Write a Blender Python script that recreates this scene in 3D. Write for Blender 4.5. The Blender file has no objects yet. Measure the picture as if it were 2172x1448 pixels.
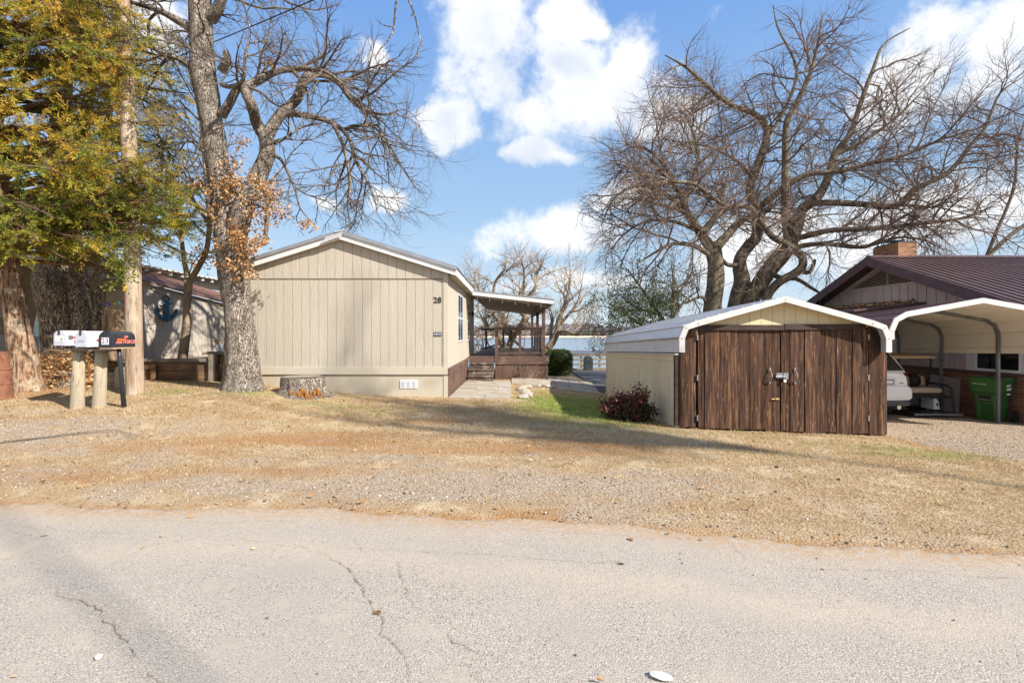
import bpy, bmesh, math, random
import numpy as np
from mathutils import Vector, Matrix, noise as mnoise

R = math.radians
scene = bpy.context.scene
# ------------------------------------------------------------------ camera
F = 1025.0            # focal length in photo pixels
HZ = 708.0            # horizon row in the photo
EYE = 1.6
cam = bpy.data.cameras.new('camera')
cam.sensor_width = 36.0
cam.lens = F / 2172 * 36
cam.shift_y = -(724 - HZ) / 2172
cam.clip_start = 0.05
cam.clip_end = 6000
camo = bpy.data.objects.new('camera', cam)
camo.location = (0, 0, EYE)
camo.rotation_euler = (R(90), 0, 0)
scene.collection.objects.link(camo)
scene.camera = camo
# ------------------------------------------------------------------ light
SUN_EL, SUN_DIR = 37.0, Vector((0.84, -0.545, 0)).normalized()   # towards the sun, on the ground
sd = Vector((SUN_DIR.x * math.cos(R(SUN_EL)), SUN_DIR.y * math.cos(R(SUN_EL)), math.sin(R(SUN_EL))))
sl = bpy.data.lights.new('sun', 'SUN')
sl.energy = 4.0
sl.angle = R(0.6)
sl.color = (1.0, 0.945, 0.86)
so = bpy.data.objects.new('sun', sl)
so.rotation_euler = (-sd).to_track_quat('-Z', 'Y').to_euler()
so.location = (20, -15, 30)
scene.collection.objects.link(so)
vs = scene.view_settings
vs.view_transform = 'Standard'
vs.look = 'None'
vs.exposure = 1.16
vs.gamma = 1.0
scene.cycles.max_bounces = 6
scene.cycles.use_denoising = True
scene.cycles.transparent_max_bounces = 8

CLOUDS = [(1050, 70, 120, 140), (1030, 190, 110, 75), (1265, 190, 200, 115), (1335, 120, 95, 75), (1130, 240, 150, 62),
          (955, 262, 75, 36), (1150, 322, 115, 36), (1140, 505, 170, 58), (1235, 480, 100, 58), (2100, 80, 130, 85),
          (2120, 150, 90, 60), (1950, 175, 85, 60), (1220, 40, 75, 42), (772, 105, 34, 26), (843, 438, 38, 26),
          (285, 50, 75, 85), (1300, 390, 70, 46), (1640, 530, 260, 80), (680, 430, 36, 24), (1960, 470, 200, 70),
          (1420, 260, 90, 60), (1230, 600, 200, 36)]


def build_world():
    w = bpy.data.worlds.new('World')
    scene.world = w
    w.use_nodes = True
    nt = w.node_tree
    nt.nodes.clear()
    N, L = nt.nodes.new, nt.links.new
    out = N('ShaderNodeOutputWorld')
    bg = N('ShaderNodeBackground')
    bg.inputs['Strength'].default_value = 0.10
    sky = N('ShaderNodeTexSky')
    sky.sky_type = 'NISHITA'
    sky.sun_disc = False
    sky.sun_elevation = R(SUN_EL)
    sky.sun_rotation = math.atan2(SUN_DIR.x, SUN_DIR.y)
    sky.altitude = 200
    sky.air_density = 1.25
    sky.dust_density = 0.35
    sky.ozone_density = 2.2
    tc = N('ShaderNodeTexCoord')
    sp = N('ShaderNodeSeparateXYZ')
    L(tc.outputs['Generated'], sp.inputs[0])

    def math_(op, a, b=None, clamp=False):
        n = N('ShaderNodeMath'); n.operation = op; n.use_clamp = clamp
        for i, v in enumerate((a, b)):
            if v is None: continue
            if isinstance(v, (int, float)): n.inputs[i].default_value = v
            else: L(v, n.inputs[i])
        return n.outputs[0]
    az = math_('ARCTAN2', sp.outputs[0], sp.outputs[1])
    el = math_('ARCSINE', sp.outputs[2])
    cb = N('ShaderNodeCombineXYZ')
    L(az, cb.inputs[0]); L(el, cb.inputs[1])
    wz = N('ShaderNodeTexNoise'); wz.inputs['Scale'].default_value = 5.5; wz.inputs['Detail'].default_value = 5
    L(tc.outputs['Generated'], wz.inputs['Vector'])
    w1 = N('ShaderNodeVectorMath'); w1.operation = 'MULTIPLY_ADD'
    L(wz.outputs['Color'], w1.inputs[0]); w1.inputs[1].default_value = (0.22, 0.16, 0); w1.inputs[2].default_value = (-0.11, -0.08, 0)
    w2 = N('ShaderNodeVectorMath'); w2.operation = 'ADD'
    L(cb.outputs[0], w2.inputs[0]); L(w1.outputs[0], w2.inputs[1])
    nz = N('ShaderNodeTexNoise')
    nz.inputs['Scale'].default_value = 6.0; nz.inputs['Detail'].default_value = 12; nz.inputs['Roughness'].default_value = 0.66
    nz.inputs['Distortion'].default_value = 0.15
    L(tc.outputs['Generated'], nz.inputs['Vector'])
    big = N('ShaderNodeTexNoise')
    big.inputs['Scale'].default_value = 2.2; big.inputs['Detail'].default_value = 3
    L(tc.outputs['Generated'], big.inputs['Vector'])

    def vm(op, a, v):
        n = N('ShaderNodeVectorMath'); n.operation = op
        L(a, n.inputs[0]); n.inputs[1].default_value = v
        return n

    def field(dy=0.0):
        f = None
        for (cx, cy, rx, ry) in CLOUDS:
            a = math.atan((cx - 1086) / F)
            e = math.atan((HZ - cy) / F * math.cos(a)) + dy
            s1 = vm('SUBTRACT', w2.outputs[0], (a, e, 0))
            s2 = vm('MULTIPLY', s1.outputs[0], (F / rx / math.cos(a) ** 0, F / ry, 0))
            ln = N('ShaderNodeVectorMath'); ln.operation = 'LENGTH'
            L(s2.outputs[0], ln.inputs[0])
            v = math_('SUBTRACT', 1.0, ln.outputs['Value'])
            if rx * ry < 2600: v = math_('SUBTRACT', math_('MULTIPLY', v, 0.9), 0.12)
            f = v if f is None else math_('SMOOTH_MAX' if False else 'MAXIMUM', f, v)
        return math_('MAXIMUM', f, -0.9)
    fld = field()
    # unseen clouds outside the picture, cover raised to whiten the fill light
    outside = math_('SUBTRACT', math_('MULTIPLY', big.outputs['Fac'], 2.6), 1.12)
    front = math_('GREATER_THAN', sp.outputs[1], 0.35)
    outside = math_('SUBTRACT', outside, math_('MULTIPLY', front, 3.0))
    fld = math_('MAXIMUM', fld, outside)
    nn = math_('MULTIPLY', math_('SUBTRACT', nz.outputs['Fac'], 0.5), 3.6)
    dens = math_('SUBTRACT', math_('ADD', math_('MULTIPLY', fld, 1.15), nn), 0.03)
    mr = N('ShaderNodeMapRange'); mr.interpolation_type = 'SMOOTHSTEP'
    mr.inputs['From Min'].default_value = -0.12; mr.inputs['From Max'].default_value = 0.72
    L(dens, mr.inputs['Value'])
    above = N('ShaderNodeMapRange')
    above.inputs['From Min'].default_value = 0.0; above.inputs['From Max'].default_value = 0.05
    L(el, above.inputs['Value'])
    mask = math_('MULTIPLY', mr.outputs[0], above.outputs[0])
    # thick parts a little greyer
    thick = N('ShaderNodeMapRange')
    thick.inputs['From Min'].default_value = -0.1; thick.inputs['From Max'].default_value = 1.0
    thick.inputs['To Min'].default_value = 0.0; thick.inputs['To Max'].default_value = 1.0
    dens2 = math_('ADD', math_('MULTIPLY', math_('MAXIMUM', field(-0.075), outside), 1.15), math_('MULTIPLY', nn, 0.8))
    L(dens2, thick.inputs['Value'])
    nz2 = N('ShaderNodeTexNoise'); nz2.inputs['Scale'].default_value = 12; nz2.inputs['Detail'].default_value = 6
    L(tc.outputs['Generated'], nz2.inputs['Vector'])
    cc = N('ShaderNodeMix'); cc.data_type = 'RGBA'
    cc.inputs['A'].default_value = (5.0, 5.05, 5.1, 1); cc.inputs['B'].default_value = (3.3, 3.65, 4.25, 1)
    L(math_('MULTIPLY', thick.outputs[0], math_('MULTIPLY', nz2.outputs['Fac'], 1.35), True), cc.inputs['Factor'])
    mx = N('ShaderNodeMix'); mx.data_type = 'RGBA'
    L(mask, mx.inputs['Factor'])
    hs = N('ShaderNodeHueSaturation'); hs.inputs['Saturation'].default_value = 1.0; hs.inputs['Value'].default_value = 1.0
    L(sky.outputs[0], hs.inputs['Color'])
    ramp = N('ShaderNodeValToRGB')
    e = ramp.color_ramp.elements
    e[0].position = 0.0; e[0].color = (0.74, 0.87, 0.97, 1); e[1].position = 0.75; e[1].color = (0.12, 0.35, 0.91, 1)
    e2 = e.new(0.22); e2.color = (0.45, 0.68, 0.97, 1)
    L(el, ramp.inputs[0])
    rs = N('ShaderNodeVectorMath'); rs.operation = 'SCALE'; rs.inputs['Scale'].default_value = 4.1
    L(ramp.outputs[0], rs.inputs[0])
    sm = N('ShaderNodeMix'); sm.data_type = 'RGBA'; sm.inputs['Factor'].default_value = 0.9
    L(hs.outputs[0], sm.inputs['A']); L(rs.outputs[0], sm.inputs['B'])
    L(sm.outputs['Result'], mx.inputs['A'])
    L(cc.outputs['Result'], mx.inputs['B'])
    L(mx.outputs['Result'], bg.inputs['Color'])
    L(bg.outputs[0], out.inputs[0])


build_world()

# ------------------------------------------------------------------ helpers
rng = random.Random(7)


def P(px, py, Y):
    """photo pixel at depth Y -> world point"""
    return Vector(((px - 1086) / F * Y, Y, EYE - (py - HZ) / F * Y))


def link(o):
    scene.collection.objects.link(o)
    return o


def wloc(o):
    v = Vector((0, 0, 0))
    while o is not None:
        v = v + o.location
        o = o.parent
    return v


def tag(o, label=None, cat=None, group=None, kind=None):
    if label: o['label'] = label
    if cat: o['category'] = cat
    if group: o['group'] = group
    if kind: o['kind'] = kind
    return o


def thing(name, label, cat, loc=(0, 0, 0), rz=0.0, group=None):
    o = bpy.data.objects.new(name, None)
    o.empty_display_size = 0.1
    o.location = loc
    o.rotation_euler = (0, 0, rz)
    link(o)
    return tag(o, label, cat, group)


class MB:
    """collects shapes; build() links them as ONE mesh object"""

    def __init__(self):
        self.v, self.f = [], []

    def add(self, vs, fs):
        b = len(self.v)
        self.v.extend(tuple(p) for p in vs)
        self.f.extend(tuple(i + b for i in f) for f in fs)
        return self

    def box(self, x0, x1, y0, y1, z0, z1):
        vs = [(x, y, z) for z in (z0, z1) for y in (y0, y1) for x in (x0, x1)]
        return self.add(vs, [(0, 2, 3, 1), (4, 5, 7, 6), (0, 1, 5, 4), (2, 6, 7, 3), (0, 4, 6, 2), (1, 3, 7, 5)])

    def beam(self, a, b, w, h, up=(0, 0, 1)):
        a, b = Vector(a), Vector(b)
        d = (b - a).normalized()
        u = Vector(up)
        s = d.cross(u)
        if s.length < 1e-4:
            s = d.cross(Vector((1, 0, 0)))
        s.normalize()
        u = s.cross(d).normalized()
        vs = []
        for p in (a, b):
            for (i, j) in ((-1, -1), (1, -1), (1, 1), (-1, 1)):
                vs.append(p + s * (i * w / 2) + u * (j * h / 2))
        return self.add(vs, [(0, 1, 2, 3), (7, 6, 5, 4), (0, 4, 5, 1), (1, 5, 6, 2), (2, 6, 7, 3), (3, 7, 4, 0)])

    def prism(self, poly, axis, a, b):
        """polygon extruded along an axis; poly in the remaining two axes in xyz order"""
        n = len(poly)

        def mk(p, t):
            if axis == 'x': return (t, p[0], p[1])
            if axis == 'y': return (p[0], t, p[1])
            return (p[0], p[1], t)
        vs = [mk(p, a) for p in poly] + [mk(p, b) for p in poly]
        fs = [tuple(range(n)), tuple(range(2 * n - 1, n - 1, -1))]
        for i in range(n):
            j = (i + 1) % n
            fs.append((i, i + n, j + n, j))
        return self.add(vs, fs)

    def tube(self, pts, rads, n=8, cap=True, rough=0.0, nscale=3.0, flat=1.0):
        pts = [Vector(p) for p in pts]
        if not hasattr(rads, '__len__'): rads = [rads] * len(pts)
        m = len(pts)
        b = len(self.v)
        t0 = (pts[1] - pts[0]).normalized()
        u = t0.cross(Vector((0, 0, 1)))
        if u.length < 0.05: u = t0.cross(Vector((1, 0, 0)))
        u.normalize()
        for i in range(m):
            t = (pts[min(i + 1, m - 1)] - pts[max(i - 1, 0)])
            if t.length < 1e-9: t = t0
            t = t.normalized()
            u = (u - t * u.dot(t))
            if u.length < 1e-6: u = t.orthogonal()
            u.normalize()
            w = t.cross(u)
            for k in range(n):
                a = 2 * math.pi * k / n
                r = rads[i]
                dirv = u * math.cos(a) + w * (math.sin(a) * flat)
                if rough:
                    q = (pts[i] + dirv * r) * nscale
                    r *= 1 + rough * mnoise.fractal(Vector((q.x * 1.6, q.y * 1.6, q.z * 0.55)), 1.0, 2.0, 4)
                self.v.append(tuple(pts[i] + dirv * r))
        for i in range(m - 1):
            for k in range(n):
                k2 = (k + 1) % n
                self.f.append((b + i * n + k, b + i * n + k2, b + (i + 1) * n + k2, b + (i + 1) * n + k))
        if cap:
            self.f.append(tuple(b + k for k in range(n - 1, -1, -1)))
            self.f.append(tuple(b + (m - 1) * n + k for k in range(n)))
        return self

    def lathe(self, prof, c, n=20, axis='z'):
        """prof: list of (radius, height)"""
        c = Vector(c)
        b = len(self.v)
        for (r, h) in prof:
            for k in range(n):
                a = 2 * math.pi * k / n
                if axis == 'z': p = Vector((r * math.cos(a), r * math.sin(a), h))
                elif axis == 'x': p = Vector((h, r * math.cos(a), r * math.sin(a)))
                else: p = Vector((r * math.sin(a), h, r * math.cos(a)))
                self.v.append(tuple(c + p))
        m = len(prof)
        for i in range(m - 1):
            for k in range(n):
                k2 = (k + 1) % n
                self.f.append((b + i * n + k, b + i * n + k2, b + (i + 1) * n + k2, b + (i + 1) * n + k))
        self.f.append(tuple(b + k for k in range(n - 1, -1, -1)))
        self.f.append(tuple(b + (m - 1) * n + k for k in range(n)))
        return self

    def loft(self, rings, closed=True, caps=True):
        b = len(self.v)
        n = len(rings[0])
        for r in rings: self.v.extend(tuple(p) for p in r)
        for i in range(len(rings) - 1):
            for k in range(n if closed else n - 1):
                k2 = (k + 1) % n
                self.f.append((b + i * n + k, b + i * n + k2, b + (i + 1) * n + k2, b + (i + 1) * n + k))
        if caps and closed:
            self.f.append(tuple(b + k for k in range(n - 1, -1, -1)))
            self.f.append(tuple(b + (len(rings) - 1) * n + k for k in range(n)))
        return self

    def blob(self, c, rx, ry, rz, seed=0, amp=0.2, sub=2, ns=1.5):
        bm = bmesh.new()
        bmesh.ops.create_icosphere(bm, subdivisions=sub, radius=1)
        vs = []
        for v in bm.verts:
            k = 1 + amp * mnoise.fractal(v.co * ns + Vector((seed * 7.3, seed * 3.1, 0)), 1.0, 2.0, 3)
            vs.append((c[0] + v.co.x * rx * k, c[1] + v.co.y * ry * k, c[2] + v.co.z * rz * k))
        fs = [tuple(v.index for v in f.verts) for f in bm.faces]
        bm.free()
        return self.add(vs, fs)

    def shear(self, fn):
        self.v = [fn(p) for p in self.v]
        return self

    def build(self, name, mat, parent=None, local=False, smooth=False, bevel=0.0, origin=None, fix=True):
        me = bpy.data.meshes.new(name)
        off = Vector((0, 0, 0))
        if parent is not None and not local: off = wloc(parent)
        if parent is None and origin is not None: off = Vector(origin)
        vs = [(p[0] - off.x, p[1] - off.y, p[2] - off.z) for p in self.v]
        me.from_pydata(vs, [], self.f)
        if fix and len(self.f) < 60000:
            bm = bmesh.new(); bm.from_mesh(me)
            bmesh.ops.recalc_face_normals(bm, faces=bm.faces)
            bm.to_mesh(me); bm.free()
        if mat is not None: me.materials.append(mat)
        if smooth: me.polygons.foreach_set('use_smooth', [True] * len(me.polygons))
        if smooth == 2: me.set_sharp_from_angle(angle=R(38))
        o = bpy.data.objects.new(name, me)
        link(o)
        if parent is not None: o.parent = parent
        elif origin is not None: o.location = origin
        if bevel:
            md = o.modifiers.new('bevel', 'BEVEL'); md.width = bevel; md.segments = 2; md.limit_method = 'ANGLE'
        return o


def fast_mesh(name, verts, faces, mat, parent=None, attr=None, smooth=False, origin=None):
    """numpy mesh: verts (n,3), faces (m,k)"""
    off = np.array(wloc(parent)) if parent is not None else (np.array(origin) if origin is not None else np.zeros(3))
    verts = (np.asarray(verts, dtype=np.float64) - off).astype(np.float32)
    faces = np.asarray(faces, dtype=np.int32)
    me = bpy.data.meshes.new(name)
    me.vertices.add(len(verts)); me.vertices.foreach_set('co', verts.ravel())
    k = faces.shape[1]
    me.loops.add(faces.size); me.loops.foreach_set('vertex_index', faces.ravel())
    me.polygons.add(len(faces))
    me.polygons.foreach_set('loop_start', np.arange(0, faces.size, k, dtype=np.int32))
    me.polygons.foreach_set('loop_total', np.full(len(faces), k, dtype=np.int32))
    if attr:
        for an, (kind, data) in attr.items():
            if kind == 'F':
                at = me.attributes.new(an, 'FLOAT', 'POINT'); at.data.foreach_set('value', np.asarray(data, np.float32))
            else:
                at = me.attributes.new(an, 'FLOAT_COLOR', 'POINT'); at.data.foreach_set('color', np.asarray(data, np.float32).ravel())
    me.update(); me.validate()
    if smooth: me.polygons.foreach_set('use_smooth', [True] * len(me.polygons))
    if mat is not None: me.materials.append(mat)
    o = bpy.data.objects.new(name, me)
    link(o)
    if parent is not None: o.parent = parent
    elif origin is not None: o.location = origin
    return o


def text_to(mb, s, size, frame, depth=0.004, shear=0.0, bold=0.0, align='CENTER'):
    """letters as real mesh: frame = (origin, right, up) vectors"""
    cu = bpy.data.curves.new('lettering', 'FONT')
    cu.body = s; cu.size = size; cu.align_x = align; cu.align_y = 'CENTER'
    cu.extrude = depth / 2; cu.shear = shear; cu.offset = bold; cu.resolution_u = 3
    o = bpy.data.objects.new('lettering', cu); link(o)
    bpy.context.view_layer.update()
    me = bpy.data.meshes.new_from_object(o.evaluated_get(bpy.context.evaluated_depsgraph_get()))
    org, rt, up = (Vector(q) for q in frame)
    rt.normalize(); up.normalize()
    nr = rt.cross(up)
    mb.add([org + rt * v.co.x + up * v.co.y + nr * (v.co.z + depth / 2) for v in me.vertices], [tuple(p.vertices) for p in me.polygons])
    bpy.data.objects.remove(o); bpy.data.curves.remove(cu); bpy.data.meshes.remove(me)
    return mb


# ------------------------------------------------------------------ materials
MATS = {}


def mul_by(nt, col, fac, lo, hi):
    r = nt.nodes.new('ShaderNodeMapRange'); r.inputs['To Min'].default_value = lo; r.inputs['To Max'].default_value = hi
    nt.links.new(fac, r.inputs['Value'])
    m = nt.nodes.new('ShaderNodeVectorMath'); m.operation = 'SCALE'
    nt.links.new(col, m.inputs[0]); nt.links.new(r.outputs[0], m.inputs['Scale'])
    return m.outputs[0]


def mat(name, c1, c2=None, rough=0.8, metal=0.0, scale=6.0, stretch=(1, 1, 1), detail=5.0, lo=0.35, hi=0.65,
        bump=0.0, bscale=40.0, bstretch=None, bdist=0.01, spec=0.3, c3=None, s3=1.2, lo3=0.45, hi3=0.7, vor=False,
        speck=None, sscale=120.0, slo=0.62, shi=0.7, streak=None, band=None):
    if name in MATS: return MATS[name]
    m = bpy.data.materials.new(name); m.use_nodes = True
    nt = m.node_tree
    N, L = nt.nodes.new, nt.links.new
    bs = nt.nodes['Principled BSDF']
    bs.inputs['Roughness'].default_value = rough
    bs.inputs['Metallic'].default_value = metal
    bs.inputs['Specular IOR Level'].default_value = spec
    tc = N('ShaderNodeTexCoord')

    def mapping(st):
        mp = N('ShaderNodeMapping'); mp.inputs['Scale'].default_value = st
        L(tc.outputs['Object'], mp.inputs[0]); return mp.outputs[0]

    def noise_fac(sc, st, det, lo_, hi_):
        n = N('ShaderNodeTexNoise'); n.inputs['Scale'].default_value = sc; n.inputs['Detail'].default_value = det
        n.inputs['Roughness'].default_value = 0.6
        L(mapping(st), n.inputs['Vector'])
        r = N('ShaderNodeMapRange'); r.inputs['From Min'].default_value = lo_; r.inputs['From Max'].default_value = hi_
        L(n.outputs['Fac'], r.inputs['Value'])
        return r.outputs[0]

    def mixc(f, a, b):
        x = N('ShaderNodeMix'); x.data_type = 'RGBA'
        L(f, x.inputs['Factor'])
        for s, v in (('A', a), ('B', b)):
            if isinstance(v, tuple): x.inputs[s].default_value = (*v, 1)
            else: L(v, x.inputs[s])
        return x.outputs['Result']
    col = c1
    if c2: col = mixc(noise_fac(scale, stretch, detail, lo, hi), c1, c2)
    if c3: col = mixc(noise_fac(s3, (1, 1, 1) if not streak else streak, 4, lo3, hi3), col, c3)
    if speck: col = mixc(noise_fac(sscale, stretch if streak is None else stretch, 2, slo, shi), col, speck)
    if band:   # board to board differences
        fb_ = noise_fac(band[0], (1, 0, 0.02), 6, 0.3, 0.7)
        col = mul_by(nt, col, fb_, 1 - band[1], 1 + band[1])
    if isinstance(col, tuple): bs.inputs['Base Color'].default_value = (*col, 1)
    else: L(col, bs.inputs['Base Color'])
    if bump:
        if vor:
            n = N('ShaderNodeTexVoronoi'); n.inputs['Scale'].default_value = bscale
            n.feature = 'F1'
            wn = N('ShaderNodeTexNoise'); wn.inputs['Scale'].default_value = bscale * 0.5
            L(mapping(bstretch or stretch), wn.inputs['Vector'])
            ad = N('ShaderNodeVectorMath'); ad.operation = 'MULTIPLY_ADD'
            L(wn.outputs['Color'], ad.inputs[0]); ad.inputs[1].default_value = (0.22, 0.22, 0.22)
            L(mapping(bstretch or stretch), ad.inputs[2])
            L(ad.outputs[0], n.inputs['Vector'])
            h = n.outputs['Distance']
        else:
            n = N('ShaderNodeTexNoise'); n.inputs['Scale'].default_value = bscale; n.inputs['Detail'].default_value = 6
            n.inputs['Roughness'].default_value = 0.65
            L(mapping(bstretch or stretch), n.inputs['Vector'])
            h = n.outputs['Fac']
        if vor:
            ed = N('ShaderNodeTexVoronoi'); ed.inputs['Scale'].default_value = bscale; ed.feature = 'DISTANCE_TO_EDGE'
            L(ad.outputs[0], ed.inputs['Vector'])
            r = N('ShaderNodeMapRange'); r.inputs['From Min'].default_value = 0.0; r.inputs['From Max'].default_value = 0.13
            L(ed.outputs['Distance'], r.inputs['Value'])
            dk = N('ShaderNodeMix'); dk.data_type = 'RGBA'; L(r.outputs[0], dk.inputs['Factor'])
            dk.inputs['A'].default_value = tuple(v * 0.6 for v in (c2 or c1)) + (1,)
            if isinstance(col, tuple): dk.inputs['B'].default_value = (*col, 1)
            else: L(col, dk.inputs['B'])
            L(dk.outputs['Result'], bs.inputs['Base Color'])
            h = r.outputs[0]
        b = N('ShaderNodeBump'); b.inputs['Strength'].default_value = bump; b.inputs['Distance'].default_value = bdist
        L(h, b.inputs['Height']); L(b.outputs[0], bs.inputs['Normal'])
    MATS[name] = m
    return m


def glass_mat(name, col, rough=0.05, spec=0.6):
    return mat(name, col, rough=rough, spec=spec)


BARK_OAK = mat('oak_bark', (0.40, 0.335, 0.275), (0.20, 0.165, 0.135), rough=0.95, scale=9, stretch=(1, 1, 0.35), lo=0.4, hi=0.62,
               bump=1.0, bscale=28, bstretch=(1, 1, 0.26), bdist=0.035, vor=True, c3=(0.38, 0.36, 0.31), s3=2.0, lo3=0.55, hi3=0.75, spec=0.1)
BARK_DARK = mat('dark_bark', (0.47, 0.38, 0.275), (0.24, 0.19, 0.145), rough=0.95, scale=9, stretch=(1, 1, 0.3), bump=1.0, bscale=22,
                bstretch=(1, 1, 0.2), bdist=0.06, vor=True, c3=(0.24, 0.22, 0.13), s3=1.6, lo3=0.52, hi3=0.72, spec=0.1)
BARK_CEDAR = mat('cedar_bark', (0.40, 0.26, 0.165), (0.11, 0.06, 0.038), rough=0.95, scale=20, stretch=(1, 1, 0.16), lo=.40, hi=.60, bump=1.0, bscale=34,
                 bstretch=(1, 1, 0.12), bdist=0.05, c3=(0.52, 0.42, 0.31), s3=4, lo3=0.5, hi3=0.68, speck=(.06, .04, .03), sscale=40, slo=.60, shi=.68, spec=0.1)
BARK_SMOOTH = mat('smooth_bark', (0.32, 0.24, 0.17), (0.18, 0.135, 0.10), rough=0.9, scale=8, stretch=(1, 1, 0.5), bump=0.5, bscale=30,
                  bstretch=(1, 1, 0.5), bdist=0.015, spec=0.1)
TWIG_GREY = mat('grey_twigs', (0.17, 0.135, 0.105), (0.09, 0.07, 0.055), rough=0.95, scale=3, spec=0.1)
TWIG_RED = mat('reddish_twigs', (0.24, 0.175, 0.135), (0.13, 0.095, 0.075), rough=0.95, scale=2, spec=0.1)
LIMB_BROWN = mat('limb_bark', (0.30, 0.24, 0.17), (0.14, 0.108, 0.08), rough=0.95, scale=6, stretch=(1, 1, 0.6), bump=0.8, bscale=20,
                 bdist=0.03, vor=True, c3=(0.27, 0.25, 0.15), s3=1.5, lo3=0.52, hi3=0.7, spec=0.1)


def leaf_mat(name, stops, rough=0.6, trans=0.25):
    m = bpy.data.materials.new(name); m.use_nodes = True
    nt = m.node_tree; N, L = nt.nodes.new, nt.links.new
    bs = nt.nodes['Principled BSDF']
    at = N('ShaderNodeAttribute'); at.attribute_name = 'tint'
    cr = N('ShaderNodeValToRGB')
    el = cr.color_ramp.elements
    while len(el) < len(stops): el.new(0.5)
    for e, (p, c) in zip(el, stops):
        e.position = p; e.color = (*c, 1)
    L(at.outputs['Fac'], cr.inputs[0])
    L(cr.outputs[0], bs.inputs['Base Color'])
    bs.inputs['Roughness'].default_value = rough
    bs.inputs['Specular IOR Level'].default_value = 0.2
    out = nt.nodes['Material Output']
    tr = N('ShaderNodeBsdfTranslucent'); L(cr.outputs[0], tr.inputs[0])
    mx = N('ShaderNodeMixShader'); mx.inputs[0].default_value = trans
    L(bs.outputs[0], mx.inputs[1]); L(tr.outputs[0], mx.inputs[2]); L(mx.outputs[0], out.inputs[0])
    MATS[name] = m
    return m

# ------------------------------------------------------------------ terrain
CTRL = [(-12, 0, 0), (0, 0, 0), (12, 0, 0), (-12, 3.5, 0), (-5, 4, 0), (0, 4, 0), (3.6, 3.4, 0), (12, 2, 0), (-20, 2, 0), (22, 1, -.05), (-30, 4, .1),
        (-10, 7, .12), (-7.9, 8.8, .25), (-8, 10.2, .35), (-5.8, 10.4, .44), (-4.6, 10.7, .27), (-1.5, 11.2, .125), (0, 11, .10), (-6.6, 11.9, .42),
        (2.45, 9.5, -.08), (2.86, 8.4, -.04), (6.47, 8.4, -.178), (2.8, 14.7, -.26), (8, 10.5, -.28), (10.4, 10.3, -.30), (11.2, 10.4, -.36),
        (10, 12.5, -.40), (7, 15, -.5), (1.3, 16.3, .04), (-1.5, 16, .08), (0, 7, .02), (4.6, 6.6, -.03), (8, 6, -.12), (12, 6, -.15), (6.5, 7, -.12),
        (-13, 9, .35), (-9.8, 10.6, .45), (-9.5, 12, .5), (-12, 13, .7), (-16, 14, .8), (-24, 12, .7), (14, 12, -.5), (20, 10, -.5), (3, 22, -.35), (-6, 22, 0), (10, 22, -.7),
        (4, 27, -.5), (-12, 26, .2), (20, 24, -.9), (-3, 6, .03), (3, 6, .0), (1.2, 8, .03), (-3, 8.8, .12), (0, 9.4, .08)]
_c = np.array(CTRL, float)


def _tps(r2):
    return np.where(r2 > 1e-9, 0.5 * r2 * np.log(np.maximum(r2, 1e-9)), 0.0)


def _solve():
    n = len(_c)
    d2 = (_c[:, None, 0] - _c[None, :, 0]) ** 2 + (_c[:, None, 1] - _c[None, :, 1]) ** 2
    A = np.zeros((n + 3, n + 3))
    A[:n, :n] = _tps(d2) + np.eye(n) * 0.3
    A[:n, n] = 1; A[:n, n + 1:] = _c[:, :2]
    A[n, :n] = 1; A[n + 1:, :n] = _c[:, :2].T
    return np.linalg.solve(A, np.concatenate([_c[:, 2], np.zeros(3)]))


_w = _solve()


def sstep(a, b, x):
    t = np.clip((x - a) / (b - a), 0, 1)
    return t * t * (3 - 2 * t)


EX = [-60, -10, -4.8, -1.66, 0.06, 1.57, 3.64, 8, 60]
EY = [4.9, 4.62, 4.53, 4.41, 4.18, 3.89, 3.44, 2.7, -6]


def road_edge(x):
    x = np.asarray(x, float)
    return np.interp(x, EX, EY) + 0.05 * np.sin(x * 2.3) + 0.03 * np.sin(x * 7.1 + 1) + 0.015 * np.sin(x * 19 + 2) + 0.01 * np.sin(x * 43)


LAKE_Z = -4.5


def ground_z(x, y):
    x = np.asarray(x, float); y = np.asarray(y, float)
    xx = np.clip(x, -24, 20); yy = np.clip(y, -3, 27)
    d2 = (xx[..., None] - _c[:, 0]) ** 2 + (yy[..., None] - _c[:, 1]) ** 2
    n = len(_c)
    z = _tps(d2) @ _w[:n] + _w[n] + _w[n + 1] * xx + _w[n + 2] * yy
    z = z * sstep(3.2, 5.0, y)
    # bank down to the lake, lake bed, far shore and its hill
    z = z - 7.0 * sstep(27.5, 46, y)
    bed = sstep(46, 60, y)
    z = z * (1 - bed) + bed * -7.2
    shore = 780 + 40 * np.sin(x * 0.004 + 1) + 12 * np.sin(x * 0.021)
    z = np.where(y > 300, np.maximum(z, LAKE_Z - 2 + 0.05 * (y - shore + 40)), z)
    z = np.where(y > 900, np.minimum(z, 6 + 0.012 * (y - 900)), z)
    return z


def gz(x, y):
    return float(ground_z(np.array([x]), np.array([y]))[0])


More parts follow.
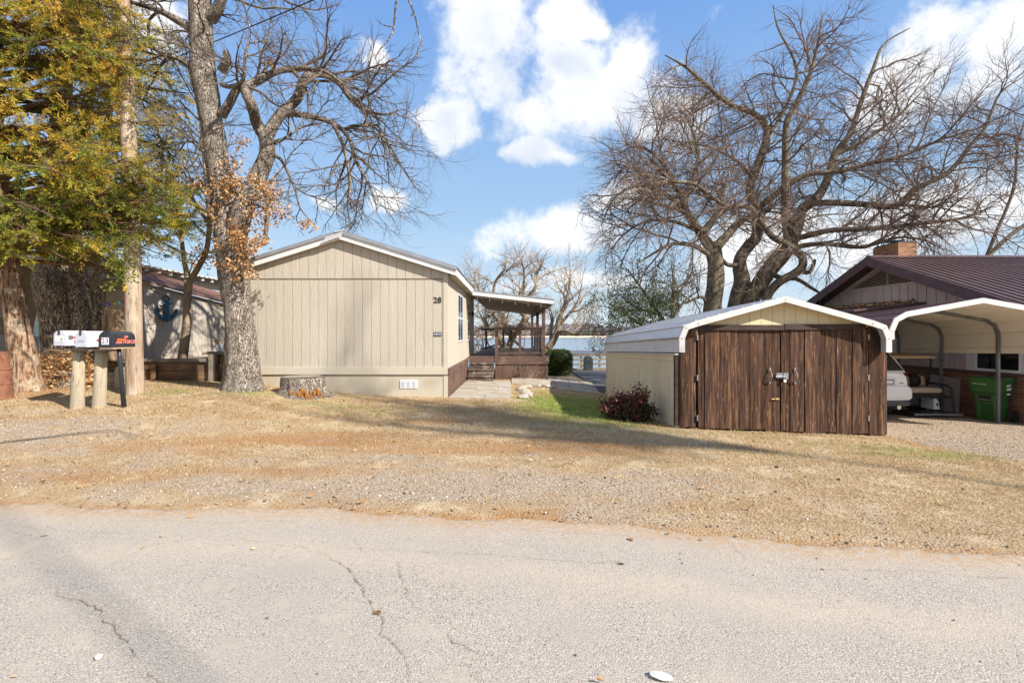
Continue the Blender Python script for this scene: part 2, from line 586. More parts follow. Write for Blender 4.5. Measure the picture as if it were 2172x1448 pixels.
def fractal_np(x, y, seed=0, octs=4, base=1.0):
    """cheap value noise on numpy arrays"""
    tot = np.zeros_like(x); amp = 1.0; norm = 0
    for o in range(octs):
        f = base * 2 ** o
        xi = x * f + seed * 17.3 + o * 5.1; yi = y * f + seed * 9.7 - o * 3.3
        x0 = np.floor(xi); y0 = np.floor(yi)
        fx = xi - x0; fy = yi - y0
        fx = fx * fx * (3 - 2 * fx); fy = fy * fy * (3 - 2 * fy)

        def h(a, b):
            s = np.sin(a * 127.1 + b * 311.7) * 43758.5453
            return s - np.floor(s)
        v = (h(x0, y0) * (1 - fx) + h(x0 + 1, y0) * fx) * (1 - fy) + (h(x0, y0 + 1) * (1 - fx) + h(x0 + 1, y0 + 1) * fx) * fy
        tot += amp * (v - 0.5); norm += amp * 0.5; amp *= 0.55
    return tot / norm


def bump2(x, y, cx, cy, rx, ry):
    return np.exp(-(((x - cx) / rx) ** 2 + ((y - cy) / ry) ** 2))


def zones(x, y):
    """what covers the ground: gravel, green grass, bare brown soil / thatch"""
    n1 = fractal_np(x * 0.6, y * 1.3, 1); n2 = fractal_np(x * 1.7, y * 3.5, 2); n3 = fractal_np(x * 0.5, y * 2.4, 5)
    d = y - road_edge(x)
    gravel = 0.95 * bump2(x, y, -7.2, 7.3, 3.0, 1.0) + 0.75 * bump2(x, y, -3, 6.1, 2.8, 0.5) + 1.0 * bump2(x, y, 0.5, 5.15, 2.6, 0.55)
    gravel += 0.8 * bump2(x, y, -2.5, 4.9, 2.5, .35) + 0.4 * np.exp(-((d - 0.15) / 0.2) ** 2) * (x > 0.4) + 0.75 * bump2(x, y, -7.5, 5.4, 2.5, .35) + .6 * bump2(x, y, 2.2, 4.45, 1.6, .3)
    drive = sstep(6.3, 6.9, x + 0.25 * n2) * sstep(5.8, 7.4, y - 0.55 * (x - 6.4) * 0 + 0.3 * n1 + 0.16 * (x - 6.6))
    gravel = np.clip(np.maximum(gravel + 0.75 * n2 + .35 * n1 - 0.22 + .15 * bump2(x, y, -2, 5.6, 6, 1.1), drive * 1.2), 0, 1)
    green = 1.9 * bump2(x, y, 1.65, 10.9, 1.35, 2.1) + 0.5 * bump2(x, y, 5.5, 6.9, 2.2, .7) + 0.5 * bump2(x, y, -5.2, 10.1, .8, .3) + 0.35 * bump2(x, y, -2.5, 9.5, 2.0, .9)
    green += 0.4 * bump2(x, y, -7, 10.3, 1.5, .8)
    green = np.clip(green + 0.5 * n2 + .3 * n1 - 0.15, 0, 1) * (1 - gravel)
    dirt = 0.95 * bump2(x, y, -5.5, 5.3, 5, .38) + 0.85 * bump2(x, y, -2.4, 6.9, 3.2, .85) + .6 * bump2(x, y, 1.6, 6.6, 2.5, .5) + .5 * bump2(x, y, -6, 6.3, 3, .25) + 0.55 * bump2(x, y, -1, 8.7, 2.5, .6) + 0.9 * np.exp(-((d - 0.06) / 0.13) ** 2)
    dirt += 0.9 * bump2(x, y, 2.8, 8.6, 1.0, .6) + 0.9 * bump2(x, y, 6.6, 7.7, .5, .8) + 0.8 * bump2(x, y, -10, 10.3, 1.3, .8) + .7 * bump2(x, y, .55, 11.8, .4, 1.0) + .5 * bump2(x, y, 1.6, 4.6, 1.6, .3) + .6 * bump2(x, y, -7.6, 4.95, 2.5, .2)
    dirt += .5 * bump2(x, y, -5.0, 10.6, 1.2, .35)
    dirt = np.clip(dirt + 0.6 * n3 + 0.2 * n2 - 0.22, 0, 1)
    return gravel, green, dirt


def axis(fine0, fine1, step, lo, hi, k=1.18):
    a = list(np.arange(fine0, fine1 + 1e-6, step))
    s = step; v = fine1
    while v < hi:
        s *= k; v += s; a.append(v)
    s = step; v = fine0
    while v > lo:
        s *= k; v -= s; a.insert(0, v)
    return np.array(a)


def build_ground():
    xs = axis(-12.5, 12.5, 0.1, -3000, 3000); ys = axis(2.0, 17, 0.09, -400, 2600)
    X, Y = np.meshgrid(xs, ys)
    Z = ground_z(X, Y)
    near = (np.abs(X) < 40) & (Y < 40)
    Z = Z + np.where(near, 0.012 * fractal_np(X * 2, Y * 2, 3) + 0.02 * fractal_np(X * .5, Y * .5, 4), 0)
    Z = Z - 0.05 * sstep(0.25, -0.15, Y - road_edge(X)) * (Y < 20)
    g, gr, di = zones(X, Y)
    n, m = X.shape
    idx = np.arange(n * m).reshape(n, m)
    faces = np.stack([idx[:-1, :-1], idx[:-1, 1:], idx[1:, 1:], idx[1:, :-1]], -1).reshape(-1, 4)
    sand = ((Y > 300) & (Y < 1200)) * 1.0
    col = np.stack([g, gr, di, sand], -1).reshape(-1, 4)
    me_mat = bpy.data.materials.new('lawn_soil_gravel'); me_mat.use_nodes = True
    nt = me_mat.node_tree; N, L = nt.nodes.new, nt.links.new
    bs = nt.nodes['Principled BSDF']; bs.inputs['Roughness'].default_value = 0.95; bs.inputs['Specular IOR Level'].default_value = 0.1
    at = N('ShaderNodeAttribute'); at.attribute_name = 'zone'
    sp = N('ShaderNodeSeparateColor'); L(at.outputs['Color'], sp.inputs[0])
    tc = N('ShaderNodeTexCoord')

    def noise(sc, det=6, st=(1, 1, 1)):
        mp = N('ShaderNodeMapping'); mp.inputs['Scale'].default_value = st; L(tc.outputs['Object'], mp.inputs[0])
        t = N('ShaderNodeTexNoise'); t.inputs['Scale'].default_value = sc; t.inputs['Detail'].default_value = det
        t.inputs['Roughness'].default_value = 0.65
        L(mp.outputs[0], t.inputs['Vector']); return t.outputs['Fac']

    def rng_(f, a, b):
        r = N('ShaderNodeMapRange'); r.inputs['From Min'].default_value = a; r.inputs['From Max'].default_value = b
        L(f, r.inputs['Value']); return r.outputs[0]

    def mixc(f, a, b):
        x = N('ShaderNodeMix'); x.data_type = 'RGBA'
        L(f, x.inputs['Factor'])
        for s, v in (('A', a), ('B', b)):
            if isinstance(v, tuple): x.inputs[s].default_value = (*v, 1)
            else: L(v, x.inputs[s])
        return x.outputs['Result']

    def edge(f, nz, k=0.9):
        a = N('ShaderNodeMath'); a.operation = 'MULTIPLY_ADD'; L(nz, a.inputs[0]); a.inputs[1].default_value = k
        L(f, a.inputs[2]); return rng_(a.outputs[0], 0.5 * k + 0.15, 0.5 * k + 0.75)
    fine = noise(70, 5); mid = noise(14, 6); fib = noise(40, 5, (1, 2.6, 1))
    straw = mixc(rng_(fib, 0.35, 0.68), (0.54, 0.41, 0.25), (0.25, 0.165, 0.095))
    straw = mixc(rng_(mid, 0.42, 0.62), straw, (0.38, 0.255, 0.14))
    straw = mixc(rng_(noise(2.2, 4), 0.5, 0.7), straw, (0.57, 0.46, 0.31))
    green = mixc(rng_(fib, 0.35, 0.65), (0.26, 0.29, 0.065), (0.12, 0.155, 0.035))
    dirt = mixc(rng_(fine, 0.35, 0.65), (0.46, 0.265, 0.12), (0.26, 0.14, 0.065))
    vo = N('ShaderNodeTexVoronoi'); vo.inputs['Scale'].default_value = 46; L(tc.outputs['Object'], vo.inputs['Vector'])
    hv = N('ShaderNodeSeparateColor'); L(vo.outputs['Color'], hv.inputs[0])
    grav = mixc(hv.outputs[0], (0.48, 0.385, 0.285), (0.28, 0.215, 0.155))
    grav = mixc(rng_(mid, 0.5, 0.7), grav, (0.36, 0.25, 0.16))
    col_ = mixc(edge(sp.outputs[2], mid), straw, dirt)
    col_ = mixc(edge(sp.outputs[1], fib), col_, green)
    col_ = mixc(edge(sp.outputs[0], fine), col_, grav)
    col_ = mixc(at.outputs['Alpha'], col_, (0.62, 0.50, 0.36))
    L(col_, bs.inputs['Base Color'])
    b1 = N('ShaderNodeBump'); b1.inputs['Strength'].default_value = 0.9; b1.inputs['Distance'].default_value = 0.02
    L(fib, b1.inputs['Height'])
    b2 = N('ShaderNodeBump'); b2.inputs['Strength'].default_value = 0.7; b2.inputs['Distance'].default_value = 0.012; b2.invert = True
    L(vo.outputs['Distance'], b2.inputs['Height']); L(b1.outputs[0], b2.inputs['Normal'])
    L(b2.outputs[0], bs.inputs['Normal'])
    o = fast_mesh('ground', np.stack([X, Y, Z], -1).reshape(-1, 3), faces, me_mat, attr={'zone': ('C', col)}, smooth=True)
    return tag(o, kind='structure')


build_ground()


def build_road():
    xs = axis(-6, 6, 0.06, -120, 120, 1.12)
    ts = np.concatenate([np.linspace(-1, 0, 4)[:-1] * 14, np.array([0.0])])
    e = road_edge(xs) + 0.02 * np.sin(xs * 61)
    rows = []
    y0 = e - 11.0
    fr = np.concatenate([np.linspace(0, 0.6, 6)[:-1], np.linspace(0.6, 0.992, 90), [0.996, 1.0]])
    X = np.repeat(xs[None, :], len(fr), 0)
    Y = y0[None, :] + (e - y0)[None, :] * fr[:, None]
    Z = 0.012 + 0.006 * fractal_np(X * .8, Y * .8, 8)
    Z[-1, :] = -0.012
    Z[-2, :] -= 0.004
    n, m = X.shape
    idx = np.arange(n * m).reshape(n, m)
    faces = np.stack([idx[:-1, :-1], idx[:-1, 1:], idx[1:, 1:], idx[1:, :-1]], -1).reshape(-1, 4)
    dust = np.clip(np.exp(-((e[None, :] - Y) / 0.5) ** 2) * 0.75 + 0.75 * np.exp(-((Y - (e[None, :] - 0.95) + 0.1 * np.sin(X)) / 0.2) ** 2) + 0.3 * fractal_np(X, Y * 2.5, 11), 0, 1)
    m_ = bpy.data.materials.new('worn_asphalt'); m_.use_nodes = True
    nt = m_.node_tree; N, L = nt.nodes.new, nt.links.new
    bs = nt.nodes['Principled BSDF']; bs.inputs['Roughness'].default_value = 0.9; bs.inputs['Specular IOR Level'].default_value = 0.2
    tc = N('ShaderNodeTexCoord')

    def noise(sc, det=5, off=0.0):
        t = N('ShaderNodeTexNoise'); t.inputs['Scale'].default_value = sc; t.inputs['Detail'].default_value = det
        t.inputs['Roughness'].default_value = 0.6
        mp = N('ShaderNodeMapping'); mp.inputs['Location'].default_value = (off, off, 0); L(tc.outputs['Object'], mp.inputs[0])
        L(mp.outputs[0], t.inputs['Vector']); return t.outputs['Fac']

    def rng_(f, a, b):
        r = N('ShaderNodeMapRange'); r.inputs['From Min'].default_value = a; r.inputs['From Max'].default_value = b
        L(f, r.inputs['Value']); return r.outputs[0]

    def mixc(f, a, b):
        x = N('ShaderNodeMix'); x.data_type = 'RGBA'
        L(f, x.inputs['Factor'])
        for s, v in (('A', a), ('B', b)):
            if isinstance(v, tuple): x.inputs[s].default_value = (*v, 1)
            else: L(v, x.inputs[s])
        return x.outputs['Result']
    vo = N('ShaderNodeTexVoronoi'); vo.inputs['Scale'].default_value = 125; L(tc.outputs['Object'], vo.inputs['Vector'])
    sc_ = N('ShaderNodeSeparateColor'); L(vo.outputs['Color'], sc_.inputs[0])
    vo2 = N('ShaderNodeTexVoronoi'); vo2.inputs['Scale'].default_value = 150; L(tc.outputs['Object'], vo2.inputs['Vector'])
    stone = mixc(sc_.outputs[0], (0.435, 0.385, 0.32), (0.33, 0.29, 0.242))
    stone = mixc(rng_(sc_.outputs[1], 0.86, 0.9), stone, (0.50, 0.46, 0.41))
    stone = mixc(rng_(sc_.outputs[2], 0.93, 0.95), stone, (0.10, 0.085, 0.075))
    pits = mixc(rng_(vo.outputs['Distance'], 0.42, 0.7), stone, (0.25, 0.217, 0.187))
    c = mixc(rng_(noise(1.1, 5), 0.48, 0.72), pits, (0.325, 0.288, 0.245))
    c = mixc(rng_(noise(3.7, 6, 3), 0.56, 0.72), c, (0.38, 0.325, 0.265))
    c = mixc(rng_(noise(38, 3, 5), 0.66, 0.72), c, (0.20, 0.14, 0.095))
    at = N('ShaderNodeAttribute'); at.attribute_name = 'dust'
    ml = N('ShaderNodeMath'); ml.operation = 'MULTIPLY'; L(at.outputs['Fac'], ml.inputs[0]); L(rng_(noise(30, 5, 9), 0.25, 0.65), ml.inputs[1])
    c = mixc(ml.outputs[0], c, (0.43, 0.355, 0.275))
    eat = N('ShaderNodeAttribute'); eat.attribute_name = 'edge'
    em = N('ShaderNodeMath'); em.operation = 'MULTIPLY'; L(eat.outputs['Fac'], em.inputs[0]); L(rng_(noise(22, 6, 13), 0.38, 0.56), em.inputs[1])
    c = mixc(em.outputs[0], c, (0.36, 0.245, 0.145))
    L(c, bs.inputs['Base Color'])
    b1 = N('ShaderNodeBump'); b1.inputs['Strength'].default_value = 0.4; b1.inputs['Distance'].default_value = 0.004; b1.invert = True
    L(vo.outputs['Distance'], b1.inputs['Height'])
    b2 = N('ShaderNodeBump'); b2.inputs['Strength'].default_value = 0.35; b2.inputs['Distance'].default_value = 0.01
    L(noise(60, 4), b2.inputs['Height']); L(b1.outputs[0], b2.inputs['Normal'])
    L(b2.outputs[0], bs.inputs['Normal'])
    o = fast_mesh('road', np.stack([X, Y, Z], -1).reshape(-1, 3), faces, m_, attr={'dust': ('F', dust.ravel()), 'edge': ('F', np.clip(1.25 * np.exp(-((e[None, :] - Y) / 0.26) ** 2), 0, 1).ravel())}, smooth=True)
    tag(o, kind='structure')
    # cracks: thin dirt-filled seams, jagged
    G = lambda px, py: (lambda Y_: ((px - 1086) / F * Y_, Y_))(F * (EYE - 0.015) / (py - HZ))
    cr = MB(); r = random.Random(3)
    lines = [([(700, 1180), (745, 1215), (760, 1245), (790, 1290), (812, 1310), (808, 1345), (840, 1368), (858, 1385), (868, 1410), (866, 1448)], 9),
             ([(845, 1190), (850, 1225), (862, 1268)], 7), ([(950, 1340), (965, 1362), (1000, 1375), (1035, 1388)], 8),
             ([(120, 1262), (165, 1270), (195, 1285), (212, 1295), (235, 1330), (262, 1352), (275, 1380), (292, 1392)], 9),
             ([(310, 1428), (335, 1440), (350, 1446)], 9), ([(0, 1112), (70, 1118), (150, 1128), (280, 1130)], 4), ([(290, 1165), (350, 1150), (420, 1142)], 4),
             ([(500, 1140), (560, 1150), (640, 1160), (700, 1180)], 5), ([(100, 1215), (180, 1212)], 4), ([(230, 1104), (330, 1102), (450, 1110), (560, 1105), (640, 1104)], 4),
             ([(724, 1162), (800, 1166), (900, 1168), (1010, 1174), (1100, 1182), (1250, 1192), (1340, 1196)], 4), ([(930, 1194), (985, 1197)], 4),
             ([(1050, 1120), (1150, 1125), (1260, 1132), (1390, 1140), (1470, 1143)], 4), ([(1540, 1150), (1570, 1170), (1585, 1185)], 6),
             ([(1600, 1180), (1660, 1200), (1720, 1208), (1830, 1207), (1900, 1208), (1960, 1210), (2040, 1220), (2172, 1228)], 5),
             ([(1690, 1148), (1760, 1146), (1830, 1154), (1900, 1164), (1970, 1168), (2060, 1168), (2140, 1176)], 5), ([(2090, 1222), (2150, 1228)], 5), ([(880, 1310), (895, 1325)], 4),
             ([(560, 1402), (600, 1404)], 4), ([(130, 1460), (150, 1480)], 4)]
    for pts, w in lines:
        g = [Vector((*G(*p), 0)) for p in pts]
        dense = []
        for a, b in zip(g[:-1], g[1:]):
            k = max(2, int((b - a).length / 0.018))
            for i in range(k):
                q = a.lerp(b, i / k)
                s = (b - a).normalized().orthogonal(); s.z = 0
                dense.append(q)
        dense.append(g[-1])
        off = 0.0; left, right = [], []
        L_ = len(dense)
        for i, q in enumerate(dense):
            t = (dense[min(i + 1, L_ - 1)] - dense[max(i - 1, 0)]).normalized()
            s = Vector((-t.y, t.x, 0))
            off = off * 0.8 + r.uniform(-1, 1) * 0.010
            ww = w * 0.00028 * (0.15 + 1.3 * r.random()) * (0.05 if mnoise.noise(Vector((q.x * 9, q.y * 9, w))) > 0.38 else 1) * min(1, 0.3 + i / 6, 0.3 + (L_ - i) / 6)
            z = 0.021 + 0.006 * float(fractal_np(np.array([q.x * .8]), np.array([q.y * .8]), 8)[0])
            c_ = q + s * off
            left.append((c_.x - s.x * ww, c_.y - s.y * ww, z)); right.append((c_.x + s.x * ww, c_.y + s.y * ww, z))
        b = len(cr.v); cr.v.extend(left + right)
        for i in range(L_ - 1): cr.f.append((b + i, b + i + 1, b + L_ + i + 1, b + L_ + i))
    cm = mat('crack_dirt', (0.26, 0.185, 0.12), (0.16, 0.11, 0.075), rough=1, scale=60)
    cr.build('road_cracks', cm, o)


build_road()

# lake
lm = bpy.data.materials.new('lake_water'); lm.use_nodes = True
_b = lm.node_tree.nodes['Principled BSDF']
_b.inputs['Base Color'].default_value = (0.10, 0.20, 0.30, 1); _b.inputs['Roughness'].default_value = 0.12; _b.inputs['Specular IOR Level'].default_value = 0.5
_t = lm.node_tree.nodes.new('ShaderNodeTexNoise'); _t.inputs['Scale'].default_value = 1.2; _t.inputs['Detail'].default_value = 5
_c2 = lm.node_tree.nodes.new('ShaderNodeTexCoord'); _m = lm.node_tree.nodes.new('ShaderNodeMapping'); _m.inputs['Scale'].default_value = (0.4, 1, 1)
lm.node_tree.links.new(_c2.outputs['Object'], _m.inputs[0]); lm.node_tree.links.new(_m.outputs[0], _t.inputs['Vector'])
_bp = lm.node_tree.nodes.new('ShaderNodeBump'); _bp.inputs['Strength'].default_value = 0.5; _bp.inputs['Distance'].default_value = 0.35
lm.node_tree.links.new(_t.outputs['Fac'], _bp.inputs['Height']); lm.node_tree.links.new(_bp.outputs[0], _b.inputs['Normal'])
tag(MB().add([(-2500, 33, LAKE_Z), (2500, 33, LAKE_Z), (2500, 1500, LAKE_Z), (-2500, 1500, LAKE_Z)], [(0, 1, 2, 3)]).build('lake', lm), kind='structure')


def far_woods():
    r = np.random.RandomState(4)
    bm = bmesh.new(); bmesh.ops.create_icosphere(bm, subdivisions=2, radius=1)
    bv = np.array([v.co[:] for v in bm.verts]); bf = np.array([[v.index for v in f.verts] for f in bm.faces]); bm.free()
    V, Fc, T = [], [], []
    n = 2600
    for i in range(n):
        x = r.uniform(-750, 750); row = r.rand() ** 1.4
        shore = 780 + 40 * math.sin(x * 0.004 + 1) + 12 * math.sin(x * 0.021)
        y = shore + 55 + row * 160
        h = r.uniform(6, 11) + row * 5 + 3 * math.sin(x * 0.017) + 2 * math.sin(x * .05)
        w = r.uniform(4, 8)
        k = 1 + 0.35 * (r.rand(len(bv)) - 0.5)
        v = bv * k[:, None] * np.array([w, w, h * 0.62]) + np.array([x, y, gz(x, y) + h * 0.5])
        Fc.append(bf + len(V) * len(bv)); V.append(v)
        T.append(np.full(len(bv), 0.9 if r.rand() < 0.13 else r.rand() * 0.65))
    m_ = leaf_mat('bare_woodland', [(0.0, (0.105, 0.092, 0.10)), (0.65, (0.165, 0.14, 0.145)), (0.9, (0.065, 0.085, 0.075))], rough=1, trans=0)
    o = fast_mesh('far_wood', np.concatenate(V), np.concatenate(Fc), m_, attr={'tint': ('F', np.concatenate(T))})
    tag(o, 'grey brown bare woods on the hill across the lake', 'woods', kind='stuff')


far_woods()

# ================================================================== mobile home
SIDING = mat('beige_siding', (0.475, 0.425, 0.35), (0.43, 0.38, 0.305), rough=0.75, scale=2.2, stretch=(1, 1, 0.25), bump=0.65, bscale=34, bstretch=(1, 1, 0.13), bdist=0.02,
             c3=(0.455, 0.40, 0.315), s3=2.4, spec=0.25, streak=(1, 1, .15))
TRIM_BEIGE = mat('beige_trim', (0.51, 0.455, 0.36), (0.46, 0.405, 0.315), rough=0.7, scale=3, stretch=(0.4, 1, 1), bump=0.15, bscale=60, spec=0.25)
STUCCO = mat('skirting_stucco', (0.49, 0.435, 0.34), (0.44, 0.385, 0.295), rough=0.85, scale=2, bump=0.35, bscale=160, bdist=0.004, c3=(0.38, 0.32, 0.235), s3=1.6, lo3=0.52, hi3=0.78)
GROOVE = mat('groove_shadow_backing', (0.42, 0.37, 0.29), rough=0.9)
WHITE_METAL = mat('white_painted_metal', (0.72, 0.71, 0.69), (0.62, 0.61, 0.60), rough=0.45, scale=3, stretch=(0.3, 0.3, 1), spec=0.4, c3=(0.50, 0.45, 0.39), s3=2.5, lo3=0.62, hi3=0.8)
GREY_METAL = mat('grey_roof_edge', (0.33, 0.345, 0.38), (0.26, 0.27, 0.30), rough=0.45, scale=4, metal=0.3)
ROOF_DARK = mat('dark_shingle', (0.10, 0.10, 0.105), (0.06, 0.06, 0.065), rough=0.9, scale=30)
DECK_WOOD = mat('brown_deck_wood', (0.145, 0.085, 0.06), (0.085, 0.05, 0.038), rough=0.75, scale=8, stretch=(1, 1, 0.12), bump=0.3, bscale=40, bstretch=(1, 1, 0.1), c3=(0.22, 0.145, 0.105), s3=2.5, lo3=0.55, hi3=0.75)
DECK_WOOD_H = mat('brown_rail_wood', (0.14, 0.085, 0.065), (0.085, 0.052, 0.042), rough=0.7, scale=8, stretch=(0.12, 0.12, 1), bump=0.3, bscale=40, bstretch=(0.1, 0.1, 1), c3=(0.24, 0.17, 0.13), s3=2.5, lo3=0.52, hi3=0.72)
WORN_STEP = mat('worn_step_wood', (0.12, 0.085, 0.07), (0.065, 0.045, 0.038), rough=0.85, scale=6, stretch=(0.2, 1, 1), bump=0.4, bscale=30, c3=(0.30, 0.235, 0.19), s3=5, lo3=0.5, hi3=0.68)
DARK_GLASS = mat('window_glass', (0.03, 0.05, 0.09), (0.07, 0.10, 0.15), rough=0.06, scale=1.2, spec=0.8)
WHITE_VINYL = mat('white_vinyl', (0.74, 0.74, 0.75), rough=0.4, spec=0.4)
BLACK_PAINT = mat('black_paint', (0.02, 0.018, 0.016), rough=0.5)

HX0, HX1, HY0, HY1 = -6.39, -1.49, 11.2, 18.5
HXR = -3.94
EAVE_Z, RIDGE_Z = 3.0, 3.765     # gable siding line at walls / ridge


def gz_line(x):
    return RIDGE_Z - (RIDGE_Z - EAVE_Z) * abs(x - HXR) / (HXR - HX0)


home = thing('mobile_home', 'beige single storey mobile home with low gable end and house number, behind the tree stump', 'mobile home', (HXR, HY0, 0.1))


def strips(mb, x0, x1, y, zb, zt, w, gap, th, ridge=None, phase=0.0):
    """vertical siding boards between x0 and x1 facing -y; zb, zt functions of x"""
    x = x0 + phase
    edges = [x0]
    while x < x1 - 1e-3:
        if x > x0 + 0.02: edges.append(x)
        x += w
    edges.append(x1)
    for a, b in zip(edges[:-1], edges[1:]):
        a2, b2 = a + gap / 2, b - gap / 2
        if b2 - a2 < 0.01: continue
        top = [(b2, zt(b2))]
        if ridge is not None and a2 < ridge < b2: top.append((ridge, zt(ridge)))
        top.append((a2, zt(a2)))
        mb.prism([(a2, zb(a2)), (b2, zb(b2))] + top, 'y', y, y + th)


# front (gable) wall: backing, lower sheet, upper sheet, flashing, corner boards, band
bk = MB()
bk.prism([(HX0, 0.72), (HX1, 0.72), (HX1, EAVE_Z), (HXR, RIDGE_Z), (HX0, EAVE_Z)], 'y', HY0 + 0.010, HY0 + 0.10)
bk.box(HX0, HX1, HY1 - 0.1, HY1, 0.72, EAVE_Z)
bk.box(HX0, HX0 + 0.1, HY0 + 0.101, HY1 - 0.101, 0.72, EAVE_Z)
wall = bk.build('wall_core', GROOVE, home)
up = MB()
strips(up, HX0 + 0.02, HX1 - 0.105, HY0, lambda x: 0.83, lambda x: 2.86, 0.2035, 0.009, 0.02, phase=0.06)
up.build('lower_siding', SIDING, wall)
up = MB()
strips(up, HX0 + 0.02, HX1 - 0.105, HY0 - 0.006, lambda x: 2.885, gz_line, 0.2035, 0.008, 0.022, ridge=HXR, phase=0.03)
up.build('gable_siding', SIDING, wall)
MB().box(HX0 + 0.02, HX1 - 0.105, HY0 - 0.009, HY0 + 0.01, 2.862, 2.883).build('flashing_strip', mat('flashing_brown', (0.16, 0.125, 0.09), rough=0.6), wall)
MB().box(HX1 - 0.10, HX1 + 0.004, HY0 - 0.014, HY0 + 0.02, 0.832, EAVE_Z + 0.02).build('corner_board', TRIM_BEIGE, wall)
MB().box(HX0, HX1 + 0.006, HY0 - 0.035, HY0 + 0.02, 0.665, 0.83).build('band_board', TRIM_BEIGE, home)
sk = MB()
sk.box(HX0 + 0.02, HX1 - 0.10, HY0 + 0.004, HY0 + 0.08, -0.05, 0.663)
sk.build('skirting', STUCCO, home)
MB().box(HX1 - 0.095, HX1 + 0.002, HY0 - 0.008, HY0 + 0.05, -0.02, 0.663).build('corner_post', TRIM_BEIGE, home)
# side wall facing the walkway
sw = MB()
y = HY0 + 0.02
while y < HY1:
    y2 = min(y + 0.2035, HY1)
    sw.box(HX1 - 0.10, HX1 - 0.002, y + 0.0035, y2 - 0.0035, 0.80, EAVE_Z)
    y += 0.2035
sw.box(HX1 - 0.095, HX1 - 0.006, HY0 + 0.021, HY1, 0.80, EAVE_Z)
sw.build('side_wall', SIDING, home)
MB().box(HX1 - 0.09, HX1 + 0.03, HY1 - 0.08, HY1 + 0.06, 0.3, EAVE_Z - 0.02).build('end_trim', mat('cream_paint', (0.66, 0.62, 0.53), rough=0.6), home)
MB().box(HX1 + 0.001, HX1 + 0.045, HY0 - 0.03, 16.15, 0.66, 0.80).build('side_band', DECK_WOOD_H, home)
sk2 = MB(); y = HY0 + 0.01; r_ = random.Random(5)
while y < 16.2:
    sk2.box(HX1 - 0.03, HX1 + 0.012 + r_.uniform(0, .008), y + 0.003, y + 0.137, gz(HX1, y) - 0.05, 0.659)
    y += 0.14
sk2.build('side_skirting', DECK_WOOD, home)


def side_window(y0, y1, z0, z1):
    fr = MB()
    x = HX1 + 0.010
    fr.box(HX1 - 0.03, x, y0 - 0.05, y0, z0 - 0.05, z1 + 0.05); fr.box(HX1 - 0.03, x, y1, y1 + 0.05, z0 - 0.05, z1 + 0.05)
    fr.box(HX1 - 0.03, x, y0, y1, z1, z1 + 0.05); fr.box(HX1 - 0.03, x + .01, y0, y1, z0 - 0.05, z0)
    zm = (z0 + z1) / 2
    fr.box(HX1 - 0.03, x + 0.002, y0, y1, zm - 0.025, zm + 0.025)
    ym = (y0 + y1) / 2
    fr.box(HX1 - 0.03, x + 0.001, ym - 0.018, ym + 0.018, z0, z1)
    w = fr.build('window', mat('pale_window_frame', (0.50, 0.50, 0.50), rough=.5), home)
    MB().box(HX1 - 0.02, HX1 + 0.0085, y0, y1, z0, z1).build('pane', DARK_GLASS, w)


DARK_GLASS.node_tree.nodes['Principled BSDF'].inputs['Specular IOR Level'].default_value = 0.25
side_window(13.35, 14.5, 1.42, 2.68)
side_window(16.1, 17.0, 1.42, 2.62)
MB().lathe([(0.03, 0), (0.05, 0.02), (0.045, 0.12), (0.01, 0.16)], (HX1 + 0.07, 17.45, 2.25), 10).build('porch_lamp', BLACK_PAINT, home)
# roof: two slabs, white fascia on the gable, grey drip edge above it
RY0 = HY0 - 0.14
tanr = (RIDGE_Z - EAVE_Z) / (HXR - HX0)


def roof_line(x, up):
    return RIDGE_Z + up - tanr * abs(x - HXR)


XE0, XE1 = HX0 - 0.22, HX1 + 0.22
rf = MB()
for (a, b) in ((XE0, HXR), (HXR, XE1)):
    rf.prism([(a, roof_line(a, 0.145)), (b, roof_line(b, 0.145)), (b, roof_line(b, 0.215)), (a, roof_line(a, 0.215))], 'y', RY0 - 0.02, HY1 + 0.35)
roof = rf.build('roof', ROOF_DARK, home)
fa = MB()
for (a, b) in ((XE0, HXR), (HXR, XE1)):
    fa.prism([(a, roof_line(a, 0.0)), (b, roof_line(b, 0.0)), (b, roof_line(b, 0.13)), (a, roof_line(a, 0.13))], 'y', RY0, RY0 + 0.03)
    fa.prism([(a, roof_line(a, 0.118)), (b, roof_line(b, 0.118)), (b, roof_line(b, 0.128)), (a, roof_line(a, 0.128))], 'y', RY0 - 0.012, RY0 - 0.001)
fa.box(XE1 - 0.03, XE1, RY0 + 0.031, HY1 + 0.35, roof_line(XE1, 0.0), roof_line(XE1, 0.165))
fa.box(XE0, XE0 + 0.03, RY0 + 0.031, HY1 + 0.35, roof_line(XE0, 0.0), roof_line(XE0, 0.165))
fa.build('fascia', WHITE_METAL, roof)
ge = MB()
for (a, b) in ((XE0 - 0.01, HXR), (HXR, XE1 + 0.01)):
    ge.prism([(a, roof_line(a, 0.128)), (b, roof_line(b, 0.128)), (b, roof_line(b, 0.21)), (a, roof_line(a, 0.21))], 'y', RY0 - 0.035, RY0 - 0.021)
ge.build('drip_edge', GREY_METAL, roof)
so_ = MB()
for (a, b) in ((XE0 + 0.03, HXR), (HXR, XE1 - 0.03)):
    so_.prism([(a, roof_line(a, -0.002)), (b, roof_line(b, -0.002)), (b, roof_line(b, 0.02)), (a, roof_line(a, 0.02))], 'y', RY0 + 0.031, HY0 - 0.02)
so_.box(HX1 + 0.005, XE1 - 0.031, HY0 - 0.02, HY1 + .3, EAVE_Z - 0.06, EAVE_Z - 0.04)
so_.build('soffit', mat('soffit_tan', (0.40, 0.34, 0.25), rough=0.8), roof)
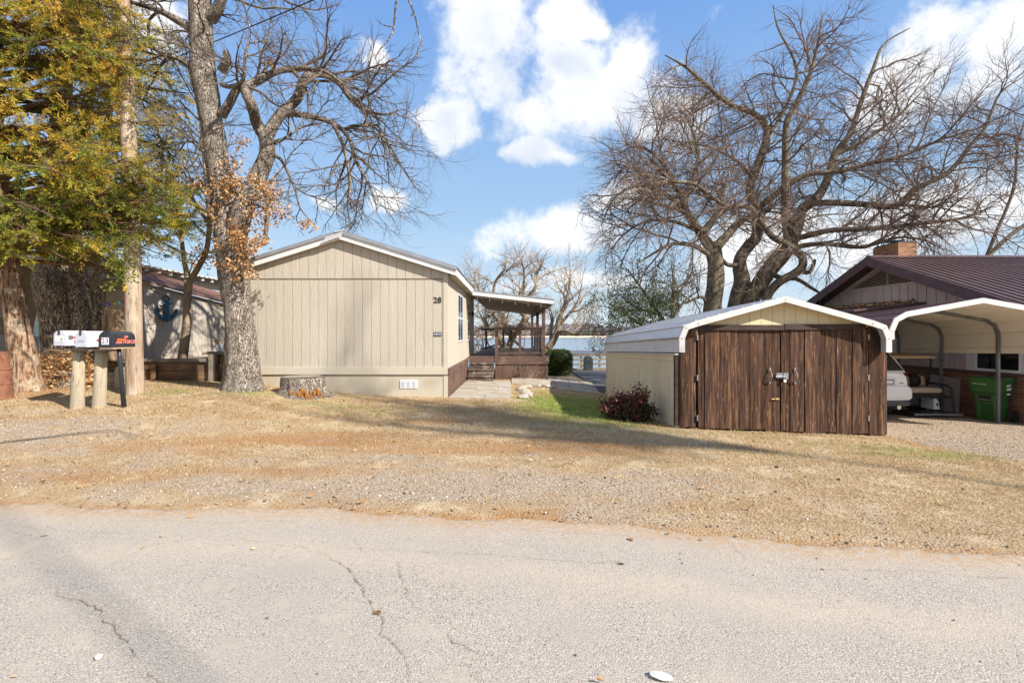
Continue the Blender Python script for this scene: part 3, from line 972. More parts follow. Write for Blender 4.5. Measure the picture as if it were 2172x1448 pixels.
# lifted flashing at the ridge
lf = MB()
lf.add([P(676, 518, RY0 - .05), P(726, 500, RY0 - .05), P(724, 493, RY0 - .05), P(690, 505, RY0 - .05)], [(0, 1, 2, 3)])
lf.beam(P(712, 493, RY0), P(732, 489, RY0 + 0.02), 0.14, 0.02)
lf.beam(P(690, 505, RY0 - .03), P(727, 493, RY0 - .03), 0.05, 0.03)
lf.build('loose_flashing', mat('bent_metal', (0.62, 0.62, 0.62), rough=0.4, metal=0.4), roof)
# foundation vent, little outlet plate
ve = MB()
v0, v1 = P(849, 823, HY0), P(886, 806, HY0)
ve.box(v0.x, v1.x, HY0 - 0.012, HY0 + 0.01, v0.z, v1.z)
vent = ve.build('foundation_vent', WHITE_VINYL, home)
sl_ = MB()
for k in range(3):
    a = v0.x + 0.025 + k * (v1.x - v0.x - 0.03) / 3
    for j in range(7):
        zz = v0.z + 0.02 + j * 0.021
        sl_.box(a, a + 0.09, HY0 - 0.018, HY0 - 0.013, zz, zz + 0.011)
sl_.build('vent_slats', mat('vent_grey', (0.50, 0.50, 0.52), rough=0.5), vent)
q = P(547, 757, HY0)
MB().box(q.x - .03, q.x + .03, HY0 - .02, HY0 + .01, q.z - .025, q.z + .025).build('outlet_cover', mat('outlet_blue', (0.35, 0.42, 0.5), rough=.5), home)

nm = MB(); q = P(928, 637, HY0)
text_to(nm, '28', 0.19, (q + Vector((0, -0.004, 0)), (1, 0, 0), (0, 0, 1)), 0.010, bold=0.0015)
tag(nm.build('house_number', BLACK_PAINT, origin=q), 'black metal house number 28 on the beige gable wall', 'house number')
q = P(928, 708.5, HY0)
pl = thing('number_plate', 'small dark plate with pale letters screwed to the beige wall under number 28', 'plate', q)
MB().box(q.x - 0.088, q.x + 0.088, HY0 - 0.012, HY0 - 0.001, q.z - 0.048, q.z + 0.048).build('plate', mat('plate_navy', (0.06, 0.06, 0.085), rough=.5), pl)
nm = MB(); text_to(nm, 'A.8121', 0.062, (q + Vector((0, -0.0125, 0)), (1, 0, 0), (0, 0, 1)), 0.003, bold=0.001)
nm.build('lettering', mat('plate_letters', (0.62, 0.62, 0.7), rough=.5), pl)

# ================================================================== porch
DY0, DY1, DX1, DZ = 16.3, 26.0, 1.2, 0.84
porch = thing('porch', 'brown wooden porch with cable railing and sloping roof beside the beige mobile home', 'porch', (0, DY0, 0.05))
fl = MB()
fl.box(HX1 + 0.02, DX1, DY0, DY1, DZ - 0.05, DZ)
fl.build('deck_floor', DECK_WOOD_H, porch)
rim = MB(); rim.box(-0.57, DX1 + 0.05, DY0 - 0.05, DY0 - 0.002, DZ - 0.26, DZ + 0.005); rim.box(DX1 + 0.002, DX1 + 0.05, DY0, DY1, DZ - 0.26, DZ + 0.005)
rim.box(HX1 + .05, -0.575, DY0 - 0.03, DY0 - 0.002, DZ - 0.2, DZ + .003)
rim.build('rim_board', DECK_WOOD_H, porch)
ds = MB(); x = -0.57
while x < DX1 - 0.02:
    ds.box(x + 0.003, min(x + 0.117, DX1), DY0 - 0.012 - r_.uniform(0, .006), DY0 + 0.02, gz(x, DY0) - 0.08, DZ - 0.262)
    x += 0.12
y = DY0 + 0.03
while y < 20:
    ds.box(DX1 - 0.02, DX1 + 0.006, y, y + 0.117, gz(DX1, y) - 0.1, DZ - 0.262); y += 0.12
ds.build('deck_skirt', DECK_WOOD, porch)
for k in range(4):   # steps
    zt = DZ - 0.01 - k * 0.19
    y0 = DY0 - 0.03 - k * 0.28
    st = MB()
    if k:
        st.box(HX1 + 0.06, -0.585, y0 - 0.02, y0 + 0.28, zt - 0.045, zt)
        st.box(HX1 + 0.075, -0.60, y0 + 0.01, y0 + 0.25, max(zt - 0.19, gz(-1, y0) - .02), zt - 0.046)
        st.build('step', WORN_STEP, porch, bevel=0.006)
posts = [(1.07, 16.42), (1.07, 20.3), (1.07, 25.6), (-0.52, 16.42)]
for i, (x, y) in enumerate(posts):
    top = 2.56 - 0.0 * i if i < 3 else DZ + 1.0
    MB().box(x - 0.055, x + 0.055, y - 0.055, y + 0.055, DZ - 0.02, top).build('post', DECK_WOOD, porch)
for (x, y) in ((0.27, 16.42), (1.07, 18.3), (1.07, 22.6), (-0.4, 22.4), (-0.05, 22.4), (-1.2, 22.4)):
    MB().box(x - 0.045, x + 0.045, y - 0.045, y + 0.045, DZ + .05, DZ + 0.95).build('railing_post', DECK_WOOD, porch)
rl = MB()
rl.box(-0.60, 1.14, 16.35, 16.49, DZ + 0.96, DZ + 1.0); rl.box(-0.46, 0.22, 16.39, 16.45, DZ + 0.08, DZ + 0.14); rl.box(0.32, 1.01, 16.39, 16.45, DZ + 0.08, DZ + 0.14)
rl.box(-0.46, 1.01, 16.39, 16.45, DZ + 0.88, DZ + 0.955)
rl.box(1.0, 1.14, 16.5, 25.6, DZ + 0.96, DZ + 1.0); rl.box(1.04, 1.10, 16.5, 25.5, DZ + 0.08, DZ + 0.13)
rl.box(-1.44, 0.0, 22.36, 22.46, DZ + 0.93, DZ + 1.02); rl.box(-1.44, -0.1, 22.38, 22.44, DZ + 0.1, DZ + 0.14)
rl.build('handrail', DECK_WOOD_H, porch)
MB().beam((-0.35, 22.5, DZ + 0.9), (0.75, 24.3, DZ - 0.2), 0.09, 0.07).build('stair_rail', mat('pale_rail', (0.28, 0.19, 0.13), rough=.7), porch)
cb = MB()
for k in range(8):
    z = DZ + 0.19 + k * 0.09
    cb.tube([(-0.52, 16.42, z), (1.07, 16.42, z)], 0.004, 4); cb.tube([(1.07, 16.42, z), (1.07, 25.6, z)], 0.004, 4)
cb.build('railing_cable', mat('steel_cable', (0.5, 0.5, 0.5), rough=0.3, metal=0.8), porch)
# porch roof: shallow slope falling outwards
PR0 = 15.55
pr = MB()
za, zb2 = 2.95, 2.66
pr.prism([(XE1 - 0.1, za - 0.03), (1.32, zb2 - 0.03), (1.32, zb2 + 0.02), (XE1 - 0.1, za + 0.02)], 'y', PR0 + 0.03, 25.8)
proof = pr.build('porch_roof', WHITE_METAL, porch)
pf = MB()
pf.prism([(XE1 + 0.002, za - 0.10), (1.34, zb2 - 0.10), (1.34, zb2 + 0.03), (XE1 + 0.002, za + 0.03)], 'y', PR0, PR0 + 0.028)
pf.box(1.322, 1.345, PR0 + 0.03, 25.8, zb2 - 0.10, zb2 + 0.03)
pf.build('roof_fascia', WHITE_METAL, proof)
pd = MB()
pd.prism([(XE1 - 0.01, za + 0.032), (1.36, zb2 + 0.032), (1.36, zb2 + 0.06), (XE1 - 0.01, za + 0.06)], 'y', PR0 - 0.02, 25.8)
pd.build('roof_sheet', GREY_METAL, proof)
pu = MB()
pu.prism([(XE1 - 0.08, za - 0.06), (1.30, zb2 - 0.06), (1.30, zb2 - 0.035), (XE1 - 0.08, za - 0.035)], 'y', PR0 + 0.03, 25.7)
pu.build('ceiling', mat('porch_ceiling', (0.42, 0.33, 0.22), (0.36, 0.28, 0.19), rough=.8, scale=3), proof)
MB().box(0.98, 1.16, 16.2, 25.7, 2.50, 2.585).build('roof_beam', mat('lattice_beam', (0.30, 0.24, 0.17), (0.2, 0.15, 0.11), rough=.8, scale=14), proof)
ic = thing('string_lights', 'white icicle light wire strung under the porch roof edge', 'string lights', (0, PR0 + .3, 2.6))
wr = MB(); pts = []
for i in range(41):
    t = i / 40
    x = XE1 + 0.05 + t * 2.3
    pts.append((x, PR0 + 0.35, za - 0.09 - (za - zb2) * t * 2.3 / 2.5 - 0.05 * abs(math.sin(t * math.pi * 5))))
wr.tube(pts, 0.005, 4)
wr.build('light_wire', WHITE_VINYL, ic)
for k in range(6):
    x = XE1 + 0.12 + k * 0.42
    z = za - 0.10 - (za - zb2) * (x - XE1) / 2.5
    MB().tube([(x, PR0 + .35, z), (x, PR0 + .35, z - 0.13)], 0.011, 6).build('light_tube', WHITE_VINYL, ic)

# ================================================================== metal-roofed shed
SY0, SY1 = 8.4, 14.7
tilt = lambda p: (p[0], p[1], p[2] - 0.034 * (p[1] - SY0))
BARN = mat('weathered_brown_boards', (0.112, 0.062, 0.042), (0.032, 0.020, 0.016), rough=0.8, scale=13, stretch=(2.2, 2.2, 0.10), detail=9, lo=0.36, hi=0.62, bump=0.8, bscale=44,
           bstretch=(1.5, 1.5, 0.07), bdist=0.008, c3=(0.25, 0.128, 0.06), s3=9, lo3=0.53, hi3=0.75, streak=(2.6, 2.6, 0.16), speck=(0.40, 0.28, 0.18), sscale=40, slo=0.66, shi=0.74, spec=0.06, band=(3.1, 0.55))
BARN_DARK = mat('dark_frame_board', (0.075, 0.045, 0.035), (0.04, 0.026, 0.022), rough=0.8, scale=7, stretch=(0.3, 0.3, 1.5), bump=0.4, bscale=30, c3=(0.15, 0.09, 0.06), s3=4, lo3=.58, hi3=.75)
SHED_SIDE = mat('shed_cream_siding', (0.66, 0.57, 0.40), (0.58, 0.49, 0.34), rough=0.8, scale=3, stretch=(1, 1, 0.3), bump=0.25, bscale=60, bstretch=(1, 1, .1), spec=0.2)
SHED_GABLE = mat('shed_yellow_panel', (0.66, 0.56, 0.36), (0.60, 0.49, 0.30), rough=0.75, scale=3, stretch=(1, 1, 0.3), bump=0.2, bscale=60, bstretch=(1, 1, .1), spec=0.2)
SHED_METAL = mat('shed_roof_metal', (0.66, 0.66, 0.68), (0.56, 0.555, 0.575), rough=0.42, metal=0.15, scale=2.0, stretch=(1, 0.25, 1), spec=0.45, c3=(0.46, 0.41, 0.37), s3=3.5, lo3=0.6, hi3=0.8)
SHED_TRIM = mat('shed_white_trim', (0.60, 0.59, 0.57), (0.54, 0.525, 0.50), rough=0.4, scale=4, spec=0.4, c3=(0.42, 0.34, 0.26), s3=7, lo3=0.60, hi3=0.82)
shed = thing('shed', 'storage shed with dark weathered double doors and rounded white metal roof', 'shed', (4.65, SY0, -0.1))
k82 = 8.2 / F
pxs = lambda px, py: ((px - 1086) * k82, EYE - (py - HZ) * k82)
left_prof = [(1441, 748), (1441, 717), (1451.5, 692), (1478.5, 682), (1664, 631)]
L_ = [pxs(*p) for p in left_prof]
cx_ = L_[-1][0]
PROF = L_ + [(2 * cx_ - x, z) for x, z in reversed(L_[:-1])]
# roof sheet
sheet = MB()


def offset_prof(prof, d):
    out = []
    for i, (x, z) in enumerate(prof):
        a = prof[max(i - 1, 0)]; b = prof[min(i + 1, len(prof) - 1)]
        tx, tz = b[0] - a[0], b[1] - a[1]
        l = math.hypot(tx, tz)
        out.append((x + tz / l * d, z - tx / l * d))
    return out


def resample(prof, step):
    out = [prof[0]]
    for a, b in zip(prof[:-1], prof[1:]):
        n = max(1, round(math.hypot(b[0] - a[0], b[1] - a[1]) / step))
        for i in range(1, n + 1): out.append((a[0] + (b[0] - a[0]) * i / n, a[1] + (b[1] - a[1]) * i / n))
    return out


outer = PROF; inner = offset_prof(PROF, 0.02)
ys_ = [SY0 - 0.2 + i * (SY1 + .2 - SY0 + .2) / 8 for i in range(9)]
sheet.loft([[(x, y, z) for x, z in outer] + [(x, y, z) for x, z in reversed(inner)] for y in ys_])
# raised ribs along the panels
rp = resample(PROF, 0.105)
ro = offset_prof(rp, -0.022); ri = offset_prof(rp, 0.004)
for i in range(1, len(rp) - 1):
    if i % 2: continue
    ax, az_ = ro[i]; bx, bz = ri[i]
    d = Vector((rp[i + 1][0] - rp[i - 1][0], 0, rp[i + 1][1] - rp[i - 1][1])).normalized()
    hw = 0.012
    poly = [(bx - d.x * hw * 2, bz - d.z * hw * 2), (bx + d.x * hw * 2, bz + d.z * hw * 2), (ax + d.x * hw, az_ + d.z * hw), (ax - d.x * hw, az_ - d.z * hw)]
    sheet.prism(poly, 'y', SY0 - 0.17, SY1 + 0.19)
sroof = sheet.shear(tilt).build('roof', SHED_METAL, shed)
tr = MB()
o_ = offset_prof(PROF, -0.012); i_ = offset_prof(PROF, 0.085)
for a in range(len(PROF) - 1):
    tr.prism([o_[a], o_[a + 1], i_[a + 1], i_[a]], 'y', SY0 - 0.235 - 0.002 * (a % 2), SY0 - 0.205)
    tr.prism([o_[a], o_[a + 1], PROF[a + 1], PROF[a]], 'y', SY0 - 0.2045, SY0 - 0.12)
tr.shear(tilt).build('roof_trim', SHED_TRIM, sroof)
SCREW = mat('screw_grey', (0.22, 0.2, 0.18), rough=.5)
for a in range(1, len(PROF)):
    c_ = ((o_[a][0] + i_[a][0]) / 2, (o_[a][1] + i_[a][1]) / 2)
    MB().lathe([(0.010, 0), (0.008, -0.006)], (c_[0], SY0 - 0.237, c_[1]), 8, 'y').build('screw', SCREW, sroof)
for s_i in range(8):
    MB().lathe([(0.009, -0.005), (0.009, 0.0)], (PROF[0][0] - 0.003, SY0 + 0.05 + 0.9 * (s_i // 2), PROF[0][1] + (0.04, 0.16)[s_i % 2] - 0.034 * (0.05 + .9 * (s_i // 2))), 6, 'x').build('screw', SCREW, sroof)
# rust line where the side sheet overlaps
MB().box(PROF[1][0] - 0.026, PROF[1][0] + 0.004, SY0 - 0.17, SY1 + 0.19, PROF[1][1] - 0.014, PROF[1][1] + 0.008).shear(tilt).build('side_seam', mat('rusty_seam', (0.20, 0.13, 0.07), (0.34, 0.26, 0.17), rough=.7, scale=9, stretch=(1, .3, 1)), sroof)
# side wall (shaded), right wall, back
XW0, XW1 = 2.87, 6.43
zw = 1.235
sd_ = MB()
y = SY0 + 0.10
sd_.box(XW0 + 0.012, XW0 + 0.1, SY0 + 0.05, SY1 - 0.02, -0.5, zw)
while y < SY1 - 0.12:
    y2 = min(y + 0.30, SY1 - 0.1)
    sd_.box(XW0, XW0 + 0.03, y + 0.004, y2 - 0.004, -0.42, zw - 0.04); y += 0.30
sd_.box(XW0 - 0.014, XW0 + 0.04, SY0 + 0.012, SY0 + 0.10, -0.28, zw); sd_.box(XW0 - 0.014, XW0 + 0.04, SY1 - 0.1, SY1 - 0.01, -0.42, zw)
sd_.box(XW0 - 0.016, XW0 + 0.04, SY0 + 0.101, SY1 - 0.101, zw - 0.10, zw)
sd_.box(XW0 - 0.012, XW0 + 0.035, SY0 + 0.101, SY1 - 0.101, -0.42, -0.12)
sd_.shear(tilt).build('side_wall', SHED_SIDE, shed)
MB().box(XW0 - 0.05, XW0 + 0.02, SY0 - 0.02, SY1, zw + 0.003, zw + 0.025).shear(tilt).build('side_flashing', SHED_TRIM, shed)
rw = MB(); rw.box(XW1 - 0.1, XW1, SY0 + 0.05, SY1 - 0.02, -0.6, 1.75); rw.box(XW0 + .1, XW1 - .1, SY1 - .1, SY1 - 0.02, -0.6, 1.75)
rw.shear(tilt).build('rear_walls', SHED_SIDE, shed)
k84 = 8.4 / F
px84 = lambda px, py: ((px - 1086) * k84, EYE - (py - HZ) * k84)
# gable panel above doors
gp = MB()
zl = px84(1500, 690)[1]
ipf = offset_prof(PROF, 0.03)


def zt_gable(x):
    for a, b in zip(ipf[:-1], ipf[1:]):
        if a[0] <= x <= b[0]: return a[1] + (b[1] - a[1]) * (x - a[0]) / max(1e-6, b[0] - a[0])
    return zl


x = cx_ - 9 * 0.2 + .085
xs_ = []
while x < cx_ + 1.6:
    xs_.append(x); x += 0.2
for a in xs_:
    b = a + 0.2
    if zt_gable(a + .004) < zl + .01 and zt_gable(b - .004) < zl + .01: continue
    top = [(b - 0.003, max(zl, zt_gable(b - .003)))]
    if a < cx_ < b: top.append((cx_, zt_gable(cx_)))
    top.append((a + 0.003, max(zl, zt_gable(a + .003))))
    gp.prism([(a + 0.003, zl - 0.02), (b - 0.003, zl - 0.02)] + top, 'y', SY0 - 0.035, SY0 - 0.015)
gp.build('gable_panel', SHED_GABLE, shed)
MB().prism([(x, z) for x, z in ipf if z > 1.6] , 'y', SY0 - 0.012, SY0 + 0.01).build('gable_backing', GROOVE, shed)
# front: frame posts, doors of overlapping boards
r_ = random.Random(12)


def zbase(x):   # bottom of the boards follows the falling ground
    a, b = px84(1435, 904), px84(1876, 921)
    return a[1] + (b[1] - a[1]) * (x - a[0]) / (b[0] - a[0])


def board_row(edges, ztop, yoff, mb, cut=None):
    for j, (a, b) in enumerate(zip(edges[:-1], edges[1:])):
        yo = yoff - r_.uniform(0, 0.022)
        ov = -0.0055
        zb_ = zbase((a + b) / 2) + r_.uniform(-0.012, 0.012)
        za_, zc_ = (ztop(a), ztop(b)) if callable(ztop) else (ztop, ztop)
        mb.prism([(a - ov, zb_), (b + ov, zb_), (b + ov, zc_), (a - ov, za_)], 'y', yo, yo + 0.02)
    return mb


X_ = lambda px: px84(px, 700)[0]
dl = thing_ = None
jt = lambda x: min(zl + .02, zt_gable(x) - 0.015)
board_row([X_(1441), X_(1475)], jt, SY0 - 0.03, MB()).build('fixed_boards', BARN, shed)
board_row([X_(1838), X_(1857), X_(1875)], jt, SY0 - 0.03, MB()).build('fixed_boards', BARN, shed)
MB().box(X_(1432), X_(1441) - .003, SY0 - 0.015, SY0 + 0.08, zbase(X_(1436)) + .01, zw - .005).build('corner_post', BARN_DARK, shed)
MB().box(X_(1876), X_(1880), SY0 - 0.015, SY0 + 0.08, zbase(X_(1880)), zw).build('corner_post', BARN_DARK, shed)
dl = MB(); e_ = [1478, 1492, 1524, 1555, 1588, 1620, 1652]
board_row([X_(p) for p in e_], zl - 0.085, SY0 - 0.04, dl)
door_l = dl.build('door', BARN, shed)
dr = MB(); e_ = [1653.5, 1672, 1703, 1737, 1770, 1803, 1836]
board_row([X_(p) for p in e_], zl - 0.075, SY0 - 0.04, dr)
door_r = dr.build('door', BARN, shed)
hd = MB(); z0h, z1h = px84(1500, 700)[1], px84(1500, 689)[1]
hd.box(X_(1478), X_(1658), SY0 - 0.085, SY0 - 0.045, z0h, z1h); hd.box(X_(1660), X_(1830), SY0 - 0.08, SY0 - 0.045, z0h + 0.008, z1h + .012)
hd.build('header_board', BARN_DARK, shed)
STEEL = mat('galvanised_steel', (0.34, 0.34, 0.35), (0.22, 0.22, 0.24), rough=0.45, metal=0.6, scale=20)
IRON = mat('dark_iron', (0.05, 0.05, 0.052), rough=0.45, metal=0.5)
for (px, par) in ((1629, door_l), (1682, door_r)):
    x = X_(px); zc = px84(0, 797)[1]
    h = MB()
    pts = [(x, SY0 - 0.068, zc + 0.10), (x, SY0 - 0.10, zc + 0.075), (x + .006, SY0 - 0.125, zc), (x, SY0 - 0.10, zc - 0.075), (x, SY0 - 0.068, zc - 0.10)]
    h.tube(pts, [0.006, 0.008, 0.010, 0.008, 0.006], 8)
    h.box(x - .014, x + .014, SY0 - .072, SY0 - .066, zc + .08, zc + .15); h.box(x - .014, x + .014, SY0 - .072, SY0 - .066, zc - .13, zc - .08)
    h.build('handle', STEEL, par, smooth=False)
la = MB(); a = px84(1642, 801); b = px84(1655, 790)
la.box(a[0], b[0], SY0 - 0.078, SY0 - 0.066, a[1], b[1])
la.tube([(a[0] - .02, SY0 - .085, a[1] + .03), (b[0] + .02, SY0 - .085, a[1] + .03)], 0.009, 8)
a2 = px84(1656.5, 803); b2 = px84(1667, 789.5)
la.box(a2[0], b2[0], SY0 - 0.08, SY0 - 0.066, a2[1], b2[1])
la.build('latch', STEEL, door_r)
for (px, par) in ((1476.5, door_l), (1837, door_r)):
    for py in (715, 800, 885):
        x, z = px84(px, py)
        MB().box(x - 0.012, x + 0.012, SY0 - 0.07, SY0 - 0.058, z - 0.05, z + 0.05).build('hinge', STEEL, par)
wp = MB(); x, z = px84(1640, 845)
for dx, w in ((-.035, .05), (.02, .03), (.05, .035)): wp.box(x + dx - w / 2, x + dx + w / 2, SY0 - .069, SY0 - .062, z - .008, z + .01 + .004 * (dx > 0))
wp.build('chipped_wood', mat('raw_pine', (0.62, 0.42, 0.2), rough=.8), door_l)
for px in (1471, 1500, 1870):
    MB().box(X_(px) - .06, X_(px) + .06, SY0 - 0.03, SY0 + 0.1, zbase(X_(px)) - 0.14, zbase(X_(px)) - 0.012).build('footing_block', mat('red_footing', (0.24, 0.12, 0.07), (0.15, .08, .05), rough=.9, scale=20), shed)
x, z = px84(1658.5, 800)
pk = thing('padlock', 'small silver padlock hanging on the dark shed door latch', 'padlock', (x, SY0 - .09, z))
MB().tube([(x - .014, SY0 - .09, z - .035), (x - .015, SY0 - .09, z), (x - .009, SY0 - .09, z + .014), (x + .009, SY0 - .09, z + .014), (x + .015, SY0 - .09, z), (x + .014, SY0 - .09, z - .035)], 0.0045, 6).build('shackle', STEEL, pk)
MB().box(x - 0.024, x + 0.024, SY0 - 0.10, SY0 - 0.081, z - 0.078, z - 0.034).build('lock_body', mat('silver_lock', (0.75, 0.74, 0.72), rough=.3, metal=.3), pk, bevel=.004)

# ================================================================== carport
CX0, CX1, CY0, CY1 = 6.87, 10.25, 8.8, 15.2
ctilt = lambda p: (p[0] + 0.11 * (p[1] - CY0), p[1], p[2] - 0.034 * (p[1] - CY0))
carport = thing('carport', 'open metal carport with white trim and bent steel posts beside the purple roofed house', 'carport', (8.6, CY0, -0.3))
cpx = (CX0 + CX1) / 2
half = [(CX1, 1.235), (CX1, 1.66), (CX1 - 0.09, 1.87), (CX1 - 0.30, 1.985), (cpx, 2.235)]
CP = [(2 * cpx - x, z) for x, z in half] + list(reversed(half[:-1]))
CP[0] = (CP[0][0], 1.5)
cs = MB(); co, ci = CP, offset_prof(CP, 0.012)
cs.loft([[(x, y, z) for x, z in co] + [(x, y, z) for x, z in reversed(ci)] for y in (CY0, (CY0 + CY1) / 2, CY1)])
rp = resample(CP, 0.105); ro = offset_prof(rp, -0.012); ri = offset_prof(rp, 0.032)
for i in range(1, len(rp) - 1):
    if i % 3: continue
    d = Vector((rp[i + 1][0] - rp[i - 1][0], 0, rp[i + 1][1] - rp[i - 1][1])).normalized()
    for q_, hw in ((ro[i], .012), (ri[i], .010)):
        p0 = rp[i] if q_ is ro[i] else ci[0] and offset_prof(rp, 0.010)[i]
        cs.prism([(p0[0] - d.x * hw * 2, p0[1] - d.z * hw * 2), (p0[0] + d.x * hw * 2, p0[1] + d.z * hw * 2), (q_[0] + d.x * hw, q_[1] + d.z * hw), (q_[0] - d.x * hw, q_[1] - d.z * hw)], 'y', CY0 + 0.03, CY1 - .01)
CARPORT_SHEET = mat('carport_sheet', (0.70, 0.65, 0.57), (0.62, 0.575, 0.50), rough=0.5, scale=2, stretch=(1, .3, 1), spec=.4)
ctop = MB(); tp0, tp1 = offset_prof(CP, -0.016), offset_prof(CP, -0.003)
for a in range(len(CP) - 1):
    ctop.prism([tp0[a], tp0[a + 1], tp1[a + 1], tp1[a]], 'y', CY0 + 0.005, CY1)
for i in range(1, len(rp) - 1):
    if i % 3 == 0: ctop.tube([(ro[i][0], CY0 + .01, ro[i][1] + .006), (ro[i][0], CY1 - .01, ro[i][1] + .006)], .014, 5)
croof = cs.shear(ctilt).build('roof', CARPORT_SHEET, carport)
ctop.shear(ctilt).build('roof_top', mat('plum_roof_metal_dull', (0.13, 0.065, 0.07), (0.09, .045, .05), rough=.6, scale=3), croof)
ct = MB(); o_ = offset_prof(CP, -0.02); i_ = offset_prof(CP, 0.075)
for a in range(len(CP) - 1):
    ct.prism([o_[a], o_[a + 1], i_[a + 1], i_[a]], 'y', CY0 - 0.03 - .002 * (a % 2), CY0 - 0.004)
ct.build('roof_trim', SHED_TRIM, croof)
FRAME = mat('carport_frame_steel', (0.22, 0.23, 0.24), (0.17, 0.175, 0.18), rough=0.4, metal=0.55, scale=10)
for yy in (10.3, 11.85, 13.4, 14.95):
    arch = MB()
    ip = offset_prof(CP, 0.058)
    ip = [(ip[0][0], gz(ip[0][0], yy) - 0.03 + .034 * (yy - CY0))] + ip + [(ip[-1][0], gz(ip[-1][0], yy) - 0.03 + .034 * (yy - CY0))]
    w = 0.028
    for a, b in zip(ip[:-1], ip[1:]):
        arch.beam((a[0], yy, a[1]), (b[0], yy, b[1]), 0.057, 0.057, up=(0, 1, 0))
    arch.shear(ctilt).build('frame_arch', FRAME, carport)

# ================================================================== purple-roofed house
PURPLE = mat('plum_roof_metal', (0.15, 0.096, 0.09), (0.115, 0.072, 0.07), rough=0.38, metal=0.25, scale=3, stretch=(.3, 1, 1), spec=.5)
PLUM_FASCIA = mat('plum_fascia', (0.12, 0.075, 0.08), (0.085, 0.053, 0.058), rough=0.55, scale=4)
MAUVE = mat('mauve_boards', (0.56, 0.455, 0.42), (0.50, 0.40, 0.37), rough=0.8, scale=3, stretch=(1, 1, .3), bump=.2, bscale=50, bstretch=(1, 1, .1))
WX, RYH, RZ, TP = 11.15, 14.32, 3.88, 0.388
YE0, YE1 = 9.35, 19.2
house = thing('house', 'mauve board house with ribbed purple metal roof, brick chimney and brick base', 'house', (WX, RYH, -0.4))
rz_ = lambda y, up=0.0: RZ + up - TP * abs(y - RYH)
hr = MB()
for (a, b) in ((YE0, RYH), (RYH, YE1)):
    hr.prism([(a, rz_(a, -0.05)), (b, rz_(b, -0.05)), (b, rz_(b, 0)), (a, rz_(a, 0))], 'x', 10.55, 25.0)
x = 10.62
while x < 25:
    for (a, b) in ((YE0, RYH), (RYH, YE1)):
        hr.prism([(a, rz_(a, 0.0)), (b, rz_(b, 0.0)), (b, rz_(b, 0.032)), (a, rz_(a, 0.032))], 'x', x, x + 0.045)
    x += 0.235
hr.prism([(RYH - 0.16, rz_(RYH - .16, .034)), (RYH, rz_(RYH, .036)), (RYH + .16, rz_(RYH + .16, .034)), (RYH, rz_(RYH, .05) )], 'x', 10.53, 25)
hroof = hr.build('roof', PURPLE, house)
ff = MB()
for (a, b) in ((YE0, RYH), (RYH, YE1)):
    ff.prism([(a, rz_(a, -0.27)), (b, rz_(b, -0.27)), (b, rz_(b, 0.012)), (a, rz_(a, 0.012))], 'x', 10.505, 10.545)
    ff.prism([(a, rz_(a, -0.075)), (b, rz_(b, -0.075)), (b, rz_(b, -0.055)), (a, rz_(a, -0.055))], 'x', 10.55, WX + .1)
ff.build('fascia', PLUM_FASCIA, hroof)
hw_ = MB()
zg = 3.02
hw_.prism([(9.6, -0.8), (18.95, -0.8), (18.95, rz_(18.95, -0.08)), (RYH, rz_(RYH, -0.08)), (9.6, rz_(9.6, -0.08))], 'x', WX + 0.012, WX + 0.2)
hw_.box(WX + .2, 24.8, 9.6, 9.75, -0.8, 2.0)
hw_.box(WX + .2, 24.8, 18.8, 18.95, -1.2, 2.0)
hwall = hw_.build('gable_wall', MAUVE, house)
bt = MB(); y = 9.7
while y < 18.9:
    zt_ = min(zg - .03, rz_(y, -0.14), rz_(y + .05, -.14))
    bt.box(WX - 0.016, WX + 0.011, y, y + 0.05, 2.11 if 10.25 < y < 11.9 else 0.72, zt_)
    y += 0.30
bt.prism([(12.5, zg - .03), (16.2, zg - .03), (16.2, zg + .03), (12.5, zg + .03)], 'x', WX - .022, WX + .011)
for s in (-1, 1):
    a, b = RYH + s * 0.06, RYH + s * 4.7
    bt.prism([(a, rz_(a, -.19)), (b, rz_(b, -.19)), (b, rz_(b, -.09)), (a, rz_(a, -.09))], 'x', WX - .02, WX + .011)
bt.build('battens', MAUVE, hwall)
vt = MB()
z = zg + 0.04
while z < 3.55:
    hwid = (rz_(RYH, -0.20) - z) / TP - 0.02
    if hwid > 0.05: vt.prism([(WX + .005, z), (WX - 0.028, z - 0.012), (WX - 0.028, z - .002), (WX + .005, z + 0.012)], 'y', RYH - hwid, RYH + hwid)
    z += 0.047
vt.box(WX - .034, WX + .005, RYH - .02, RYH + .02, zg + .03, 3.56)
vt.build('gable_vent', mat('tan_louvre', (0.42, 0.33, 0.23), (0.36, 0.28, 0.2), rough=.7, scale=5), hwall)
vb = MB(); vb.prism([(RYH - 1.55, zg + .03), (RYH + 1.55, zg + .03), (RYH, 3.62)], 'x', WX + 0.006, WX + 0.0115)
vb.build('vent_backing', mat('vent_dark', (0.05, 0.04, 0.03), rough=.9), hwall)


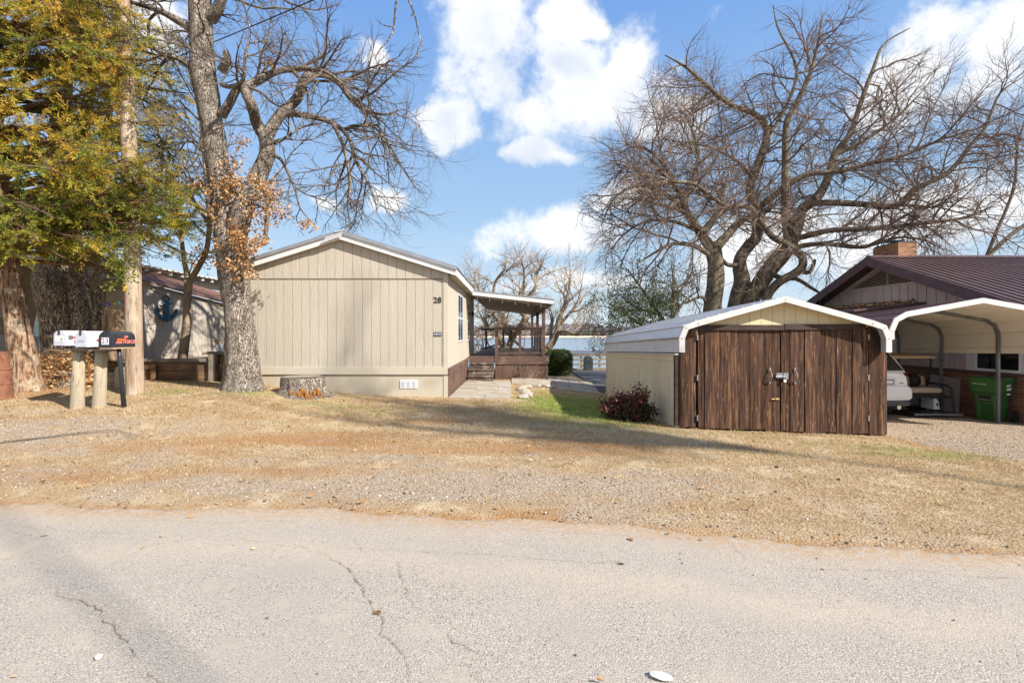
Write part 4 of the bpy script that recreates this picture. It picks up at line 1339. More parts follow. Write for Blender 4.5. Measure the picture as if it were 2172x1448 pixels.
def brick_mat(name, c1, c2, mortar, sc):
    m = bpy.data.materials.new(name); m.use_nodes = True
    nt = m.node_tree; N, L = nt.nodes.new, nt.links.new
    bs = nt.nodes['Principled BSDF']; bs.inputs['Roughness'].default_value = .9
    tc = N('ShaderNodeTexCoord'); sp = N('ShaderNodeSeparateXYZ'); L(tc.outputs['Object'], sp.inputs[0])
    ad = N('ShaderNodeMath'); ad.operation = 'ADD'; L(sp.outputs[0], ad.inputs[0]); L(sp.outputs[1], ad.inputs[1])
    cb = N('ShaderNodeCombineXYZ'); L(ad.outputs[0], cb.inputs[0]); L(sp.outputs[2], cb.inputs[1])
    br = N('ShaderNodeTexBrick'); br.inputs['Scale'].default_value = 1.0
    br.inputs['Brick Width'].default_value = 0.21; br.inputs['Row Height'].default_value = 0.072; br.inputs['Mortar Size'].default_value = 0.006
    br.inputs['Bias'].default_value = -0.1
    br.inputs['Color1'].default_value = (*c1, 1); br.inputs['Color2'].default_value = (*c2, 1); br.inputs['Mortar'].default_value = (*mortar, 1)
    L(cb.outputs[0], br.inputs['Vector'])
    nz = N('ShaderNodeTexNoise'); nz.inputs['Scale'].default_value = 9; L(tc.outputs['Object'], nz.inputs['Vector'])
    mx = N('ShaderNodeMix'); mx.data_type = 'RGBA'; mx.blend_type = 'MULTIPLY'; mx.inputs['Factor'].default_value = 0.5
    L(br.outputs['Color'], mx.inputs['A']); L(nz.outputs['Color'], mx.inputs['B'])
    mv = N('ShaderNodeVectorMath'); mv.operation = 'SCALE'; mv.inputs['Scale'].default_value = 1.3; L(mx.outputs['Result'], mv.inputs[0])
    L(mv.outputs[0], bs.inputs['Base Color'])
    bp = N('ShaderNodeBump'); bp.inputs['Strength'].default_value = .8; bp.inputs['Distance'].default_value = .01; bp.invert = True
    L(br.outputs['Fac'], bp.inputs['Height']); L(bp.outputs[0], bs.inputs['Normal'])
    return m


BRICK = brick_mat('orange_brick', (0.36, 0.17, 0.08), (0.20, 0.085, 0.05), (0.33, 0.26, 0.18), 1)
BRICK2 = brick_mat('red_brown_brick', (0.24, 0.10, 0.06), (0.12, 0.05, 0.035), (0.27, 0.20, 0.15), 1)
MB().box(WX - 0.05, WX + .01, 9.5, 18.9, -0.85, 0.66).build('brick_base', BRICK2, house)
MB().box(WX - 0.075, WX + .01, 9.5, 18.9, 0.662, 0.72).build('brick_ledge', mat('plum_sill', (0.13, 0.075, 0.07), rough=.8), house)
wf = MB()
wy0, wy1, wz0, wz1 = 10.55, 11.62, 0.73, 1.45
wf.box(WX - .03, WX + .011, wy0 - .22, wy0 - .002, wz0 - .004, 2.0); wf.box(WX - .03, WX + .011, wy1 + .002, wy1 + .22, wz0 - .004, 2.0); wf.box(WX - .028, WX + .0105, wy0 - .2, wy1 + .2, 2.001, 2.1)
MB().box(WX + .0, WX + .02, wy0, wy1, 0.8, 1.9)
wfo = wf.build('window', mat('white_window_board', (0.66, 0.64, 0.63), rough=.6), house)
fr2 = MB(); x0, x1 = WX - 0.036, WX + .0112
fr2.box(x0, x1, wy0, wy0 + .05, .73, 2.0); fr2.box(x0, x1, wy1 - .05, wy1, .73, 2.0); fr2.box(x0 - .01, x1, wy0 + .051, wy1 - .051, .73, .79)
fr2.box(x0, x1, wy0 + .051, wy1 - .051, 1.17, 1.235); fr2.box(x0, x1, wy0 + .051, wy1 - .051, 1.9, 2.0)
fr2.build('window_frame', WHITE_VINYL, wfo)
MB().box(WX - .012, WX + .0115, wy0 + .051, wy1 - .051, .791, 1.899).build('pane', mat('dark_pane', (0.012, 0.011, 0.012), rough=.08, spec=.5), wfo)
# low awning roof on the gable wall
aw = MB(); aw.prism([(9.2, 2.20), (WX + .05, 2.42), (WX + .05, 2.47), (9.2, 2.25)], 'y', 13.0, 18.6)
awn = aw.build('awning_roof', PURPLE, house)
ch = MB(); ch.box(11.43, 11.98, 14.3, 15.3, 3.3, 4.30)
chim = ch.build('chimney', BRICK, hroof)
chc = MB(); chc.box(11.45, 11.96, 14.32, 15.28, 4.301, 4.34); chc.beam((11.5, 14.5, 4.40), (11.9, 15.2, 4.46), .5, .02)
chc.tube([(11.55, 14.6, 4.34), (11.55, 14.6, 4.42)], .02, 6); chc.tube([(11.85, 15.1, 4.34), (11.85, 15.1, 4.44)], .02, 6)
chc.build('chimney_cap', IRON, chim)
cfl = MB(); cfl.box(11.40, 12.01, 14.27, 14.298, 3.70, 3.90); cfl.box(11.40, 11.428, 14.30, 15.32, 3.65, 3.92)
cfl.build('chimney_flashing', mat('lead_flashing', (0.33, 0.36, 0.42), rough=.5, metal=.3), chim)

# ================================================================== trees
def catmull(pts, k):
    pts = [Vector(p) for p in pts]
    out = []
    for i in range(len(pts) - 1):
        p0 = pts[max(i - 1, 0)]; p1 = pts[i]; p2 = pts[i + 1]; p3 = pts[min(i + 2, len(pts) - 1)]
        for j in range(k):
            t = j / k
            out.append(0.5 * ((2 * p1) + (p2 - p0) * t + (2 * p0 - 5 * p1 + 4 * p2 - p3) * t * t + (3 * p1 - p0 - 3 * p2 + p3) * t ** 3))
    out.append(pts[-1])
    return out


def lerp_list(v, k):
    out = []
    for a, b in zip(v[:-1], v[1:]):
        for j in range(k): out.append(a + (b - a) * j / k)
    out.append(v[-1])
    return out


class Tree:
    def __init__(s, seed, cfg, bark_rough=0.10, clear=None):
        s.r = random.Random(seed); s.cfg = cfg; s.trunk = MB(); s.br = MB(); s.tips = []; s.rough = bark_rough; s.clear = clear

    def limb(s, pts, rads, n=12, lvl=0, jit=0.0, grow=True, k=5, start=None, taper_cap=True):
        path = catmull(pts, k); rr = lerp_list(rads, k)
        if jit:
            for i in range(1, len(path) - 1):
                path[i] = path[i] + Vector((s.r.uniform(-1, 1), s.r.uniform(-1, 1), s.r.uniform(-1, 1))) * jit * rr[i]
        s.trunk.tube(path, rr, n, rough=s.rough if n > 7 else 0, nscale=2.6)
        if grow: s.grow(path, rr, lvl, start)
        return path

    def px(s, pts, rads, Y, **kw):
        """limb given as photo pixels plus a depth for each point"""
        q = [P(p[0], p[1], (p[2] if len(p) > 2 else Y)) for p in pts]
        return s.limb(q, rads, **kw)

    def rand_perp(s, d):
        v = Vector((s.r.gauss(0, 1), s.r.gauss(0, 1), s.r.gauss(0, 1)))
        v = v - d * v.dot(d)
        return v.normalized()

    def grow(s, path, rads, lvl, start=None):
        if lvl >= len(s.cfg): return
        c = s.cfg[lvl]
        total = sum((b - a).length for a, b in zip(path[:-1], path[1:]))
        if total < 1e-3: return
        pos = total * (c['start'] if start is None else start) + s.r.random() * c['sp']
        acc = 0.0
        i = 0
        while pos < total and i < len(path) - 1:
            seg = (path[i + 1] - path[i]); l = seg.length
            if acc + l < pos or l < 1e-6:
                acc += l; i += 1; continue
            t = (pos - acc) / l
            p = path[i] + seg * t; d = seg.normalized(); rl = rads[i] + (rads[i + 1] - rads[i]) * t
            s.child(p, d, rl, lvl, pos / total)
            pos += c['sp'] * s.r.uniform(0.55, 1.45)
        # always continue past the end
        if lvl > 0 or c.get('end', True):
            for _ in range(c.get('nend', 1)):
                s.child(path[-1], (path[-1] - path[-2]).normalized(), rads[-1] * 1.3, lvl, 1.0, ang=s.r.uniform(5, 30))

    def child(s, p, d, rl, lvl, frac, ang=None):
        c = s.cfg[lvl]
        a = R(c['ang'] * s.r.uniform(0.65, 1.35)) if ang is None else R(ang)
        v = (d * math.cos(a) + s.rand_perp(d) * math.sin(a))
        v = v + Vector((0, 0, c.get('up', 0.0))) + Vector(c.get('bias', (0, 0, 0)))
        v.normalize()
        L = c['L'] * s.r.uniform(0.5, 1.4) * (1.15 - 0.45 * frac)
        r0 = min(c['r'] * s.r.uniform(0.75, 1.25), rl * 0.75)
        seg = c['seg']; pts = [p]; rr = [r0]
        q = p
        for k in range(seg):
            w = c['wig']
            v = (v + Vector((s.r.uniform(-w, w), s.r.uniform(-w, w), s.r.uniform(-w, w))) + Vector((0, 0, c.get('trop', 0.0)))).normalized()
            q = q + v * (L / seg)
            pts.append(q); rr.append(r0 * (1 - (k + 1) / seg * c.get('tap', 0.65)))
        if s.clear and s.clear(pts[-1]): return
        s.br.tube(pts, rr, c['n'], cap=False)
        if lvl == len(s.cfg) - 1: s.tips.append((pts[-1], v))
        else: s.grow(pts, rr, lvl + 1)

    def finish(s, name, label, cat, base, tmat, bmat, group=None):
        t = thing(name, label, cat, base, group=group)
        s.trunk.build('trunk', tmat, t, smooth=True, fix=False)
        b = s.br
        if not b.v: return t
        me = bpy.data.meshes.new('branches')
        off = Vector(base)
        me.from_pydata([(v[0] - off.x, v[1] - off.y, v[2] - off.z) for v in b.v], [], b.f)
        me.materials.append(bmat)
        o = bpy.data.objects.new('branches', me); link(o); o.parent = t
        return t


def leaves_mesh(name, mat_, parent, centers, size, seed, tint=None, fold=0.35, aspect=0.55, flat=0.0, updir=None):
    """many single leaf blades (a bent diamond each)"""
    r = np.random.RandomState(seed)
    n = len(centers)
    C = np.asarray(centers, float)
    a = r.normal(size=(n, 3)); a[:, 2] *= (1 - flat)
    if updir is not None: a = a * 0.7 + np.asarray(updir)
    a /= np.linalg.norm(a, axis=1)[:, None]
    b = np.cross(a, r.normal(size=(n, 3))); b /= np.linalg.norm(b, axis=1)[:, None]
    c = np.cross(a, b)
    sz = size * r.uniform(0.6, 1.35, n)[:, None]
    v0 = C; v1 = C + a * sz * 0.5 + b * sz * aspect * 0.5 + c * sz * fold * 0.3
    v2 = C + a * sz; v3 = C + a * sz * 0.5 - b * sz * aspect * 0.5 + c * sz * fold * 0.3
    V = np.stack([v0, v1, v2, v3], 1).reshape(-1, 3)
    Fq = np.arange(n * 4).reshape(n, 4)
    tri = np.concatenate([Fq[:, [0, 1, 2]], Fq[:, [0, 2, 3]]])
    T = np.repeat(tint if tint is not None else r.rand(n), 4)
    return fast_mesh(name, V, tri, mat_, parent, attr={'tint': ('F', T)})


DRY_LEAF = leaf_mat('dry_oak_leaves', [(0, (0.20, 0.09, 0.035)), (0.5, (0.46, 0.25, 0.10)), (1, (0.62, 0.42, 0.22))], trans=0.2)
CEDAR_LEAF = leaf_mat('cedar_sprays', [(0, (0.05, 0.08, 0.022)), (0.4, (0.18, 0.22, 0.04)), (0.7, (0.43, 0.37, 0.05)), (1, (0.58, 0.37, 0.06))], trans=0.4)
GREEN_LEAF = leaf_mat('privet_leaves', [(0, (0.05, 0.075, 0.015)), (0.6, (0.16, 0.19, 0.03)), (1, (0.28, 0.27, 0.05))], trans=0.3)
OAK_CFG = [dict(sp=0.21, L=1.5, ang=55, r=0.033, seg=6, wig=0.30, n=5, start=0.35, trop=-0.03, up=0.1),
           dict(sp=0.17, L=0.66, ang=48, r=0.0125, seg=4, wig=0.30, n=4, start=0.12, trop=0.0, nend=2),
           dict(sp=0.095, L=0.28, ang=45, r=0.0062, seg=3, wig=0.32, n=3, start=0.1, trop=0.05, nend=2)]

# ---- big oak by the mobile home
clear_home = lambda p: (HX0 - .4 < p.x < HX1 + .4 and p.y > HY0 - 0.75 and p.z < 3.95)
oak = Tree(21, OAK_CFG, 0.11, clear=clear_home)
main = oak.px([(516, 842, 10.42), (515, 826, 10.42), (514, 806, 10.42), (512, 770, 10.4), (510, 700, 10.4), (497, 600, 10.4), (490, 520, 10.4), (482, 440, 10.42), (462, 350, 10.45), (450, 260, 10.5), (434, 170, 10.55), (428, 100, 10.6), (424, 10, 10.6), (430, -150, 10.5), (418, -320, 10.6)],
              [0.52, 0.45, 0.38, 0.33, 0.285, 0.29, 0.315, 0.28, 0.24, 0.215, 0.25, 0.235, 0.225, 0.18, 0.13], 10.4, n=26, k=7, start=0.62)
oak.px([(500, 500, 10.35), (520, 430, 10.20), (545, 380, 10.89), (566, 330, 10.96), (564, 290, 11.02)], [0.23, 0.20, 0.185, 0.17, 0.165], 10.3, n=18, k=6, start=0.9)
oak.px([(564, 292, 11.02), (588, 252, 11.09), (612, 228, 11.15), (632, 207, 11.15), (641, 178, 11.15), (656, 160, 11.28), (686, 158, 11.41), (716, 173, 11.54), (737, 200, 11.54), (754, 221, 11.67), (781, 235, 11.67), (815, 243, 11.67), (850, 232, 11.67)],
       [0.15, 0.125, 0.115, 0.11, 0.10, 0.095, 0.085, 0.075, 0.065, 0.05, 0.04, 0.025, 0.012], 9.8, n=12, start=0.30)
oak.px([(564, 294, 11.02), (545, 262, 10.89), (533, 221, 10.20), (522, 188, 10.30), (553, 169, 10.63), (588, 152, 10.76), (630, 145, 10.89), (671, 148, 10.76), (700, 158, 10.50), (735, 185, 10.50)],
       [0.15, 0.12, 0.11, 0.10, 0.085, 0.075, 0.06, 0.045, 0.03, 0.015], 10.2, n=12, start=0.3)
oak.px([(612, 240, 11.15), (640, 244, 11.41), (688, 254, 11.67), (723, 273, 11.80), (743, 300, 11.87), (755, 342, 11.93), (778, 382, 11.93), (795, 425, 11.93), (800, 455, 11.93)], [0.085, 0.07, 0.062, 0.055, 0.048, 0.04, 0.03, 0.02, 0.01], 9.4, n=9, start=0.25)
oak.px([(726, 276, 11.80), (750, 268, 11.93), (771, 267, 12.06), (802, 267, 12.19), (816, 300, 12.19), (847, 312, 12.32), (880, 320, 12.32)], [0.05, 0.048, 0.042, 0.035, 0.028, 0.02, 0.01], 9.2, n=8, start=0.2)
oak.px([(705, 260, 11.67), (726, 304, 11.67), (738, 352, 11.67), (743, 392, 11.67), (741, 430, 11.67), (760, 452, 11.67)], [0.05, 0.042, 0.035, 0.028, 0.02, 0.01], 9.5, n=8, start=0.25)
oak.px([(470, 245, 10.45), (485, 222, 10.35), (505, 186, 10.30), (525, 184, 10.25)], [0.10, 0.085, 0.08, 0.07], 10.4, n=10, start=0.9)
oak.px([(408, 62, 10.60), (370, 40, 10.60), (330, 20, 10.70), (265, 0, 10.80), (230, -20, 11.00)], [0.10, 0.075, 0.06, 0.04, 0.02], 10.6, n=10, start=0.2)
oak.px([(407, 142, 10.50), (380, 125, 10.40), (345, 112, 10.30), (300, 92, 10.20), (262, 92, 10.00)], [0.09, 0.06, 0.05, 0.035, 0.015], 10.4, n=9, start=0.2)
oak.px([(446, 40, 10.60), (462, 20, 10.50), (482, -20, 10.40), (560, -80, 10.76), (640, -90, 11.02)], [0.13, 0.12, 0.10, 0.06, 0.03], 10.4, n=10, start=0.15)
oak.px([(470, 150, 10.50), (482, 128, 10.40), (478, 110, 10.40)], [0.10, 0.07, 0.055], 10.4, n=10, grow=False)
oak.px([(470, 180, 10.50), (490, 184, 10.30), (515, 170, 10.00), (520, 120, 9.90), (530, 70, 9.90), (520, 20, 9.90)], [0.05, 0.045, 0.04, 0.03, 0.02, 0.012], 10.2, n=8, start=.3)
oak.px([(584, 305, 11.02), (610, 290, 11.28), (640, 270, 11.41), (680, 262, 11.54)], [0.04, 0.033, 0.025, 0.015], 9.9, n=7, start=.2)
oak.px([(583, 330, 10.96), (600, 345, 11.15), (625, 400, 11.28), (636, 440, 11.28), (660, 470, 11.41)], [0.045, 0.035, 0.025, 0.018, 0.01], 9.9, n=7, start=.2)
oak.px([(560, 520, 10.76), (568, 450, 10.60), (562, 400, 10.80)], [0.05, 0.045, 0.03], 10.4, n=7, start=.3)
oak.px([(455, 300, 10.50), (430, 320, 10.30), (405, 300, 10.10), (370, 310, 9.90)], [0.05, 0.035, 0.025, 0.012], 10.3, n=7, start=.2)
oak_t = oak.finish('oak_tree', 'large bare oak with thick trunk and dry brown leaves before the beige mobile home', 'tree', P(515, 826, 10.42), BARK_OAK, TWIG_GREY)
rl_ = np.random.RandomState(5)
cen = []
for (cx, cy, rx, ry, y0, y1, n) in [(535, 415, 62, 42, 9.8, 10.35, 620), (500, 360, 38, 32, 9.8, 10.3, 240), (530, 480, 55, 58, 9.7, 10.3, 560), (492, 530, 44, 48, 9.7, 10.2, 450), (470, 420, 38, 38, 9.8, 10.2, 150), (515, 575, 26, 30, 9.7, 10.1, 160),
                                   (508, 300, 28, 18, 10, 10.3, 80), (585, 400, 22, 16, 9.8, 10.2, 90), (598, 448, 24, 18, 9.8, 10.2, 80), (650, 476, 16, 14, 9.9, 10.2, 80), (580, 445, 20, 15, 9.9, 10.2, 60), (425, 395, 25, 12, 9.9, 10.2, 60),
                                   (562, 130, 12, 12, 10.2, 10.4, 50), (780, 345, 6, 8, 12, 12.2, 20), (450, 460, 16, 40, 9.9, 10.3, 70)]:
    cl = [(rl_.rand() * 6.283, math.sqrt(rl_.rand())) for _ in range(max(3, n // 14))]
    for _ in range(n):
        a, q = cl[rl_.randint(len(cl))]
        cen.append(P(cx + math.cos(a) * q * rx + rl_.randn() * 6, cy + math.sin(a) * q * ry + rl_.randn() * 6, y0 + (y1 - y0) * rl_.rand())[:])
leaves_mesh('dry_leaves', DRY_LEAF, oak_t, cen, 0.066, 9, aspect=0.6, fold=0.9)

# ---- forked slender tree by the anchor shed
SL_CFG = [dict(sp=0.20, L=1.3, ang=50, r=0.022, seg=5, wig=0.25, n=4, start=0.25, trop=0.03, up=.1),
          dict(sp=0.15, L=0.6, ang=45, r=0.009, seg=4, wig=0.28, n=3, start=0.12, nend=2),
          dict(sp=0.13, L=0.25, ang=45, r=0.005, seg=2, wig=0.3, n=3, start=0.1)]
slen = Tree(33, SL_CFG, 0.05)
slen.px([(386, 772, 12.6), (389, 745, 12.55), (396, 690, 12.5), (397, 640, 12.5), (400, 595, 12.5)], [0.125, 0.115, 0.10, 0.09, 0.10], 12.5, n=14, start=0.95)
slen.px([(400, 597, 12.5), (390, 545, 12.5), (383, 490, 12.6), (372, 430, 12.7), (350, 350, 12.9), (330, 250, 13)], [0.075, 0.055, 0.05, 0.04, 0.03, 0.015], 12.6, n=9, start=.2)
slen.px([(402, 597, 12.5), (422, 565, 12.4), (438, 530, 12.3), (444, 480, 12.3), (440, 420, 12.3), (432, 330, 12.4), (420, 230, 12.5), (400, 150, 12.6)], [0.075, 0.07, 0.065, 0.055, 0.05, 0.04, 0.028, 0.015], 12.4, n=9, start=.2)
slen.px([(440, 470, 12.3), (420, 440, 12.2), (400, 400, 12.1), (390, 340, 12)], [0.05, 0.04, 0.03, 0.015], 12.4, n=7, start=.2)
slen_t = slen.finish('slender_tree', 'slender forked tree with smooth tan bark growing before the anchor shed', 'tree', P(388, 762, 12.55), BARK_SMOOTH, TWIG_GREY)
cen = [P(435 + 16 * rl_.randn(), 540 + 14 * rl_.randn(), 12.2 + .15 * rl_.randn())[:] for _ in range(130)] + [P(410 + 8 * rl_.randn(), 555 + 8 * rl_.randn(), 12.3)[:] for _ in range(25)] + [P(415 + 14 * rl_.randn(), 395 + 8 * rl_.randn(), 12.1)[:] for _ in range(50)]
leaves_mesh('dry_leaves', DRY_LEAF, slen_t, cen, 0.085, 10, aspect=0.6, fold=0.9)

# ---- leaning pair of dark trunks, thin trunk, broken stump, cedar (left of the picture)
lean = Tree(41, [dict(sp=0.7, L=1.6, ang=55, r=0.04, seg=6, wig=.25, n=5, start=.5), dict(sp=0.35, L=.6, ang=45, r=0.013, seg=4, wig=.3, n=3, start=.2)], 0.10)
lean.px([(138, 775, 11.6), (134, 740, 11.6), (128, 690, 11.6), (117, 640, 11.6), (109, 600, 11.6), (112, 560, 11.7), (120, 450, 11.8), (128, 300, 11.8), (134, 150, 11.8), (140, 40, 11.8), (150, -120, 11.8)],
        [0.45, 0.40, 0.37, 0.36, 0.36, 0.32, 0.27, 0.22, 0.18, 0.16, 0.1], 11.6, n=22, k=6, start=.6)
lean.px([(190, 775, 11.7), (184, 740, 11.7), (178, 690, 11.75), (166, 630, 11.8), (157, 570, 11.9), (150, 480, 12.1), (160, 350, 12.3), (190, 200, 12.4), (210, 60, 12.4)], [0.33, 0.30, 0.27, 0.25, 0.24, 0.20, 0.16, 0.12, 0.07], 11.7, n=20, k=6, start=.6)
lean_t = lean.finish('leaning_tree', 'pair of thick dark furrowed leaning trunks between the cedar and the utility pole', 'tree', P(155, 770, 11.6), BARK_DARK, TWIG_GREY)
thin = Tree(43, SL_CFG, 0.06)
thin.px([(226, 775, 11.5), (217, 735, 11.5), (208, 690, 11.5), (206, 640, 11.5), (204, 590, 11.5), (206, 530, 11.5), (212, 440, 11.6), (222, 330, 11.6), (235, 200, 11.7)], [0.16, 0.13, 0.12, 0.085, 0.075, 0.065, 0.055, 0.04, 0.02], 11.5, n=12, start=.5)
thin.px([(212, 710, 11.5), (200, 660, 11.45), (190, 625, 11.4), (182, 600, 11.4), (172, 560, 11.4)], [0.07, 0.06, 0.055, 0.045, 0.03], 11.5, n=8, start=.8)
thin_t = thin.finish('thin_trunk_tree', 'thin dark trunk with a few green leaves, just left of the utility pole', 'tree', P(222, 768, 11.5), BARK_DARK, TWIG_GREY)
cen = []
for (cx, cy, sx, sy, n) in ((245, 560, 18, 16, 170), (270, 585, 14, 12, 120), (235, 605, 14, 8, 50), (260, 540, 20, 10, 80), (285, 565, 10, 8, 40)):
    cen += [P(cx + sx * rl_.randn() * .8, cy + sy * rl_.randn() * .8, 9.5 + .3 * rl_.randn())[:] for _ in range(n)]
leaves_mesh('green_leaves', GREEN_LEAF, thin_t, cen, 0.07, 12, aspect=0.42, fold=.4)
bs_ = MB()
for (cx, w, h0, top, y) in ((247, 15, 765, 655, 11.3), (234, 10, 765, 652, 11.4), (226, 8, 765, 668, 11.35)):
    b = P(cx - 3, h0, y); t = P(cx + 1, top, y)
    bs_.tube(catmull([b, b.lerp(t, .4), b.lerp(t, .8), t], 5), lerp_list([w * y / F * 1.15, w * y / F, w * y / F * .95, w * y / F * 1.05], 5), 14, rough=.18, nscale=5)
tag(bs_.build('broken_trunk', mat('pale_rotten_wood', (0.40, 0.29, 0.18), (0.13, 0.085, 0.055), rough=.95, scale=10, stretch=(1, 1, .3), bump=.8, bscale=25, bstretch=(1, 1, .2), bdist=.03), smooth=True, origin=P(245, 768, 11.3)),
    'pale broken trunk with jagged rotten top behind the mailboxes', 'stump')

ced = Tree(51, [], 0.16)
ced.px([(60, 838, 10.2), (58, 822, 10.2), (52, 780, 10.2), (44, 720, 10.2), (34, 660, 10.2), (24, 600, 10.2), (16, 540, 10.2), (4, 450, 10.2), (-8, 330, 10.2), (-14, 150, 10.2), (-10, -60, 10.2), (0, -300, 10.3)],
       [0.37, 0.30, 0.245, 0.215, 0.20, 0.20, 0.18, 0.18, 0.16, 0.13, 0.09, 0.04], 10.2, n=24, k=7, grow=False)
rc = random.Random(77)
PL_C, PL_D, PL_L, PL_T = [], [], [], []
ctr = [(-3.2, 0), (3.3, -.25), (4.6, -.12), (6.2, -.05), (8, 0), (9.6, .0), (11, .05)]


def reach(z):
    return float(np.interp(z, [2.9, 3.5, 4.4, 5.4, 6.4, 8.0, 9.0, 11], [2.6, 3.9, 4.5, 4.3, 3.9, 3.5, 3.0, 1.4]))


pads = [(268, 350, 9.5), (262, 400, 9.5), (300, 380, 9.6), (335, 440, 9.6), (375, 460, 9.7), (385, 400, 9.8), (350, 370, 9.7), (300, 470, 9.5), (250, 190, 9.6), (285, 230, 9.5), (300, 290, 9.6), (262, 250, 9.5),
        (255, 60, 9.7), (280, 130, 9.6), (300, 180, 9.7), (240, 130, 9.5), (330, 500, 9.6), (280, 430, 9.4), (240, 320, 9.4), (320, 340, 9.8), (60, 520, 9.3), (30, 500, 9.2), (70, 490, 9.4), (20, 530, 9.3), (210, 30, 9.6), (360, 490, 9.8), (300, 520, 9.7), (345, 525, 9.8), (390, 440, 9.8), (320, 420, 9.6), (365, 430, 9.9), (310, 470, 9.7), (280, 500, 9.6), (395, 470, 9.9), (340, 400, 10.4), (370, 500, 10.4)]
nb = 0
while nb < 160 + len(pads):
    z = rc.uniform(3.1, 10.6)
    py = HZ - (z - EYE) * F / 10.2
    tx = float(np.interp(py, [-300, -60, 150, 330, 450, 540, 600], [0, -10, -14, -8, 4, 16, 24]))
    base = P(tx, py, 10.2)
    az = R(rc.uniform(-165, 75) if nb % 3 else rc.gauss(-24, 24))
    bt_ = rc.gauss(0, .10)
    L = reach(z) * rc.uniform(0.6, 1.06) * (1.0 if abs(math.degrees(az)) < 60 else 0.75)
    if math.degrees(az) < -110: L *= 0.75
    nb += 1
    d = Vector((math.cos(az), math.sin(az), rc.uniform(-0.05, 0.35)))
    pts = [base]; q = base; droop = rc.uniform(0.03, 0.10)
    pad = nb > 160
    if pad:
        tgt = P(*pads[nb - 161]); base = P(-8, min(470, pads[nb - 161][1] + 60), 10.2); pts = [base]; q = base
        d = (tgt - base); L = d.length; d = d / L + Vector((0, 0, .12)); droop = .03
    n = 8
    for k in range(n):
        d = (d + Vector((rc.uniform(-.14, .14), rc.uniform(-.14, .14), -droop + rc.uniform(-.05, .05) + (0.10 if k > 5 else 0)))).normalized()
        q = q + d * (L / n); pts.append(q)
    r0 = 0.018 + 0.013 * L
    ced.br.tube(pts, [r0 * (1 - 0.85 * k / n) for k in range(n + 1)], 5, cap=False)
    for k in range(2, n + 1):
        if rc.random() < 0.18: continue
        for _ in range(2 if k < 4 else 3):
            p = pts[k - 1].lerp(pts[k], rc.random())
            dd = (pts[k] - pts[k - 1]).normalized()
            side = Vector((rc.gauss(0, 1), rc.gauss(0, 1), rc.gauss(0.1, .7))).normalized()
            dv = (dd * rc.uniform(.5, 1.1) + side * .9 + Vector((0, 0, -.12))).normalized()
            ln = rc.uniform(0.35, 0.75)
            e = p + dv * ln
            if (not pad and e.z < 3.05 + max(0, (e.x + 8.6)) * 0.3) or (not pad and mnoise.noise(e * 0.9) > 0.28) or (pad and k < 4): continue
            ced.br.tube([p, p + dv * ln * .5, e], [0.008, 0.006, 0.003], 3, cap=False)
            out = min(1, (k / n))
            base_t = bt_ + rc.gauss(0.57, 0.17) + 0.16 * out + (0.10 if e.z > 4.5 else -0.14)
            for j in range(3):
                f = 0.25 + 0.3 * j
                s2 = (dv + Vector((rc.gauss(0, .6), rc.gauss(0, .6), rc.gauss(-0.05, .5)))).normalized()
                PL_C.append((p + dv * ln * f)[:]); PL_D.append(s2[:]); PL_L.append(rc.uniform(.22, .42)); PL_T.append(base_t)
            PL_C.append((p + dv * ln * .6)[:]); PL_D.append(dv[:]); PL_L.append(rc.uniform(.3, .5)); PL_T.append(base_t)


def plumes(C, D, Ls, T, nb, seed, blade=0.085, width=0.021):
    r = np.random.RandomState(seed)
    C = np.array(C); D = np.array(D); Ls = np.array(Ls); T = np.array(T)
    n = len(C)
    u = r.rand(n, nb)
    ax = D / np.linalg.norm(D, axis=1)[:, None]
    s = np.cross(ax, r.normal(size=(n, 3))); s /= np.linalg.norm(s, axis=1)[:, None]
    w = np.cross(ax, s)
    th = r.rand(n, nb) * 6.283
    rad = s[:, None, :] * np.cos(th)[..., None] + w[:, None, :] * (0.55 * np.sin(th))[..., None]
    p0 = C[:, None, :] + ax[:, None, :] * (u * Ls[:, None])[..., None] + rad * (0.008)
    open_ = 0.75 * (1 - u) + 0.25
    dirv = ax[:, None, :] * (1.0 - 0.45 * open_)[..., None] + rad * (open_)[..., None] + r.normal(size=(n, nb, 3)) * 0.22
    dirv /= np.linalg.norm(dirv, axis=2)[..., None]
    bl = blade * r.uniform(.6, 1.4, (n, nb)) * (1.15 - 0.5 * u)
    p1 = p0 + dirv * bl[..., None]
    sd = np.cross(dirv, r.normal(size=(n, nb, 3))); sd /= np.linalg.norm(sd, axis=2)[..., None]
    m = p0 + dirv * (bl * 0.55)[..., None]
    a = m + sd * width / 2; b = m - sd * width / 2
    V = np.stack([p0, a, p1, b], 2).reshape(-1, 3)
    t = np.clip(T[:, None] - 0.22 + 0.38 * u + r.normal(size=(n, nb)) * 0.08, 0, 1)
    return V, np.arange(n * nb * 4).reshape(-1, 4), np.repeat(t.ravel(), 4)


V, Fq, T = plumes(PL_C, PL_D, PL_L, PL_T, 34, 6, 0.072, 0.015)
ced_t = ced.finish('cedar_tree', 'tall cedar with shaggy leaning trunk and dense green ochre foliage at the left edge', 'tree', P(58, 824, 10.2), BARK_CEDAR, mat('cedar_branch', (0.16, 0.09, 0.055), (0.10, .06, .04), rough=.9, scale=8))
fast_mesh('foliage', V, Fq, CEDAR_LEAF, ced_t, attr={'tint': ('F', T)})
print('cedar blades', len(Fq))

